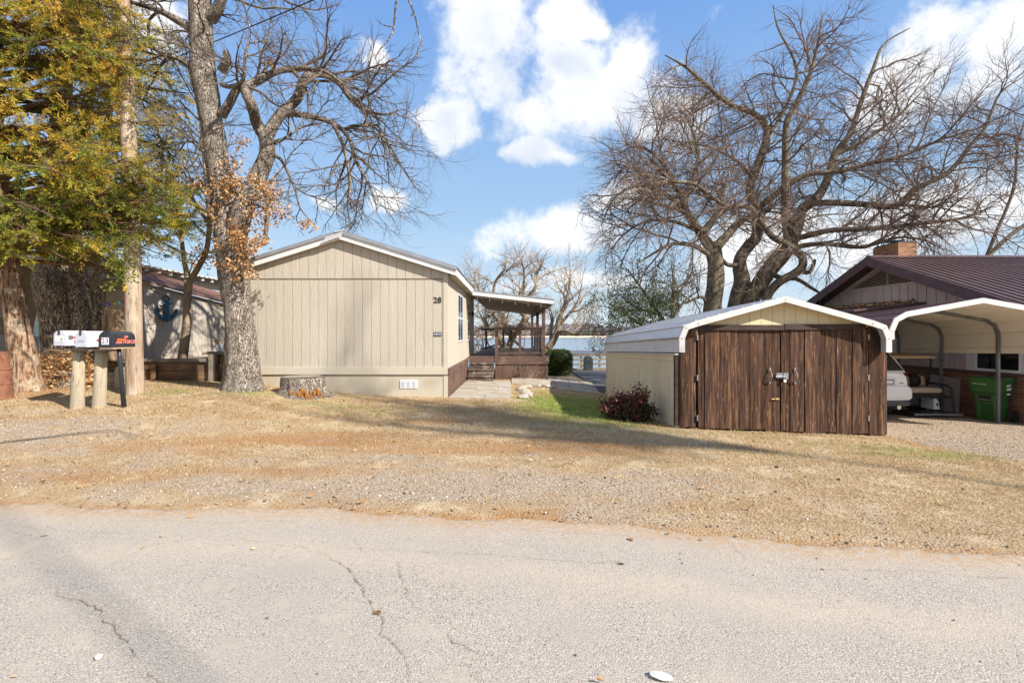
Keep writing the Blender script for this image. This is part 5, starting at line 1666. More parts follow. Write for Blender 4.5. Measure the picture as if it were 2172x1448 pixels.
# ---- right-hand bare trees
ELM_CFG = [dict(sp=0.27, L=2.2, ang=56, r=0.036, seg=7, wig=0.30, n=5, start=0.22, trop=-0.02, up=.04, bias=(.02, 0, 0)),
           dict(sp=0.20, L=1.15, ang=46, r=0.0145, seg=5, wig=0.30, n=4, start=0.12, trop=-0.03, nend=2, bias=(.01, 0, 0)),
           dict(sp=0.125, L=0.55, ang=40, r=0.0068, seg=3, wig=0.28, n=3, start=0.1, trop=-0.01, nend=2)]
YA = 17.0
_crown = lambda p: ((p.x - 11.6) / 9.6) ** 2 + ((p.y - 17) / 6.5) ** 2 + ((p.z - 6.2) / 6.9) ** 2 > 1 + .12 * mnoise.noise(p * .5)
ta = Tree(61, ELM_CFG, 0.09, clear=_crown)
ta.px([(1510, 760, 17), (1513, 690, 17), (1512, 650, 17), (1518, 600, 17), (1518, 560, 17), (1512, 530, 17)], [.45, .36, .31, .29, .27, .27], 17, n=18, k=5, grow=False)
ta.px([(1512, 532, 17), (1498, 512, 16.8), (1485, 492, 16.6), (1457, 452, 16.3), (1443, 413, 16), (1420, 380, 15.8), (1380, 350, 15.5)], [.20, .18, .16, .13, .10, .07, .03], 17, n=12)
ta.px([(1512, 532, 17), (1541, 500, 17.2), (1569, 470, 17.5), (1588, 462, 17.8), (1640, 440, 18)], [.18, .15, .13, .11, .05], 17, n=12)
ta.px([(1510, 545, 17), (1496, 535, 16.8), (1471, 521, 16.5), (1428, 517, 16), (1390, 535, 15.6), (1350, 560, 15.4)], [.10, .09, .08, .06, .04, .02], 17, n=10)
ta.px([(1488, 495, 16.6), (1520, 455, 16.8), (1530, 420, 16.9), (1545, 370, 17)], [.12, .10, .08, .04], 17, n=10)
ta.px([(1457, 452, 16.3), (1425, 440, 16), (1380, 430, 15.7), (1330, 420, 15.4)], [.09, .07, .05, .02], 16, n=9)
ta.px([(1448, 420, 16), (1470, 380, 16), (1480, 330, 16), (1470, 280, 16), (1450, 240, 16)], [.09, .075, .06, .04, .02], 16, n=9)
ta.px([(1500, 655, 17), (1490, 630, 16.8), (1460, 640, 16.4), (1420, 655, 16)], [.06, .05, .04, .02], 17, n=8)
ta.px([(1457, 452, 16.3), (1400, 405, 16), (1345, 395, 15.8), (1300, 425, 15.6), (1275, 480, 15.5)], [.09, .07, .05, .03, .012], 16, n=9, start=.2)
ta.px([(1485, 492, 16.6), (1430, 470, 16.9), (1370, 470, 17.2), (1320, 500, 17.4), (1290, 540, 17.5)], [.08, .06, .045, .03, .012], 16, n=9, start=.2)
ta.px([(1443, 413, 16), (1400, 340, 16.2), (1350, 310, 16.4), (1310, 330, 16.5)], [.08, .06, .04, .015], 16, n=9, start=.2)
ta.finish('bare_tree', 'bare tree with one upright grey trunk behind the shed roof', 'tree', (ta.trunk.v[0][0] + .3, 17, gz(7, 17)), LIMB_BROWN, TWIG_RED, group='bare trees behind the shed')
tb = Tree(62, ELM_CFG, 0.09, clear=_crown)
tb.px([(1552, 780, 17.8), (1556, 690, 17.8), (1562, 640, 17.8), (1574, 601, 17.8), (1569, 554, 17.9), (1588, 521, 18), (1605, 498, 18), (1602, 446, 18), (1590, 408, 18), (1597, 376, 18), (1612, 338, 18), (1626, 291, 18), (1621, 263, 18), (1597, 240, 17.8), (1555, 225, 17.5), (1522, 202, 17.2), (1485, 169, 17), (1452, 141, 16.8), (1410, 117, 16.6)], [0.357, 0.323, 0.281, 0.306, 0.221, 0.212, 0.196, 0.170, 0.153, 0.153, 0.145, 0.136, 0.119, 0.102, 0.085, 0.076, 0.064, 0.043, 0.017], 18, n=14, start=.35)
tb.px([(1580, 800, 17.6), (1582, 700, 17.6), (1590, 643, 17.6), (1621, 587, 17.5), (1663, 535, 17.4), (1687, 488, 17.4), (1701, 446, 17.5), (1734, 418, 17.6), (1757, 376, 17.8), (1771, 329, 18), (1804, 282, 18), (1828, 211, 18.2), (1851, 150, 18.3), (1875, 94, 18.4), (1930, 60, 18.5)], [0.383, 0.340, 0.306, 0.289, 0.281, 0.230, 0.187, 0.162, 0.145, 0.128, 0.102, 0.085, 0.068, 0.043, 0.017], 17.5, n=14, start=.35)
tb.px([(1672, 500, 17.4), (1668, 470, 17.2), (1666, 399, 17), (1666, 329, 17), (1668, 263, 17), (1687, 225, 17), (1700, 197, 17), (1720, 155, 17), (1735, 90, 17), (1745, 30, 17)], [0.170, 0.153, 0.136, 0.119, 0.102, 0.093, 0.076, 0.060, 0.043, 0.017], 17, n=12, start=.3)
tb.px([(1604, 445, 18), (1635, 420, 17.6), (1663, 399, 17.2), (1710, 371, 16.9), (1776, 364, 16.6), (1842, 348, 16.3), (1917, 329, 16), (2000, 295, 15.8), (2091, 268, 15.6)], [0.128, 0.119, 0.111, 0.102, 0.085, 0.072, 0.060, 0.038, 0.017], 17, n=11, start=.25)
tb.px([(1695, 455, 17.5), (1720, 432, 17.2), (1814, 432, 16.8), (1898, 437, 16.5), (1945, 399, 16.3), (2011, 366, 16.1), (2058, 310, 16), (2091, 268, 15.9), (2120, 200, 15.9), (2160, 170, 15.8)], [0.119, 0.111, 0.106, 0.102, 0.093, 0.076, 0.060, 0.047, 0.030, 0.013], 16.5, n=11, start=.2)
tb.px([(1680, 508, 17.4), (1720, 498, 17), (1767, 488, 16.5), (1856, 484, 16), (1954, 474, 15.6), (2039, 463, 15.4), (2100, 440, 15.2)], [0.111, 0.102, 0.093, 0.081, 0.064, 0.043, 0.017], 16.5, n=11, start=.2)
tb.px([(1668, 530, 17.4), (1690, 524, 17), (1743, 517, 16.6), (1823, 524, 16.4), (1856, 517, 16.3), (1910, 503, 16.2), (1960, 510, 16)], [0.093, 0.085, 0.076, 0.068, 0.060, 0.043, 0.017], 16.5, n=10, start=.2)
tb.px([(1615, 790, 17.2), (1620, 690, 17.2), (1626, 634, 17.2), (1649, 601, 17), (1696, 573, 16.8), (1701, 545, 16.7), (1673, 521, 16.6), (1640, 503, 16.4), (1616, 474, 16.2), (1590, 440, 16), (1541, 437, 15.8), (1504, 413, 15.6), (1471, 390, 15.4), (1428, 385, 15.2), (1367, 371, 15), (1310, 380, 14.8)], [0.212, 0.187, 0.162, 0.153, 0.145, 0.128, 0.115, 0.102, 0.093, 0.085, 0.072, 0.068, 0.060, 0.047, 0.034, 0.017], 16.8, n=11, start=.4)
tb.px([(1696, 575, 16.8), (1716, 577, 16.7), (1726, 560, 16.6), (1728, 550, 16.5)], [0.085, 0.076, 0.060, 0.034], 16.8, n=10, grow=False)
tb.px([(1634, 580, 17.4), (1660, 590, 17.4), (1690, 592, 17.2), (1720, 610, 17.2), (1740, 622, 17.2)], [0.093, 0.085, 0.068, 0.060, 0.034], 17.2, n=10, grow=False)
tb.px([(1571, 560, 17.9), (1545, 562, 17.6), (1528, 548, 17.2), (1515, 540, 17)], [0.085, 0.076, 0.072, 0.068], 17.5, n=9, grow=False)
tb.px([(1574, 598, 17.7), (1585, 607, 17.5)], [0.187, 0.136], 17.6, n=12, grow=False)
tb.px([(1771, 329, 18), (1830, 300, 17.8), (1900, 250, 17.6), (1960, 190, 17.4)], [0.085, 0.068, 0.043, 0.017], 17.8, n=9, start=.2)
tb.px([(1626, 291, 18), (1660, 240, 18.1), (1690, 150, 18.2), (1650, 60, 18.2), (1640, 10, 18.2)], [0.085, 0.068, 0.051, 0.030, 0.013], 18, n=9, start=.2)
tb.px([(1597, 376, 18), (1560, 340, 17.8), (1500, 310, 17.5), (1440, 300, 17.2)], [0.076, 0.060, 0.043, 0.017], 17.8, n=9, start=.2)
tb.finish('bare_tree', 'spreading bare tree with several dark leaning trunks behind the shed, branches over the purple roof', 'tree', P(1585, 760, 17.6), LIMB_BROWN, TWIG_RED, group='bare trees behind the shed')
tc_ = Tree(63, [dict(ELM_CFG[0], sp=.7, r=.03), dict(ELM_CFG[1], sp=.4), dict(ELM_CFG[2], sp=.25)], 0.08)
tc_.px([(2060, 640, 22), (2080, 570, 22), (2095, 545, 22), (2128, 512, 22), (2172, 478, 22), (2260, 420, 22), (2350, 330, 22)], [.14, .11, .10, .09, .08, .07, .03], 22, n=10, start=.2)
tc_.px([(2090, 552, 22), (2110, 500, 21.8), (2150, 400, 21.6), (2160, 300, 21.5), (2190, 220, 21.5)], [.08, .07, .06, .04, .02], 22, n=9, start=.3)
tc_.finish('bare_tree', 'bare tree rising beyond the purple roof at the right edge', 'tree', P(2060, 700, 22), LIMB_BROWN, TWIG_RED, group='bare trees behind the shed')
# ---- oak by the lake behind the porch
LAKE_CFG = [dict(sp=0.30, L=1.7, ang=50, r=0.05, seg=6, wig=0.28, n=5, start=0.25, up=.2, trop=.03),
            dict(sp=0.24, L=0.85, ang=45, r=0.021, seg=4, wig=0.3, n=4, start=0.15, nend=2, up=.1),
            dict(sp=0.2, L=0.42, ang=42, r=0.013, seg=3, wig=0.3, n=3, start=0.1, nend=2)]
tl = Tree(71, LAKE_CFG, 0.10)
tl.px([(1078, 800, 29), (1077, 775, 29), (1076, 755, 29), (1078, 735, 29)], [.75, .6, .5, .5], 29, n=16, grow=False)
for pts, rr in (([(1076, 745), (1066, 728), (1050, 705), (1032, 690), (1030, 675), (1045, 668), (1060, 690)], [.34, .32, .28, .24, .18, .14, .08]),
                ([(1080, 735), (1085, 710), (1072, 685), (1060, 660), (1040, 640), (1020, 620), (1005, 590)], [.34, .3, .26, .22, .17, .12, .05]),
                ([(1080, 735), (1092, 710), (1110, 680), (1120, 655), (1110, 620), (1112, 580), (1105, 550)], [.3, .27, .24, .2, .16, .1, .05]),
                ([(1060, 660), (1085, 640), (1105, 665), (1125, 690)], [.2, .18, .14, .08]),
                ([(1110, 640), (1135, 610), (1140, 580), (1150, 560)], [.18, .15, .1, .05]),
                ([(1045, 645), (1050, 600), (1070, 570), (1075, 545)], [.15, .12, .09, .04]),
                ([(1035, 690), (1012, 700), (1000, 720), (985, 735)], [.14, .11, .08, .04]), ([(1066, 728), (1040, 735), (1010, 745), (990, 760)], [.12, .1, .07, .03])):
    tl.px([(a, b, 29 + rl_.uniform(-1.2, 1.2)) for a, b in pts], [v * .62 for v in rr], 29, n=9)
tl.finish('lakeside_oak', 'sunlit gnarled bare oak between the porch and the lake', 'tree', P(1077, 790, 29), mat('tan_bark', (0.42, 0.33, 0.22), (0.24, .18, .12), rough=.9, scale=8, bump=.6, bscale=12, bdist=.05, vor=True), mat('tan_twigs', (0.36, 0.28, 0.20), (0.24, .185, .135), rough=.9, scale=3))  # even tan bark colour shared by both lakeside oaks
t2 = Tree(72, LAKE_CFG, 0.10)
t2.px([(1128, 790, 27.5), (1140, 765, 27.5), (1155, 745, 27.5), (1172, 725, 27.5), (1183, 700, 27.5), (1188, 675, 27.5), (1200, 640, 27.5), (1208, 610, 27.5), (1210, 580, 27.5)], [.3, .25, .22, .2, .18, .14, .11, .07, .03], 27.5, n=11, start=.5)
t2.px([(1186, 690, 27.5), (1205, 668, 27.3), (1225, 640, 27.2), (1235, 600, 27.1)], [.11, .08, .055, .025], 27.5, n=9)
t2.px([(1180, 705, 27.5), (1200, 702, 27), (1225, 710, 26.6), (1240, 695, 26.4)], [.13, .1, .07, .03], 27, n=8)
t2.px([(1170, 728, 27.5), (1168, 700, 27.8), (1172, 672, 28)], [.12, .1, .06], 27.5, n=8)
t2.finish('lakeside_oak', 'leaning bare oak right of the porch posts, lake behind it', 'tree', P(1128, 790, 27.5), MATS['tan_bark'], MATS['tan_twigs'])

# ---- small-leaved evergreen behind the shed
ev = Tree(81, [dict(sp=0.22, L=0.95, ang=45, r=0.018, seg=5, wig=.25, n=4, start=.2, up=.05), dict(sp=0.15, L=0.42, ang=45, r=.007, seg=3, wig=.3, n=3, start=.1, nend=2)], .05)
for pts, rr in (([(1425, 760), (1420, 700), (1400, 670), (1370, 625), (1345, 590), (1325, 565)], [.09, .08, .06, .045, .03, .012]), ([(1425, 760), (1428, 690), (1426, 650), (1428, 600), (1424, 560)], [.08, .07, .05, .035, .012]),
                ([(1415, 690), (1450, 640), (1480, 618)], [.06, .04, .02]), ([(1400, 720), (1360, 690), (1320, 660), (1288, 640)], [.06, .045, .03, .01]), ([(1395, 735), (1350, 715), (1310, 700), (1285, 705)], [.05, .04, .03, .01]),
                ([(1420, 650), (1455, 600), (1470, 570)], [.04, .03, .012]), ([(1395, 665), (1345, 650), (1300, 610)], [.05, .03, .012])):
    ev.px([(a, b, 16 + rl_.uniform(-.5, .5)) for a, b in pts], rr, 16, n=7)
ev_t = ev.finish('evergreen_tree', 'small dark leaved evergreen spreading over the left side of the shed roof', 'tree', P(1425, 765, 16), LIMB_BROWN, TWIG_GREY)
cen = []
for p, v in ev.tips:
    pxx = 1086 + p.x / p.y * F; pyy = HZ - (p.z - EYE) / p.y * F
    dens = 9 + (8 if pyy > 620 else 0) - (6 if pxx > 1440 else 0)
    for _ in range(max(1, dens)): cen.append((p.x + rl_.randn() * .09, p.y + rl_.randn() * .09, p.z + rl_.randn() * .09))
for _ in range(6000):
    a = rl_.rand(); cx = 1290 + a * 150; cy = 690 - 25 * a + rl_.randn() * 22 - 22
    cen.append(P(cx, cy, 16 + rl_.randn() * .5)[:])
leaves_mesh('leaves', leaf_mat('evergreen_small_leaves', [(0, (0.035, 0.05, 0.018)), (0.6, (0.085, 0.105, 0.035)), (1, (0.17, 0.18, 0.07))], trans=.2), ev_t, cen, 0.065, 14, aspect=.5)

# ================================================================== off to the side: trees that stand beside the road
SIDE_CFG = [dict(sp=1.0, L=2.0, ang=50, r=0.05, seg=6, wig=.25, n=5, start=.3), dict(sp=.5, L=.8, ang=45, r=.018, seg=4, wig=.3, n=3, start=.2)]
rt = Tree(91, SIDE_CFG, .08)
SH = SUN_DIR * 11 + Vector((0, 0, 11 * math.tan(R(SUN_EL))))
sh = lambda pts: [Vector(p) + SH for p in pts]
top = Vector((13.6, .1, 9.0)) + SH
rt.limb([(25, -9.5, -.3), (24.6, -9.2, 4), (24.2, -8.4, 8), (23.6, -7.2, 12.5), top], [.34, .26, .17, .06, .05], n=12, grow=False)
for pts, rr in (([(13.6, .1, 9.0), (13.1, .2, 9.8), (12.8, .3, 10.8), (12.7, .35, 12.0), (12.9, .4, 13.4)], [.14, .19, .17, .12, .05]), ([(13.6, .1, 9.0), (13.2, .6, 10.2), (12.5, .7, 11.4), (12.0, .5, 12.6)], [.13, .16, .13, .05]),
                ([(13.6, .1, 9.0), (13.9, -.6, 10.6), (14.4, -1.2, 12.6), (14, -1.6, 14.5)], [.12, .10, .07, .03]), ([(13.6, 0, 9.4), (12.4, -.3, 10.4), (11.4, -.5, 11.8), (10.6, -.6, 13.2)], [.13, .14, .10, .04]),
                ([(13.2, .4, 10.2), (12.0, 1.4, 11.2), (10.6, 2.2, 12.3), (9.5, 2.6, 13.2)], [.12, .10, .07, .03]), ([(13, .6, 11.2), (11.8, 1.0, 12.6), (11.2, 1.2, 14.0)], [.14, .11, .04])):
    rt.limb(sh(pts), rr, n=8)
rt_t = rt.finish('roadside_tree', 'tall tree with clumps of dry leaves, right of the road outside the picture', 'tree', (25, -9.5, 0), BARK_OAK, TWIG_GREY)
cen = []
for _ in range(2600):
    u = rl_.rand(); z = 9.7 + 3.0 * u; w = .42 + .25 * math.sin(u * 9)
    cen.append(tuple(Vector((12.75 + rl_.randn() * w, .35 + rl_.randn() * w, z)) + SH))
leaves_mesh('dry_leaves', DRY_LEAF, rt_t, cen, .15, 71, aspect=.7, fold=.9)
pt_ = Tree(93, [], .05)
pt_.limb([(14.6, -8.2, 0), (14.6, -8.2, 6), (14.5, -8.2, 12), (14.5, -8.1, 17), (14.4, -8.1, 21)], [.10, .045, .028, .023, .016], n=10)
pt_.finish('slim_tree', 'slim straight bare tree far right of the camera whose shadow falls across the road', 'tree', (14.6, -8.2, 0), BARK_OAK, TWIG_GREY)
st_ = Tree(92, [], .08)
st_.limb([(-3.6, -3.2, -.2), (-3.6, -3.2, 2), (-3.5, -3.1, 4.2), (-3.4, -3.0, 6.5), (-3.2, -2.8, 9)], [.26, .2, .17, .14, .06], n=12, start=.75)
st_.limb([(-3.5, -3.1, 4.4), (-2.9, -1.6, 5.5), (-2.0, 1.0, 5.7), (-1.3, 2.8, 5.3), (-.9, 4.0, 4.72)], [.09, .07, .045, .03, .014], n=8, grow=False)
tw = lambda pts, r0: st_.limb([P(*p) for p in pts], [r0 * (1 - .6 * i / (len(pts) - 1)) for i in range(len(pts))], n=6, grow=False, k=3)
st_.limb([(-.9, 4.0, 4.72), P(850, -60, 4.0), P(842, -10, 4.0)], [.014, .011, .009], n=6, grow=False)
st_.limb([(-1.3, 2.8, 5.3), (-.8, 3.6, 4.95), P(862, -50, 4.0), P(864, -5, 4.0)], [.02, .014, .011, .009], n=6, grow=False)
tw([(842, -10, 4), (838, 25, 4), (835, 60, 4), (828, 78, 4), (818, 92, 4), (804, 108, 4), (796, 125, 4)], .0095)
tw([(836, 58, 4), (824, 56, 3.98), (812, 53, 3.97), (802, 45, 3.96), (796, 39, 3.96)], .0055)
tw([(864, -5, 4), (872, 12, 4), (878, 28, 4), (884, 50, 4), (888, 72, 4), (893, 90, 4), (887, 105, 4), (883, 123, 4)], .0095)
tw([(879, 28, 4), (873, 33, 4), (870, 40, 4)], .005); tw([(893, 90, 4), (897, 100, 4)], .005); tw([(886, 112, 4), (890, 123, 4)], .004)
st_.finish('overhanging_tree', 'bare tree behind the camera with two thin twigs hanging into the top of the sky', 'tree', (-3.6, -3.2, 0), BARK_OAK, TWIG_GREY)

# ================================================================== left: neighbour's place
TAN = mat('tan_siding', (0.50, 0.40, 0.26), (0.44, 0.35, 0.225), rough=.8, scale=3, stretch=(1, 1, .3))
CREAM = mat('cream_board', (0.60, 0.52, 0.38), (0.54, 0.46, 0.33), rough=.75, scale=4, bump=.1, bscale=60)
WHITE_OLD = mat('old_white_paint', (0.66, 0.65, 0.64), (0.58, 0.57, 0.57), rough=.7, scale=5)
nh = thing('neighbour_home', 'tan sided home with white skirting and a rafter porch roof, behind the left trees', 'mobile home', (-14.1, 13, .8))
NX = -14.1
w_ = MB(); y = 7.0
while y < 19.4:
    w_.box(NX - .1, NX, y + .004, y + .196, 1.6, 3.5); y += .2
w_.box(NX - .2, NX - .012, 7, 19.4, 1.55, 3.5)
nwall = w_.build('side_wall', TAN, nh)
w_ = MB(); y = 7.0
while y < 19.4:
    w_.box(NX - .1, NX + .015, y + .004, y + .306, .5, 1.598); y += .31
w_.build('skirting', WHITE_OLD, nh)
w_ = MB(); w_.box(NX - 4.5, NX + .25, 6.8, 19.6, 3.60, 3.68)
nr_ = w_.build('roof', ROOF_DARK, nh)
MB().box(NX + .2, NX + .27, 6.8, 19.6, 3.50, 3.598).build('fascia', WHITE_OLD, nr_)
d_ = MB().box(NX - .05, NX + .03, 16.75, 17.6, 1.65, 3.18).build('door', CREAM, nh)
MB().box(NX + .031, NX + .08, 16.82, 16.86, 2.3, 2.36).build('door_handle', STEEL, d_)
wn = MB().box(NX - .05, NX + .03, 12.2, 13.35, 2.05, 2.95).build('window', WHITE_OLD, nh)
MB().box(NX - .04, NX + .034, 12.28, 13.27, 2.12, 2.88).build('pane', DARK_GLASS, wn)
pr_ = thing('patio_cover', 'white slatted patio roof on posts and beam behind the anchor shed', 'patio cover', (-10.8, 15.5, .9))
w_ = MB(); w_.prism([(NX + .3, 3.72), (-10.68, 3.56), (-10.68, 3.595), (NX + .3, 3.755)], 'y', 12.0, 19.3)
yy = 12.05
while yy < 19.3:
    w_.prism([(-11.4, 3.62), (-10.62, 3.575), (-10.62, 3.60), (-11.4, 3.66)], 'y', yy, yy + .07); yy += .26
ps_ = w_.build('roof_sheet', mat('old_tin', (0.66, 0.62, 0.55), (0.5, 0.46, 0.40), rough=.6, scale=6), pr_)
yy = 12.1
while yy < 19.2:
    MB().prism([(NX + .3, 3.60), (-10.72, 3.44), (-10.72, 3.555), (NX + .3, 3.715)], 'y', yy, yy + .05).build('rafter', WHITE_OLD, pr_); yy += .52
MB().box(-11.15, -11.08, 12.0, 19.3, 3.24, 3.43).build('beam', mat('beam_cream', (0.55, 0.48, 0.37), (0.48, .42, .32), rough=.7, scale=4), pr_)
for yy in (12.3, 14.2, 16.6, 18.8): MB().box(-11.16, -11.07, yy, yy + .09, .7, 3.238).build('post', WHITE_OLD, pr_)
# terrace
tg = MB()
XS = np.linspace(-17, -6.46, 40); YS = np.linspace(12.02, 21, 36)
for j, yv in enumerate(YS):
    for i, xv in enumerate(XS):
        tg.v.append((xv, yv + (0.05 * math.sin(xv * 3) if j == 0 else 0), .90 + .03 * mnoise.noise(Vector((xv, yv, 0))) - (0.5 if j == 0 and xv < -9.4 else 0) - 0.06 * (j == 0)))
for j in range(35):
    for i in range(39): tg.f.append((j * 40 + i, j * 40 + i + 1, (j + 1) * 40 + i + 1, (j + 1) * 40 + i))
b = len(tg.v)
for i, xv in enumerate(XS): tg.v.append((xv, 12.0, -.2))
for i in range(39): tg.f.append((b + i, b + i + 1, i + 1, i))
tag(tg.build('terrace_ground', mat('leafy_soil', (0.30, 0.18, 0.09), (0.14, .085, .05), rough=1, scale=9, bump=.8, bscale=30, c3=(0.42, .30, .17), s3=5)), kind='structure')

# grey shed with the anchor
SA, SDIR = Vector((-9.93, 13.0, 0)), Vector((.2315, .973, 0)).normalized()
SN = Vector((SDIR.y, -SDIR.x, 0))
sp_ = lambda t, z, out=0.0: SA + SDIR * t + SN * out + Vector((0, 0, z))
ash = thing('garden_shed', 'grey board shed with sloping brown shingle roof and an anchor on its wall', 'shed', sp_(1, .9))
GREYB = mat('taupe_boards', (0.47, 0.41, 0.345), (0.41, 0.355, 0.30), rough=.8, scale=3, stretch=(1, 1, .3))
ztop = lambda t: 2.98 - .150 * t


def slab(mb, t0, t1, zb, z0, z1, o0, o1):
    vs = [sp_(t0, zb, o0), sp_(t1, zb, o0), sp_(t1, z1, o0), sp_(t0, z0, o0), sp_(t0, zb, o1), sp_(t1, zb, o1), sp_(t1, z1, o1), sp_(t0, z0, o1)]
    return mb.add(vs, [(3, 2, 1, 0), (4, 5, 6, 7), (0, 1, 5, 4), (1, 2, 6, 5), (2, 3, 7, 6), (3, 0, 4, 7)])


w_ = MB(); t = 0.0
slab(w_, 0, 2.06, .8, ztop(0), ztop(2.06), -.06, -.012)
while t < 2.05:
    slab(w_, t + .003, min(t + .113, 2.06), .84, ztop(t), ztop(t + .11), -.012, 0); t += .116
slab(w_, .0, .07, .8, ztop(0), ztop(.07), 0.001, .03); slab(w_, .28, .31, .84, ztop(.28), ztop(.31), 0.001, .012)
w_.build('front_wall', GREYB, ash)
w_ = MB(); slab(w_, 2.061, 2.22, .8, ztop(2.06), ztop(2.2), -.05, .03); w_.build('corner_board', GREYB, ash)
w_ = MB(); slab(w_, 2.221, 4.2, .8, ztop(2.22), ztop(4.2), -.06, 0.0); slab(w_, 2.35, 4.2, 2.5, 2.53, 2.30, .001, .03); w_.build('cream_wall', CREAM, ash)
w_ = MB(); slab(w_, 2.3, 4.2, .8, 1.25, 1.25, .001, .02); w_.build('white_skirt', WHITE_OLD, ash)
w_ = MB()
vs = [sp_(-.12, ztop(-.1) - .01, .14), sp_(4.3, ztop(4.3) - .01, .14), sp_(4.3, ztop(4.3) + .62, -1.3), sp_(-.12, ztop(-.1) + .62, -1.3)]
vs += [v + Vector((0, 0, .05)) for v in vs]
w_.add(vs, [(3, 2, 1, 0), (4, 5, 6, 7), (0, 1, 5, 4), (1, 2, 6, 5), (2, 3, 7, 6), (3, 0, 4, 7)])
w_.build('roof', mat('brown_shingles', (0.22, 0.11, 0.075), (0.12, 0.06, 0.045), rough=.9, scale=22, stretch=(1, 1, 3)), ash)
w_ = MB(); slab(w_, 2.30, 2.46, 1.42, 2.0, 2.0, .001, .09); slab(w_, 2.36, 2.42, 1.36, 2.1, 2.1, .091, .13); slab(w_, 2.25, 2.34, 1.5, 1.75, 1.75, .001, .07)
w_.build('meter_box', mat('box_grey', (0.45, 0.42, 0.38), rough=.6), ash)
# anchor
ac = sp_(.611, 2.30, .05)
an = MB()
AF = lambda u, v, o=0.0: ac + SDIR * u + Vector((0, 0, v)) + SN * o


def plate(poly, o0, o1):
    n = len(poly)
    vs = [AF(u, v, o0) for u, v in poly] + [AF(u, v, o1) for u, v in poly]
    fs = [tuple(range(n)), tuple(range(2 * n - 1, n - 1, -1))] + [(i, (i + 1) % n, (i + 1) % n + n, i + n) for i in range(n)]
    an.add(vs, fs)


an.tube([AF(.075 * math.cos(a), .29 + .075 * math.sin(a), .03) for a in [i * math.pi / 8 for i in range(17)]], .028, 8, cap=False)
plate([(-.05, .22), (.05, .22), (.075, -.22), (-.075, -.22)], 0, .07)
an.tube([AF(-.17, .165, .05), AF(-.06, .15, .05), AF(.06, .15, .05), AF(.17, .165, .05)], [.03, .026, .026, .03], 8)
for s in (-1, 1):
    plate([(0, -.365), (s * .20, -.27), (s * .30, -.14), (s * .345, -.02), (s * .30, .03), (s * .26, -.03), (s * .22, -.13), (s * .12, -.20), (0, -.235)] if s > 0 else
          [(0, -.235), (-.12, -.20), (-.22, -.13), (-.26, -.03), (-.30, .03), (-.345, -.02), (-.30, -.14), (-.20, -.27), (0, -.365)], .005, .065)
    plate([(s * .20, -.10), (s * .33, -.06), (s * .29, .04)] if s > 0 else [(-.29, .04), (-.33, -.06), (-.20, -.10)], .066, .09)
tag(an.build('anchor', mat('blue_wood', (0.05, 0.15, 0.21), (0.025, 0.06, 0.085), rough=.6, scale=14, c3=(0.30, .38, .42), s3=9, lo3=.62, hi3=.75), origin=ac, bevel=.01),
    'blue wooden anchor hung on the grey shed wall', 'anchor')
# oar on a white post
pp = P(91, 742, 13.0)
MB_ = MB().box(pp.x - .055, pp.x + .055, 12.95, 13.06, .6, 3.55)
tag(MB_.build('white_post', WHITE_OLD, origin=(pp.x, 13, .6)), 'white square post behind the cedar, holding the turquoise oar', 'post')
oa = thing('oar', 'turquoise and white painted oar hanging on the white post', 'oar', P(81, 670, 12.88))
t0, b0 = P(83, 612, 12.88), P(78, 714, 12.88)
o1 = MB(); o1.tube([t0, t0.lerp(b0, .5)], [.022, .026], 8); o1.tube([t0 + Vector((-.05, 0, 0)), t0 + Vector((.05, 0, 0))], .02, 8); o1.build('shaft', WHITE_OLD, oa)
o1 = MB(); ks = [(.5, .03), (.6, .05), (.72, .085), (.86, .10), (.96, .09), (1.0, .05)]
o1.loft([[t0.lerp(b0, k) + Vector((sx * w, sy * .014, 0)) for sx, sy in ((-1, 0), (0, -1), (1, 0), (0, 1))] for k, w in ks])
o1.build('blade', mat('turquoise_worn', (0.32, 0.58, 0.62), (0.68, .72, .72), rough=.6, scale=9, c3=(.03, .22, .25), s3=14, lo3=.6, hi3=.68), oa, smooth=False)
# festoon of coloured bulbs
fs_ = thing('festoon_lights', 'wire of small coloured bulbs strung between the utility pole and the tan home', 'string lights', P(230, 640, 11.9))
ctrl = [P(272, 632, 10.4), P(258, 637, 11), P(240, 640, 11.6), P(215, 643, 12.0), P(180, 640, 12.2), P(140, 630, 12.4), P(75, 612, 12.6), P(40, 610, 12.8)]
cw = catmull(ctrl, 6); w_ = MB(); w_.tube(cw, .004, 4); w_.build('wire', BLACK_PAINT, fs_)
BC = [(.5, .05, .05), (.25, .04, .12), (.03, .4, .28), (.6, .5, .04), (.06, .09, .45), (.25, .12, .45), (.05, .08, .4), (.3, .05, .1), (.05, .3, .1), (.06, .07, .3)]
for k in range(12):
    p = cw[3 + int(k * 2.9)]
    c_ = BC[k % len(BC)]
    MB().lathe([(.008, 0), (.024, -.025), (.026, -.05), (.012, -.075)], p, 8).build('bulb', mat('bulb_%s' % ('red maroon teal yellow blue violet navy wine green ink'.split()[k % 10]), c_, rough=.2), fs_)

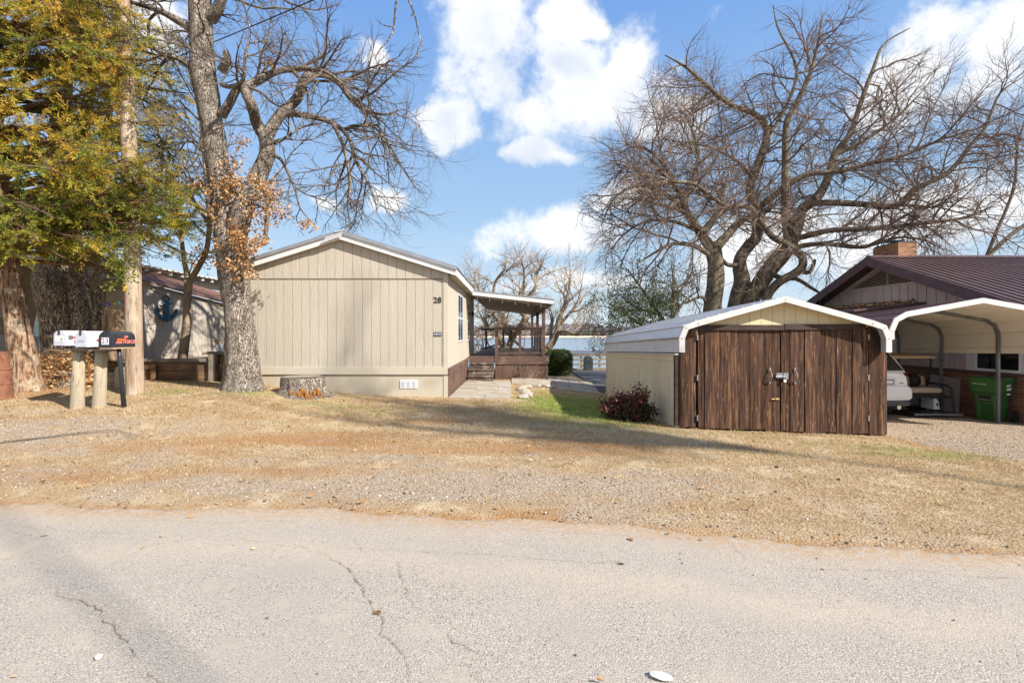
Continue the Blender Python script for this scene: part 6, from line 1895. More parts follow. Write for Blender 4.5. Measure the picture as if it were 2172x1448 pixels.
# timber retaining wall
TIMB = mat('dark_timber', (0.20, 0.115, 0.06), (0.09, 0.052, 0.032), rough=.85, scale=6, stretch=(.2, 1, 1), bump=.5, bscale=26, bstretch=(.15, 1, 1), c3=(0.34, .20, .09), s3=1.6, lo3=.5, hi3=.7)
TIMB_GREY = mat('grey_timber', (0.26, 0.215, 0.17), (0.12, 0.10, 0.08), rough=.9, scale=6, stretch=(.2, 1, 1), bump=.5, bscale=26, bstretch=(.15, 1, 1), c3=(0.36, .28, .19), s3=3, lo3=.5, hi3=.7)
OLDB = mat('old_pale_board', (0.42, 0.35, 0.25), (0.25, 0.20, 0.15), rough=.9, scale=5, stretch=(1, 1, .15), bump=.4, bscale=26, bstretch=(1, 1, .15), c3=(0.5, .36, .17), s3=3, lo3=.55, hi3=.72)
rwall = thing('retaining_wall', 'low stepped retaining wall of dark railway timbers before the anchor shed', 'retaining wall', P(370, 812, 11.9))


def timber(x0, x1, Y, z0, z1, th=.14, m=TIMB, nm_='timber', par=None):
    a = P(x0, 0, Y).x; b_ = P(x1, 0, Y).x
    return MB().box(a, b_, Y, Y + th, z0, z1).build(nm_, m, par or rwall, bevel=.012)


for k in range(3): timber(300 - k, 448 + k, 11.9 + .01 * k, .26 + k * .215, .26 + k * .215 + .211)
timber(301, 449, 11.86, .908, .985, .24, TIMB_GREY, 'cap_board')
timber(441, 456, 11.80, .24, 1.10, .13, TIMB_GREY, 'stake'); timber(318, 329, 11.80, .24, .87, .06, TIMB, 'stake')
for k in range(4): timber(457, 530 + k, 12.0 + .01 * k, .28 + k * .2, .28 + k * .2 + .196)
timber(428, 530, 11.96, 1.082, 1.16, .26, TIMB_GREY, 'cap_board')
for k in range(2): timber(225, 268 + k, 11.7, .5 + k * .2, .5 + k * .2 + .196, m=OLDB)
timber(222, 272, 11.62, .902, .985, .2, TIMB_GREY, 'cap_board')
for k in range(2): timber(176, 250, 10.85 + .01 * k, .33 + k * .17, .33 + k * .17 + .166, m=OLDB)
timber(176, 249, 10.78, .672, .735, .22, TIMB_GREY, 'cap_board')
timber(243, 256, 10.72, .30, .84, .08, OLDB, 'stake')
timber(110, 131, 10.45, .28, .70, .10, TIMB_GREY, 'end_board'); timber(131.5, 157, 10.44, .27, .71, .1, OLDB, 'end_board'); timber(110, 158, 10.4, .712, .775, .22, TIMB_GREY, 'cap_board')

# brush pile
r_ = random.Random(8); bp = MB()
for k in range(520):
    u = r_.random()
    px = r_.uniform(74, 192) if u < .8 else r_.uniform(60, 110)
    y0 = r_.uniform(10.35, 11.5)
    hmax = 745 if px > 95 else 770
    py = r_.uniform(hmax, 822) if u < .8 else r_.uniform(800, 830)
    c_ = P(px, py, y0); c_.z = max(c_.z, gz(c_.x, c_.y) + .01)
    a = r_.uniform(-.6, .6) + (math.pi if r_.random() < .5 else 0); L = r_.uniform(.15, .55)
    d = Vector((math.cos(a), math.sin(a) * .6, r_.uniform(-.25, .3))) * L / 2
    m_ = c_ + Vector((r_.uniform(-.03, .03), r_.uniform(-.03, .03), r_.uniform(0, .05)))
    rr = r_.choice([.004, .005, .007, .012])
    bp.tube([c_ - d, m_, c_ + d], [rr, rr * .9, rr * .5], 4)
for k in range(16):
    c_ = P(r_.uniform(75, 190), r_.uniform(775, 812), r_.uniform(10.7, 11.4))
    bp.blob(c_, .28, .25, .14, k, .5, 2, 2.5)
bpo = bp.build('brush_pile', mat('rusty_brush', (0.40, 0.20, 0.075), (0.16, 0.075, 0.035), rough=1, scale=20, c3=(0.50, .36, .20), s3=14, lo3=.5, hi3=.62), fix=False, origin=P(130, 815, 10.9))
tag(bpo, 'heap of rust coloured cut brush and twigs at the foot of the leaning trunks', 'brush pile', kind='stuff')
cen = []
for _ in range(1800):
    c_ = P(rl_.uniform(60, 195), rl_.uniform(750, 828), rl_.uniform(10.3, 11.3)); cen.append((c_.x, c_.y, max(c_.z, gz(c_.x, c_.y) + .01)))
lo_ = leaves_mesh('dead_leaf_litter', leaf_mat('rust_litter', [(0, (0.17, 0.07, 0.03)), (.6, (0.42, 0.22, 0.08)), (1, (0.60, 0.42, 0.22))], trans=.05), None, cen, .062, 19, aspect=.5)
tag(lo_, 'dead brown leaves strewn over the brush pile by the cedar', 'leaf litter', kind='stuff')
# rusty barrel
c_ = P(-24, 836, 9.4)
ba = MB(); ba.lathe([(.355, 0), (.36, .02), (.345, .03), (.34, .28), (.352, .29), (.352, .31), (.33, .32), (.315, .56), (.327, .57), (.327, .59), (.30, .60), (.28, .90), (.285, .92), (.26, .925)], (c_.x, c_.y, gz(c_.x, c_.y) - .01), 28)
tag(ba.build('rusty_barrel', mat('rusted_steel', (0.28, 0.12, 0.07), (0.17, 0.075, 0.05), rough=.85, scale=6, c3=(0.12, .05, .035), s3=12, lo3=.6, hi3=.7, bump=.2, bscale=50), origin=(c_.x, c_.y, gz(c_.x, c_.y))), 'rust brown tapered metal barrel cut off by the left edge', 'barrel')

# utility pole
POLE = mat('pole_wood', (0.40, 0.30, 0.215), (0.23, 0.155, 0.105), rough=.9, scale=16, stretch=(1, 1, .05), lo=.4, hi=.62, bump=.8, bscale=40, bstretch=(1, 1, .03), bdist=.02, c3=(0.44, .36, .28), s3=1.5, lo3=.45, hi3=.65, speck=(.10, .07, .05), sscale=42, slo=.63, shi=.68)
po = thing('utility_pole', 'round brown timber utility pole with a yellow tag, right of the mailboxes', 'utility pole', P(286.5, 834, 10.05))
p_ = [P(x, y, 10.05) for x, y in ((287, 845), (286.5, 833), (285, 760), (284, 700), (281, 560), (280, 450), (272, 270), (264, 100), (259, -20), (250, -250), (242, -480))]
MB().tube(p_, [.165, .162, .157, .153, .147, .143, .136, .128, .122, .11, .10], 20, rough=.03, nscale=4).build('pole', POLE, po, smooth=True)
q = P(275, 613, 10.05); a0 = []
tagm = MB()
for k in range(7):
    a = R(-150 + k * 11); a0.append((q.x + .05 + .154 * math.cos(a), 10.05 + .154 * math.sin(a)))
b = len(tagm.v)
for (x, y) in a0: tagm.v += [(x, y, q.z - .06), (x, y, q.z + .06)]
for k in range(6): tagm.f.append((b + 2 * k, b + 2 * k + 2, b + 2 * k + 3, b + 2 * k + 1))
tagm.build('pole_tag', mat('yellow_tag', (0.75, 0.46, 0.04), (0.78, 0.55, 0.12), rough=.5, scale=40, stretch=(1, 1, 3), speck=(.9, .9, .85), sscale=60), po)
# cables
cbl = MB(); cbl.tube(catmull([P(300, 160, 12.2), P(376, 122, 11.4), P(520, 62, 10), P(665, 0, 8.6), P(760, -45, 7.6)], 8), .011, 6)
tag(cbl.build('service_cable', BLACK_PAINT, origin=P(520, 62, 10)), 'thick black service cable crossing the oak tree to the top edge', 'cable')
cbl = MB(); cbl.tube(catmull([P(322, -20, 10.2), P(345, 60, 10.4), P(370, 130, 10.6), P(398, 185, 10.9), P(430, 240, 11.2)], 8), .012, 6)
tag(cbl.build('drop_cable', BLACK_PAINT, origin=P(370, 130, 10.6)), 'dark cable drooping steeply left of the oak trunk', 'cable')

# ================================================================== mailboxes
MBW, MBH, MBD = .20, .275, .52
boxes = []


def mailbox_profile(w, h, n=10):
    r = w / 2
    return [(-r, 0), (r, 0)] + [(r * math.cos(math.pi * k / n), h - r + r * math.sin(math.pi * k / n)) for k in range(n + 1)]


def mailbox(px, py, Y, w, h, mbody, mdoor, label, rz=0.0, name='mailbox'):
    base = P(px, py, Y)
    t = thing(name, label, 'mailbox', base, rz, group='mailboxes on the posts')
    pr = mailbox_profile(w, h)
    m = MB(); m.prism(pr, 'y', .012, MBD); m.build('box', mbody, t, local=True, bevel=.004)
    m = MB(); m.prism(mailbox_profile(w + .012, h + .006), 'y', -.004, .0119)
    dr_ = m.build('door', mdoor, t, local=True)
    m = MB(); m.prism(mailbox_profile(w - .02, h - .012), 'y', -.009, -.0041); m.shear(lambda p: (p[0], p[1], p[2] + .005)); m.build('door_panel', mdoor, dr_, local=True)
    m = MB(); m.box(-.014, .014, -.022, -.0095, h - .075, h + .012); m.box(-.010, .010, -.022, .03, h + .0061, h + .02); m.build('latch', IRON, dr_, local=True)
    return t


WHITE_MB = mat('white_mailbox_paint', (0.76, 0.76, 0.78), (0.70, .70, .73), rough=.35, scale=6, spec=.5)
GREY_MB = mat('grey_mailbox_door', (0.46, 0.47, 0.53), (0.40, .41, .47), rough=.4, scale=8)
BLACK_MB = mat('black_mailbox_paint', (0.018, 0.02, 0.026), (0.03, .032, .038), rough=.3, scale=6, spec=.5)
RED_FLAG = mat('red_flag', (0.62, 0.05, 0.03), rough=.4)
MARKER = mat('marker_grey', (0.13, 0.13, 0.14), rough=.6)
PALE = mat('pale_sticker', (0.60, 0.62, 0.56), rough=.6)


def flag(t, w, z, L, col=RED_FLAG, y0=.16):
    m = MB(); m.box(w / 2 + .004, w / 2 + .010, y0, y0 + L, z - .018, z + .018)
    f = m.build('flag', col, t, local=True)
    return f


m1 = mailbox(126.5, 733, 8.62, .195, .27, WHITE_MB, GREY_MB, 'white mailbox farthest left, with pale label on its grey door')
m2 = mailbox(172, 736, 8.55, .195, .285, WHITE_MB, GREY_MB, 'white mailbox with red flag, between the other white and the black one')
m3 = mailbox(224, 737, 8.50, .235, .285, BLACK_MB, BLACK_MB, 'black mailbox with white number 23 and red lettering')
flag(m1, .195, .15, .26, y0=.13); flag(m2, .195, .12, .26, y0=.2)
MB().box(.0985, .112, .06, .14, .115, .185).build('flag_bracket', MARKER, m1, local=True)
MB().box(.0985, .103, .17, .30, .03, .10).build('side_patch', mat('grey_patch', (.2, .2, .22), rough=.6), m1, local=True)
MB().box(-.07, .075, -.012, -.0092, .075, .175).build('door_label', PALE, m1, local=True)
t_ = MB(); text_to(t_, '6', .085, ((.045, -.0125, .115), (1, 0, 0), (0, 0, 1)), .001, bold=.001); t_.build('door_number', MARKER, m1, local=True)
t_ = MB(); text_to(t_, '8701', .052, ((.012, -.0095, .10), (1, 0, 0), (0, 0, 1)), .001); t_.build('door_number', MARKER, m2, local=True)
t_ = MB(); text_to(t_, '28', .055, ((.0985, .30, .19), (0, 1, 0), (0, 0, 1)), .001); t_.build('side_number', mat('faint_grey', (.45, .45, .47)), m2, local=True)
MB().box(-.062, .062, -.012, -.0092, .055, .175).build('number_sticker', mat('white_sticker', (0.80, .78, .82), rough=.5), m3, local=True)
t_ = MB(); text_to(t_, '23', .125, ((.0, -.0125, .115), (1, 0, 0), (0, 0, 1)), .001, bold=.001); t_.build('door_number', mat('ink_purple', (.03, .02, .06), rough=.5), m3, local=True)
REDL = mat('red_letters', (0.72, 0.13, 0.13), (0.80, .30, .28), rough=.5, scale=50)
t_ = MB(); text_to(t_, 'AIR FORCE', .088, ((.1185, .29, .095), (0, 1, 0), (0, 0, 1)), .0015, shear=.25, bold=.0018); t_.build('side_lettering', REDL, m3, local=True)
t_ = MB(); text_to(t_, '209', .058, ((.1185, .30, .185), (0, 1, -.0), (-.12, 0, 1)), .0015, bold=.001); t_.shear(lambda p: (p[0] + .003, p[1], p[2])); t_.build('side_number', REDL, m3, local=True)
MB().box(.1205, .127, .10, .29, .115, .155).build('flag', mat('orange_red_flag', (0.80, 0.10, 0.03), rough=.35), m3, local=True)
MB().box(-.11, .13, .0, MBD + .01, -.024, -.001).build('mounting_board', mat('raw_board', (0.42, 0.31, 0.2), (.3, .21, .13), rough=.8, scale=8, stretch=(1, .2, 1)), m3, local=True)
# shelf + posts
pb = MB(); a = P(138, 738, 8.8); b_ = P(208, 742, 8.8)
pb.beam((a.x - .1, 8.84, a.z - .018), (b_.x + .25, 8.84, b_.z - .012), .34, .028)
tag(pb.build('shelf_board', mat('dark_shelf', (0.12, 0.09, 0.07), (.3, .24, .18), rough=.9, scale=9, stretch=(.2, 1, 1)), origin=P(172, 740, 8.8)), 'dark weathered plank carrying the two white mailboxes', 'shelf')
POSTW = mat('bleached_post', (0.47, 0.41, 0.30), (0.30, 0.25, 0.18), rough=.9, scale=7, stretch=(1, 1, .15), bump=.8, bscale=36, bstretch=(1, 1, .06), bdist=.015, c3=(0.50, .31, .11), s3=3.0, lo3=.54, hi3=.70, speck=(.16, .12, .08), sscale=34, slo=.62, shi=.68)
for (x0, y0, x1, y1, lb) in ((163.5, 866, 168.5, 739, 'bleached round timber post on the left, under the two white mailboxes'), (209.5, 864, 216, 741, 'bleached round timber post next to the leaning black pipe')):
    a = P(x0, y0 + 6, 8.82); b_ = P(x1, y1, 8.82); d = b_ - a
    tag(MB().tube([a, a + d * .04, a + d * .33, a + d * .66, b_], [.11, .108, .10, .095, .09], 14, rough=.05, nscale=5).build('mailbox_post', POSTW, origin=a, smooth=True), lb, 'post', 'mailbox posts')
a = P(263.5, 866, 8.75); b_ = P(252, 738, 8.75)
tag(MB().tube([a, a.lerp(b_, .85), b_], [.040, .036, .034], 12).build('pipe_post', mat('dark_pipe', (0.035, .04, .05), rough=.4, metal=.3), origin=a, smooth=True), 'dark leaning metal pipe under the black mailbox', 'pipe')

# stump by the house
sx = P(641, 838, 10.55); sb = MB()
nS = 40; rings = []
for (h, r0) in ((-.12, .56), (0.0, .55), (.06, .50), (.16, .445), (.28, .43), (.40, .42), (.405, .40)):
    ring = []
    for k in range(nS):
        a = 2 * math.pi * k / nS
        rr = r0 * (1 + .05 * math.sin(a * 3 + 1) + .035 * math.sin(a * 7) + .05 * mnoise.noise(Vector((math.cos(a) * 3, math.sin(a) * 3, h * 3))) + (.10 * max(0, math.sin(a * 4 + .5)) if h < .1 else 0)) + (0.012 * (k % 2) if h < .39 else 0)
        ring.append((sx.x + rr * math.cos(a) * 1.02, sx.y + rr * math.sin(a), sx.z + h + .01 * math.sin(a * 2)))
    rings.append(ring)
sb.loft(rings)
stp = tag(sb.build('tree_stump', BARK_OAK, origin=sx, smooth=False), 'wide sawn grey tree stump with orange rot by the beige wall', 'stump')
cut = MB(); cut.lathe([(.39, 0), (.395, .004), (.2, .012)], (sx.x, sx.y, sx.z + .412), 36)
cut.build('sawn_top', mat('sawn_wood', (0.30, 0.26, 0.2), (.2, .17, .13), rough=.95, scale=14), stp)
rot = MB(); r_ = random.Random(2)
for k in range(60):
    a = R(r_.uniform(-95, -25)); rr = .50 + r_.uniform(-.03, .07); c_ = (sx.x + rr * math.cos(a), sx.y + rr * math.sin(a), sx.z + r_.uniform(-.02, .17) * (1 - (rr - .47) * 3))
    rot.blob(c_, .026, .016, .05, k, .9, 2, 3)
rot.build('rotten_wood', mat('orange_rot', (0.40, 0.19, 0.055), (0.22, .09, .03), rough=1, scale=60, bump=.8, bscale=90), stp, fix=False)

# ================================================================== right: bin, car, cart, board
GREEN = mat('bin_green', (0.032, 0.118, 0.026), (0.027, 0.10, 0.022), rough=.38, scale=8, spec=.5, c3=(0.05, .10, .04), s3=3, lo3=.6, hi3=.8)
bw, bd, bh = .56, .56, 1.0
brz = math.atan2(.34, .94)   # front faces left and towards the road
fx = Vector((-.94, -.34, 0)); sxv = Vector((-.34, .94, 0))   # front normal, along the front
bc = Vector((10.52, 10.42, 0)); bzz = -.33
bin_ = thing('wheelie_bin', 'green wheeled rubbish bin with lid against the brick wall behind a carport post', 'bin', bc + Vector((.1, .3, bzz)))
BL = lambda u, d, z: bc + sxv * u - fx * d + Vector((0, 0, bzz + z))   # u along front from the near corner, d depth from the front


def bring(z, ins, n=5, r=.07, front_in=0.0):
    pts = []
    u0, u1, d0, d1 = ins, bw - ins, ins + front_in, bd - ins * 1.6
    for (cu, cd, a0) in ((u1 - r, d1 - r, 0), (u0 + r, d1 - r, 90), (u0 + r, d0 + r, 180), (u1 - r, d0 + r, 270)):
        for k in range(n):
            a = R(a0 + 90 * k / (n - 1)); pts.append(BL(cu + r * math.cos(a), cd + r * math.sin(a), z))
    return pts


m = MB(); m.loft([bring(0.03, .085), bring(.10, .075), bring(.60, .045), bring(.62, .02), bring(.66, .0), bring(.90, -.015)])
bb = m.build('body', GREEN, bin_, smooth=False)
m = MB(); m.loft([bring(.902, -.03), bring(.935, -.035), bring(.965, .0), bring(.985, .10)]); m.build('lid', GREEN, bin_)
m = MB(); a = BL(bw * .30, .03, .50); b_ = BL(bw * .72, .03, .50)
m.add([BL(bw * .3, .044, .44), BL(bw * .7, .044, .44), BL(bw * .7, .036, .57), BL(bw * .3, .036, .57)], [(0, 1, 2, 3)]); m.build('bar_recess', BLACK_PAINT, bb)
m = MB(); m.tube([BL(bw * .3, .035, .475), BL(bw * .7, .035, .475)], .012, 8); m.build('lift_bar', STEEL, bb)
m = MB(); m.add([BL(bw * .25, .072, .05), BL(bw * .62, .072, .05), BL(bw * .62, .048, .40), BL(bw * .25, .048, .40)], [(0, 1, 2, 3)]); m.build('front_recess', mat('bin_dark_green', (.02, .075, .015), rough=.5), bb)
m = MB(); text_to(m, 'CITY WASTE', .045, (BL(bw * .62, -.021, .82), -sxv, (0, 0, 1)), .001); m.build('lettering', WHITE_VINYL, bb)
m = MB()
for (z, h, l) in ((.70, .05, .17), (.78, .04, .15), (.60, .035, .14)):
    m.add([BL(-.012, .22, z), BL(-.012, .22 + l, z), BL(-.014, .22 + l, z + h), BL(-.014, .22, z + h)], [(0, 1, 2, 3)])
m.build('side_sticker', WHITE_VINYL, bb)
wm = MB(); c0 = BL(.01, bd - .06, .115)
for (o0, o1, r) in ((0, .06, .125),):
    ring = []
    for oo, rr in ((0, .09), (.004, .125), (.056, .125), (.06, .09)):
        ring.append([c0 - sxv * (.0 + oo) + (-fx * math.cos(a) + Vector((0, 0, 1)) * math.sin(a)) * rr for a in [2 * math.pi * k / 24 for k in range(24)]])
    wm.loft(ring)
wh = wm.build('wheel', mat('black_rubber', (.018, .018, .019), rough=.6), bin_)
m = MB()
for k in range(6):
    a = 2 * math.pi * k / 6
    m.beam(c0 - sxv * .062, c0 - sxv * .062 + (-fx * math.cos(a) + Vector((0, 0, 1)) * math.sin(a)) * .085, .02, .006)
m.build('spokes', mat('dark_plastic', (.05, .05, .055), rough=.4), wh)

# leaning board
lb = MB(); vs = [(WX - .10, 11.95, -.42), (WX - .10, 12.85, -.42), (WX - .055, 12.85, .53), (WX - .055, 11.95, .49)]
vs = [Vector(v) for v in vs]; lb.add(vs + [v + Vector((-.03, 0, .004)) for v in vs], [(0, 1, 2, 3), (7, 6, 5, 4), (0, 4, 5, 1), (1, 5, 6, 2), (2, 6, 7, 3), (3, 7, 4, 0)])
tag(lb.build('leaning_board', mat('pinkish_board', (0.37, 0.30, 0.29), rough=.7), origin=vs[0]), 'flat pinkish grey board leaning on the brick base behind the golf cart', 'board')

# white SUV parked in the carport (rear to the road)
PAINT = mat('white_car_paint', (0.72, 0.73, 0.75), rough=.18, spec=.6)
CARGREY = mat('grey_bumper_plastic', (0.07, 0.075, 0.085), rough=.55)
CARGLASS = mat('tinted_glass', (0.012, 0.014, 0.018), rough=.04, spec=.8)
RUB = MATS['black_rubber']
CR = mat('chrome', (0.7, .7, .72), rough=.15, metal=1)
TAIL = mat('red_tail_lens', (0.28, 0.01, 0.015), rough=.1, spec=.7)
cz = gz(7.7, 11.2) - .005
car = thing('parked_suv', 'white SUV parked under the carport, its rear corner showing beside the shed', 'car', (7.85, 10.55, cz))


def sring(hw, zb, zt, y, n=32, e=7.0, zmid=None):
    pts = []
    for k in range(n):
        a = 2 * math.pi * k / n
        cx, sz = math.cos(a), math.sin(a)
        r = (abs(cx) ** e + abs(sz) ** e) ** (-1 / e)
        pts.append((hw * cx * r * (1 - .045 * max(0, sz * r)), y, (zb + zt) / 2 + (zt - zb) / 2 * sz * r))
    return pts


m = MB(); m.loft([sring(*a) for a in ((.74, .58, 1.05, .045), (.83, .50, 1.08, .06), (.875, .42, 1.09, .13), (.90, .36, 1.09, .5), (.91, .32, 1.08, 1.4), (.91, .32, 1.06, 2.6), (.90, .34, 1.03, 3.3), (.88, .36, .96, 3.9), (.82, .40, .86, 4.35), (.70, .46, .76, 4.55))])
body = m.build('body', PAINT, car, local=True, smooth=2)


def yring(z, y0, y1, hw, n=28, e=5.0):
    pts = []
    for k in range(n):
        a = 2 * math.pi * k / n; c_, s_ = math.cos(a), math.sin(a)
        r = (abs(c_) ** e + abs(s_) ** e) ** (-1 / e)
        pts.append((hw * c_ * r, (y0 + y1) / 2 + (y1 - y0) / 2 * s_ * r, z))
    return pts


m = MB(); m.loft([yring(1.02, .085, 3.45, .925, 48, 14), yring(1.10, .11, 3.3, .915, 48, 14), yring(1.35, .32, 2.85, .865, 48, 14), yring(1.55, .52, 2.45, .80, 48, 12), yring(1.64, .72, 2.2, .72, 48, 9), yring(1.69, 1.0, 1.9, .5, 48, 9)])
m.build('cabin', PAINT, car, local=True, smooth=2)
gl = MB()
gl.add([(-.78, .095, 1.115), (.78, .095, 1.115), (.70, .475, 1.52), (-.70, .475, 1.52), (-.73, .30, 1.115), (.73, .30, 1.115), (.645, .70, 1.515), (-.645, .70, 1.515)], [(0, 1, 2, 3), (7, 6, 5, 4), (0, 4, 5, 1), (1, 5, 6, 2), (2, 6, 7, 3), (3, 7, 4, 0)])
gl.build('rear_window', CARGLASS, car, local=True)
for s in (-1, 1):
    g2 = MB(); g2.add([(s * .918, .50, 1.13), (s * .918, 3.0, 1.13), (s * .825, 2.42, 1.51), (s * .825, .82, 1.51), (s * .75, .50, 1.13), (s * .75, 3.0, 1.13), (s * .6, 2.42, 1.51), (s * .6, .82, 1.51)],
                      [(0, 1, 2, 3), (7, 6, 5, 4), (0, 4, 5, 1), (1, 5, 6, 2), (2, 6, 7, 3), (3, 7, 4, 0)])
    g2.build('side_window', CARGLASS, car, local=True)
    for (yy) in (.86, 3.62):
        w_ = MB(); prof = [(.20, -.11), (.33, -.115), (.355, -.09), (.36, 0), (.355, .09), (.33, .115), (.20, .11)]
        w_.lathe(prof, (s * .815, yy, .36), 28, 'x')
        tyre = w_.build('wheel', RUB, car, local=True, smooth=False)
        tr_ = MB()
        for k in (-.06, -.02, .02, .06): tr_.lathe([(.3595, k - .006), (.364, k - .004), (.364, k + .004), (.3595, k + .006)], (s * .815, yy, .36), 28, 'x')
        tr_.build('tread', mat('tread_grey', (.05, .05, .052), rough=.8), tyre, local=True)
        MB().lathe([(.05, .112), (.22, .118), (.225, .10)] if s > 0 else [(.05, -.112), (.22, -.118), (.225, -.10)], (s * .80, yy, .36), 20, 'x').build('rim', CR, tyre, local=True)
    tl_ = MB(); tl_.loft([[(s * .80, .06, z) , (s * .865, .12, z), (s * .885, .30, z), (s * .80, .30, z)] for z in (.80, .90, 1.06)]); tl_.build('tail_light', TAIL, car, local=True)
    ex = MB(); ex.tube([(s * .62, .02, .31), (s * .62, .2, .31)], [.045, .045], 14); ex.build('exhaust_tip', CR, car, local=True)
m = MB(); m.loft([sring(.87, .49, .77, .005, e=10), sring(.905, .465, .79, .022, e=10), sring(.918, .46, .80, .10, e=10), sring(.915, .46, .78, .5, e=10)]); m.build('rear_bumper', PAINT, car, local=True, smooth=2)
m = MB(); m.loft([sring(.78, .36, .462, .03, e=8), sring(.88, .33, .468, .05, e=8), sring(.915, .31, .468, .16, e=8), sring(.91, .31, .46, .42, e=8)]); m.build('bumper_guard', CARGREY, car, local=True, smooth=2)
MB().box(-.60, .66, .030, .075, 1.005, 1.03).build('chrome_strip', CR, car, local=True)
lp_ = MB().box(-.2, .56, .020, .07, .80, .93).build('plate_recess', mat('car_recess', (.6, .6, .62), rough=.3), car, local=True)
MB().box(.16, .50, .012, .0195, .82, .92).build('plate_frame', BLACK_PAINT, car, local=True); MB().box(.18, .48, .007, .0115, .835, .905).build('licence_plate', mat('plate_white', (.7, .7, .72)), car, local=True)
MB().box(.64, .78, .045, .07, .835, .85).build('badge', CR, car, local=True)
MB().box(-.5, .5, .62, .66, 1.545, 1.60).build('brake_light', TAIL, car, local=True)

# golf cart, rear seat to the road
BEIGE = mat('beige_vinyl', (0.50, 0.38, 0.28), (0.44, .33, .24), rough=.5, scale=6)
CARTW = mat('cart_cream_top', (0.55, 0.43, 0.26), rough=.45)
kz = gz(9.7, 12.2) - .01
cart = thing('golf_cart', 'golf cart with cream roof and beige rear seat parked behind the white SUV', 'golf cart', (9.72, 11.42, kz))
m = MB(); m.loft([[(-.56, y, z0), (.56, y, z0), (.54, y, z1), (-.54, y, z1)] for (y, z0, z1) in ((.42, .22, .58), (.8, .20, .60), (1.5, .2, .55), (1.9, .2, .28), (2.1, .2, .30), (2.3, .2, .75), (2.55, .25, .78), (2.65, .3, .6))])
m.build('body', mat('cart_dark_body', (.02, .022, .026), rough=.3), cart, local=True)
m = MB(); m.loft([[(-.42, y, z), (.42, y, z), (.46, y, z + .05), (.42, y, z + .11), (-.42, y, z + .11), (-.46, y, z + .05)] for (y, z) in ((.02, .60), (.05, .585), (.40, .60), (.44, .62))]); m.build('rear_seat', BEIGE, cart, local=True, smooth=False)
m = MB(); m.box(-.5, .5, .0, .5, .545, .583); m.beam((-.45, 0.02, .5), (.52, .02, .5), .03, .05); m.build('seat_base', IRON, cart, local=True)
for (x0, x1) in ((-.52, -.02), (.24, .36)):
    m = MB(); m.loft([[(x0, y, z0), (x1, y, z0), (x1 - .02, y, z1), (x0 + .02, y, z1)] for (y, z0, z1) in ((.40, .72, .96), (.36, .76, .93), (.52, .72, .98), (.60, .74, .95))]); m.build('backrest', BEIGE, cart, local=True, smooth=False)
m = MB(); m.blob((.13, .44, .84), .17, .14, .17, 3, .15, 2); m.box(-.50, .40, .46, .66, .60, .78); m.build('black_bag_seat', BLACK_PAINT, cart, local=True)
m = MB(); m.box(-.50, .62, -.34, .30, .13, .155); m.build('foot_plate', IRON, cart, local=True)
m = MB(); m.box(-.50, .62, -.36, -.341, .125, .165); m.build('plate_edge', STEEL, cart, local=True)
m = MB(); m.tube([(.36, .30, .80), (.44, .1, .80), (.52, -.05, .775), (.56, -.12, .70), (.555, -.15, .5), (.545, -.2, .16)], .022, 8); m.tube([(.5, .02, .51), (.57, -.13, .5)], .016, 6); m.build('grab_bar', BLACK_PAINT, cart, local=True)
m = MB(); m.loft([[(-.60, y, z), (.56, y, z), (.53, y, z + .055), (-.57, y, z + .055)] for (y, z) in ((.30, 1.40), (.34, 1.39), (1.2, 1.44), (2.0, 1.42))]); m.build('roof', CARTW, cart, local=True, bevel=.01)
for s in (-1, 1):
    m = MB(); m.tube([(s * .50, .40, 1.40), (s * .51, .38, 1.32), (s * .50, .42, .9), (s * .46, .46, .6)], .02, 8); m.build('roof_strut', BLACK_PAINT, cart, local=True)
    m = MB(); m.tube([(s * .48, 1.95, 1.42), (s * .49, 2.2, .75)], .02, 8); m.build('roof_strut', BLACK_PAINT, cart, local=True)
    for yy in (.75, 2.25): MB().lathe([(.12, -.09), (.20, -.09), (.22, -.06), (.22, .06), (.20, .09), (.12, .09)], (s * .46, yy, .22), 20, 'x').build('wheel', RUB, cart, local=True)
m = MB(); m.loft([[(.30, y, .20), (.44, y, .20), (.42, y, .36), (.36, y, .46), (.30, y, .45)] for y in (.06, .42)]); fd = m.build('fender', WHITE_VINYL, cart, local=True)
MB().box(.36, .40, .05, .059, .28, .35).build('tail_light', TAIL, cart, local=True)
MB().box(-.55, -.02, .1, .4, .30, .5).build('engine_box', IRON, cart, local=True)

# ================================================================== hedge, red bush, fence, path and small things in the yard
hx = P(1184, 793, 21.7); core = MB(); hz_ = -.25
core.blob((hx.x, hx.y, hz_ + .52), .50, .50, .50, 4, .1, 3)
hd_ = thing('hedge', 'clipped rounded green hedge bush right of the porch steps', 'hedge', (hx.x, hx.y, hz_))
core.build('stems', mat('hedge_core', (.03, .03, .015), rough=1), hd_)  # one solid dark core blob behind the leaves
cen = []; ups = []
for _ in range(9000):
    d = rl_.normal(size=3); d /= np.linalg.norm(d)
    e = 4.0; k = (abs(d[0]) ** e + abs(d[1]) ** e + abs(d[2]) ** e) ** (-1 / e)
    rr = k * (1 - .16 * rl_.rand() ** 2) * (1 + .04 * rl_.randn())
    cen.append((hx.x + d[0] * rr * .60, hx.y + d[1] * rr * .60, max(hz_ + .03, hz_ + .56 + d[2] * rr * .57)))
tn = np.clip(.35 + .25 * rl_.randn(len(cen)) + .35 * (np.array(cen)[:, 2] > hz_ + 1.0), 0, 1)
leaves_mesh('foliage', leaf_mat('hedge_leaves', [(0, (0.03, 0.06, 0.012)), (.5, (0.07, 0.12, 0.02)), (1, (0.24, .26, .04))], trans=.2), hd_, cen, .055, 21, tint=tn)

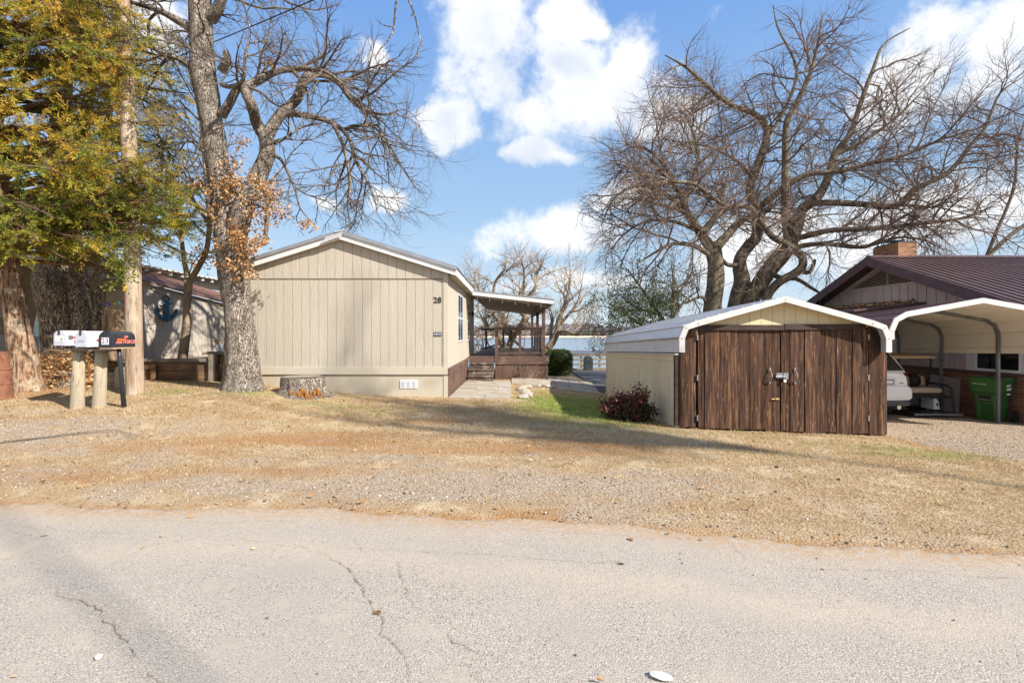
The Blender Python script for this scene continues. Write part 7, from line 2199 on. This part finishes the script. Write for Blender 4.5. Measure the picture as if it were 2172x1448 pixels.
bx_, by_ = 2.24, 9.25; bz_ = gz(bx_, by_)
bu = thing('red_bush', 'low bush with dark red and green leaves against the cream shed side', 'bush', (bx_, by_, bz_))
sm = MB(); r_ = random.Random(6); cen = []; tn = []
for k in range(70):
    a = r_.uniform(0, 6.283); L = r_.uniform(.3, .62); el_ = r_.uniform(.25, 1.35)
    d = Vector((math.cos(a) * math.cos(el_), math.sin(a) * math.cos(el_), math.sin(el_)))
    b0 = Vector((bx_ + r_.uniform(-.1, .1), by_ + r_.uniform(-.1, .1), bz_ - .02))
    e_ = b0 + Vector((d.x * L * 1.0, d.y * L * .85, d.z * L * 1.12))
    if e_.x > 2.78: e_.x = 2.78 - r_.uniform(0, .15)
    sm.tube([b0, b0.lerp(e_, .6) + Vector((0, 0, .05)), e_], [.008, .006, .003], 4, cap=False)
    red = r_.random()
    for j in range(72):
        f = r_.uniform(.35, 1.08)
        p = b0.lerp(e_, f) + Vector((r_.gauss(0, .055), r_.gauss(0, .055), r_.gauss(0, .045)))
        if p.x > 2.84: continue
        cen.append(p[:]); tn.append(min(1, max(0, .15 + .55 * red * f + .25 * f + r_.gauss(0, .14))))
for _ in range(900):
    a = r_.uniform(0, 6.283); q_ = math.sqrt(r_.random())
    cen.append((bx_ + math.cos(a) * .5 * q_, by_ + math.sin(a) * .42 * q_, bz_ + .03 + r_.random() * .3)); tn.append(r_.uniform(0, .5))
sm.build('stems', TWIG_RED, bu, fix=False)
leaves_mesh('foliage', leaf_mat('nandina_leaves', [(0, (0.03, 0.04, 0.014)), (.35, (0.065, 0.065, 0.022)), (.62, (0.11, .03, .028)), (.88, (0.24, .05, .055)), (1, (0.42, .14, .15))], trans=.25), bu, cen, .062, 23, tint=np.array(tn), aspect=.5)

fn = thing('fence', 'low weathered rail fence at the lake end of the yard', 'fence', (4.3, 27, -.5))
FW = mat('fence_wood', (0.34, 0.27, 0.18), (0.22, .17, .115), rough=.9, scale=6, stretch=(.2, 1, 1))
for x in (3.0, 3.9, 4.9, 5.9, 6.9):
    MB().box(x - .05, x + .05, 27, 27.1, -.7, .40).build('post', FW, fn)
for z in (-.42, -.15, .12, .32):
    MB().box(2.9, 4.0, 26.96, 26.998, z, z + .09).build('rail', FW, fn); MB().box(4.1, 7.0, 26.96, 26.998, z + .02, z + .13).build('rail', FW, fn)
MB().box(2.9, 7.0, 26.94, 27.14, .46, .50).build('top_rail', TIMB_GREY, fn)
gr = MB(); gx = P(1248, 0, 26.2).x
gr.prism([(gx - .24, -.48), (gx + .24, -.48), (gx + .24, .18)] + [(gx + .24 * math.cos(R(a)), .18 + .24 * math.sin(R(a))) for a in range(15, 180, 15)] + [(gx - .24, .18)], 'y', 26.1, 26.5)
tag(gr.build('covered_grill', mat('black_cover', (.03, .04, .045), (.06, .075, .08), rough=.5, scale=5), origin=(gx, 26.3, -.48), bevel=.03), 'dark round topped covered grill before the lakeside fence', 'grill')
p0 = P(1226, 792, 26); MB_ = MB().tube([p0, P(1226, 735, 26)], [.012, .008], 6)
tag(MB_.build('thin_pole', FW, origin=p0), 'thin upright pole in front of the lakeside fence', 'pole')
dk = thing('boat_dock', 'long low boat dock roof on posts in the lake beyond the fence', 'boat dock', (6, 48, LAKE_Z))
MB().add([(2, 46, -.42), (16, 46, -.30), (16, 52, -.1), (2, 52, -.22), (2, 46, -.55), (16, 46, -.43), (16, 52, -.24), (2, 52, -.36)], [(0, 1, 2, 3), (7, 6, 5, 4), (0, 4, 5, 1), (1, 5, 6, 2), (2, 6, 7, 3), (3, 7, 4, 0)]).build('roof', mat('dock_roof', (.10, .10, .11), rough=.6), dk)
for x in (2.5, 6.5, 11, 15.5): MB().box(x, x + .12, 46.3, 46.42, LAKE_Z - 2, -.5).build('post', FW, dk)
d2 = thing('boat_dock', 'grey roofed boat dock seen between the porch railings', 'boat dock', (.4, 60, LAKE_Z))
MB().add([(-1.2, 58, -1.3), (3.0, 58, -1.3), (3.0, 64, -.9), (-1.2, 64, -.9), (-1.2, 58, -1.6), (3.0, 58, -1.6), (3.0, 64, -1.2), (-1.2, 64, -1.2)], [(0, 1, 2, 3), (7, 6, 5, 4), (0, 4, 5, 1), (1, 5, 6, 2), (2, 6, 7, 3), (3, 7, 4, 0)]).build('roof', mat('dock_tin', (.22, .23, .25), rough=.5), d2)
for x in (-1, 2.8): MB().box(x, x + .12, 58.3, 58.42, LAKE_Z - 2, -1.6).build('post', FW, d2)

# flagstone path, boardwalk, edging stones
r_ = random.Random(15)
STONE = mat('flagstone', (0.42, 0.355, 0.265), (0.30, 0.25, 0.19), rough=.85, scale=4, bump=.4, bscale=40, c3=(0.36, .34, .32), s3=2.2, lo3=.5, hi3=.7)
fl = MB()


def flags(x0, x1, y0, y1, nx, ny, sk=lambda x, y: (x, y)):
    gx_ = [[(x0 + (x1 - x0) * (i + (r_.uniform(-.28, .28) if 0 < i < nx else 0)) / nx, y0 + (y1 - y0) * (j + (r_.uniform(-.3, .3) if 0 < j < ny else 0)) / ny) for i in range(nx + 1)] for j in range(ny + 1)]
    for j in range(ny):
        for i in range(nx):
            q = [gx_[j][i], gx_[j][i + 1], gx_[j + 1][i + 1], gx_[j + 1][i]]
            cx = sum(p[0] for p in q) / 4; cy = sum(p[1] for p in q) / 4
            q = [sk(cx + (p[0] - cx) * .965, cy + (p[1] - cy) * .975) for p in q]
            h = .035 + r_.uniform(-.008, .008)
            vs = [(p[0], p[1], gz(*p) - .05) for p in q] + [(p[0], p[1], gz(*p) + h) for p in q]
            fl.add(vs, [(4, 5, 6, 7), (0, 1, 5, 4), (1, 2, 6, 5), (2, 3, 7, 6), (3, 0, 4, 7)])


flags(-1.44, -.03, 11.0, 15.3, 3, 9); flags(-.02, 1.15, 15.0, 16.25, 3, 3); flags(1.0, 2.75, 14.6, 17.6, 4, 6, lambda x, y: (x + (y - 16) * .05, y))
pth = fl.build('flagstone_path', STONE, fix=False)
tag(pth, kind='structure')
bwk = MB(); y = 15.3
while y < 26.8:
    a0 = 2.62 + (y - 15.3) * .055; bwk.box(a0, 2.78 if y < 14.9 else 6.5, y, y + .135, gz(3.2, y) + .03, gz(3.2, y) + .075); y += .142
tag(bwk.build('boardwalk', mat('grey_boardwalk', (0.13, 0.12, 0.115), (.08, .075, .07), rough=.8, scale=4, stretch=(.3, 2, 1))), kind='structure')
for k, (x, y) in enumerate(((.28, 11.5), (.36, 11.95), (.40, 12.4), (.34, 12.9), (.26, 13.4), (.30, 13.9), (.46, 14.3), (.75, 14.6), (1.05, 14.75))):
    m = MB(); m.blob((x, y, gz(x, y) + .035), .15, .17, .065, k, .3, 2)
    o = m.build('edging_stone', STONE, origin=(x, y, gz(x, y)))
    tag(o, 'rough tan stone edging the bare bed between the flagstone path and the lawn', 'stone', 'stones edging the bed by the path')

# ---- grass, gravel and dead leaves (nobody could count them)
def scatter(n, x0, x1, y0, y1, seed, fn):
    r = np.random.RandomState(seed)
    # more near the camera side: uniform in ground area is enough
    x = r.uniform(x0, x1, n); y = r.uniform(y0, y1, n)
    keep = fn(x, y, r)
    return x[keep], y[keep], r


def blocked(x, y):
    b = ((x > HX0) & (x < HX1 + .02) & (y > HY0 - .01)) | ((x > XW0 - .02) & (x < XW1 + .1) & (y > SY0 - .06)) | ((x > -1.46) & (x < 0) & (y > 10.98)) | ((x > HX1) & (x < DX1 + .1) & (y > 14.9)) | (y > 14.5) & (x > 1) & (x < 3)
    b |= (y > 11.85) & (x < -6.4)
    return b


def grass():
    def fn(x, y, r):
        g, gr_, di = zones(x, y)
        p = (1 - g) ** 1.5 * (1 - .85 * di) * (.35 + .65 * np.clip(.5 + 1.2 * fractal_np(x * 1.4, y * 2.2, 31), 0, 1)) * sstep(0.05, .7, y - road_edge(x))
        vis = np.abs(x) < y * 1.12 + .3
        return (r.rand(len(x)) < p) & vis & ~blocked(x, y)
    x, y, r = scatter(520000, -11.5, 9.5, 3.6, 15, 41, fn)
    n = len(x)
    z = ground_z(x, y) + .012 * fractal_np(x * 2, y * 2, 3) + .02 * fractal_np(x * .5, y * .5, 4)
    g, gr_, di = zones(x, y)
    h = r.uniform(.012, .034, n) * (1 + .5 * gr_) * (1 + .7 * (fractal_np(x * 3, y * 3, 9) > .35))
    a = r.rand(n) * 6.283; lean = r.uniform(.3, 2.2, n) * h
    w = r.uniform(.0022, .0048, n) * (1 + .05 * y)
    b = a + 1.57
    V = np.stack([np.stack([x - np.cos(b) * w, y - np.sin(b) * w, z - .003], -1), np.stack([x + np.cos(b) * w, y + np.sin(b) * w, z - .003], -1),
                  np.stack([x + np.cos(a) * lean, y + np.sin(a) * lean, z + h], -1)], 1).reshape(-1, 3)
    t = np.clip(.24 + .30 * (r.rand(n) - .25) + .22 * fractal_np(x * .55, y * 1.3, 12) + .14 * fractal_np(x * 2.1, y * 3.6, 14) - .16 * di, 0, .55)
    isg = r.rand(n) < np.clip(gr_ * 1.1, 0, .9)
    t = np.where(isg, r.uniform(.75, 1, n), t)
    m_ = leaf_mat('dry_and_green_grass', [(0, (0.30, 0.185, 0.085)), (.28, (0.48, 0.345, 0.18)), (.55, (0.68, 0.565, 0.37)), (.72, (0.22, 0.26, 0.05)), (1, (0.34, .39, .09))], rough=.8, trans=.35)
    o = fast_mesh('grass', V, np.arange(3 * n).reshape(n, 3), m_, attr={'tint': ('F', np.repeat(t, 3))})
    tag(o, 'short dry straw coloured winter grass with a few green patches', 'grass', kind='stuff')
    print('grass', n)


grass()


def pebbles():
    bm = bmesh.new(); bmesh.ops.create_icosphere(bm, subdivisions=1, radius=1)
    bv = np.array([v.co[:] for v in bm.verts]); bf = np.array([[v.index for v in f.verts] for f in bm.faces]); bm.free()

    def fn(x, y, r):
        g, gr_, di = zones(x, y)
        d = y - road_edge(x)
        p = np.where(d > .0, g * .9 + .03 + .12 * np.exp(-(d / .25) ** 2), .012) * np.where(y > 8.5, .6, 1)
        vis = np.abs(x) < y * 1.1 + .2
        return (r.rand(len(x)) < p) & vis & ~blocked(x, y) & (y > 2.0)
    x, y, r = scatter(150000, -11, 10.5, 1.9, 11.5, 51, fn)
    n = len(x)
    onroad = y < road_edge(x)
    z = np.where(onroad, .015, ground_z(x, y) + .012 * fractal_np(x * 2, y * 2, 3) + .02 * fractal_np(x * .5, y * .5, 4))
    s = r.gamma(4.0, .0016, n).clip(.003, .014) * np.where(onroad, .6, 1)
    sc = s[:, None] * r.uniform(.7, 1.3, (n, 3)) * np.array([1, 1, .6])
    k = r.uniform(.8, 1.2, (n, len(bv)))
    a = r.rand(n) * 6.283; ca, sa = np.cos(a), np.sin(a)
    v = bv[None] * k[..., None] * sc[:, None, :]
    vx = v[..., 0] * ca[:, None] - v[..., 1] * sa[:, None]; vy = v[..., 0] * sa[:, None] + v[..., 1] * ca[:, None]
    V = np.stack([vx + x[:, None], vy + y[:, None], v[..., 2] + (z + s * .25)[:, None]], -1).reshape(-1, 3)
    Fc = (bf[None] + (np.arange(n) * len(bv))[:, None, None]).reshape(-1, 3)
    t = np.repeat(r.rand(n), len(bv))
    m_ = leaf_mat('gravel_stones', [(0, (0.13, 0.10, 0.075)), (.3, (0.27, 0.205, 0.15)), (.7, (0.38, 0.305, 0.225)), (.97, (0.46, 0.39, 0.31)), (1, (0.58, .55, .51))], rough=.85, trans=0)
    o = fast_mesh('gravel', V, Fc, m_, attr={'tint': ('F', t)})
    tag(o, 'loose pale gravel scattered along the verge and the drive', 'gravel', kind='stuff')
    print('pebbles', n)


pebbles()


def fallen_leaves():
    def fn(x, y, r):
        d = y - road_edge(x)
        p = np.where(d > 0, .55, .12) * np.where((y > 7.3) & (x > 4), 1.3, 1)
        return (r.rand(len(x)) < p) & (np.abs(x) < y * 1.1) & ~blocked(x, y) & (y > 2.1)
    x, y, r = scatter(1500, -11, 9, 2.1, 11.5, 61, fn)
    z = np.where(y < road_edge(x), .022, ground_z(x, y) + .035)
    cen = np.stack([x, y, z], -1)
    o = leaves_mesh('fallen_leaves', leaf_mat('brown_fallen_leaves', [(0, (0.10, 0.055, 0.03)), (.5, (0.33, 0.17, 0.07)), (1, (0.52, .36, .2))], trans=.05), None, cen, .05, 62, flat=.85, fold=.6)
    tag(o, 'dead brown leaves strewn thinly over the grass and road', 'fallen leaves', kind='stuff')
    # leaves caught on the awning roof
    yy = rl_.uniform(13.05, 18, 1300); xx = rl_.uniform(10.0, WX - .1, 1300) ** 1
    cen = np.stack([xx, yy, 2.26 + (xx - 9.2) * .122 + rl_.rand(1300) * .05], -1)
    o = leaves_mesh('roof_leaf_litter', MATS['brown_fallen_leaves'], None, cen, .10, 63, flat=.7, fold=.6)
    tag(o, 'brown leaf litter lying on the low purple awning roof', 'leaf litter', kind='stuff')


fallen_leaves()
lt = MB(); q = P(1402, 1436, F * (EYE - .02) / (1436 - HZ)); lt.blob((q.x, q.y, .028), .055, .022, .012, 3, .35, 2)
lt.shear(lambda p: (q.x + (p[0] - q.x) * .9 + (p[1] - q.y) * .5, q.y - (p[0] - q.x) * .45 + (p[1] - q.y) * .9, p[2]))
tag(lt.build('paper_scrap', mat('dirty_white', (.72, .70, .66), rough=.8), origin=(q.x, q.y, .02)), 'crumpled whitish scrap lying on the road near the bottom edge', 'litter')
q = P(208, 1394, F * (EYE - .02) / (1394 - HZ)); lt = MB(); lt.blob((q.x, q.y, .024), .016, .014, .012, 5, .3, 2)
tag(lt.build('white_pebble', mat('white_quartz', (.74, .73, .72), rough=.6), origin=(q.x, q.y, .015)), 'single white pebble on the asphalt at lower left', 'pebble')
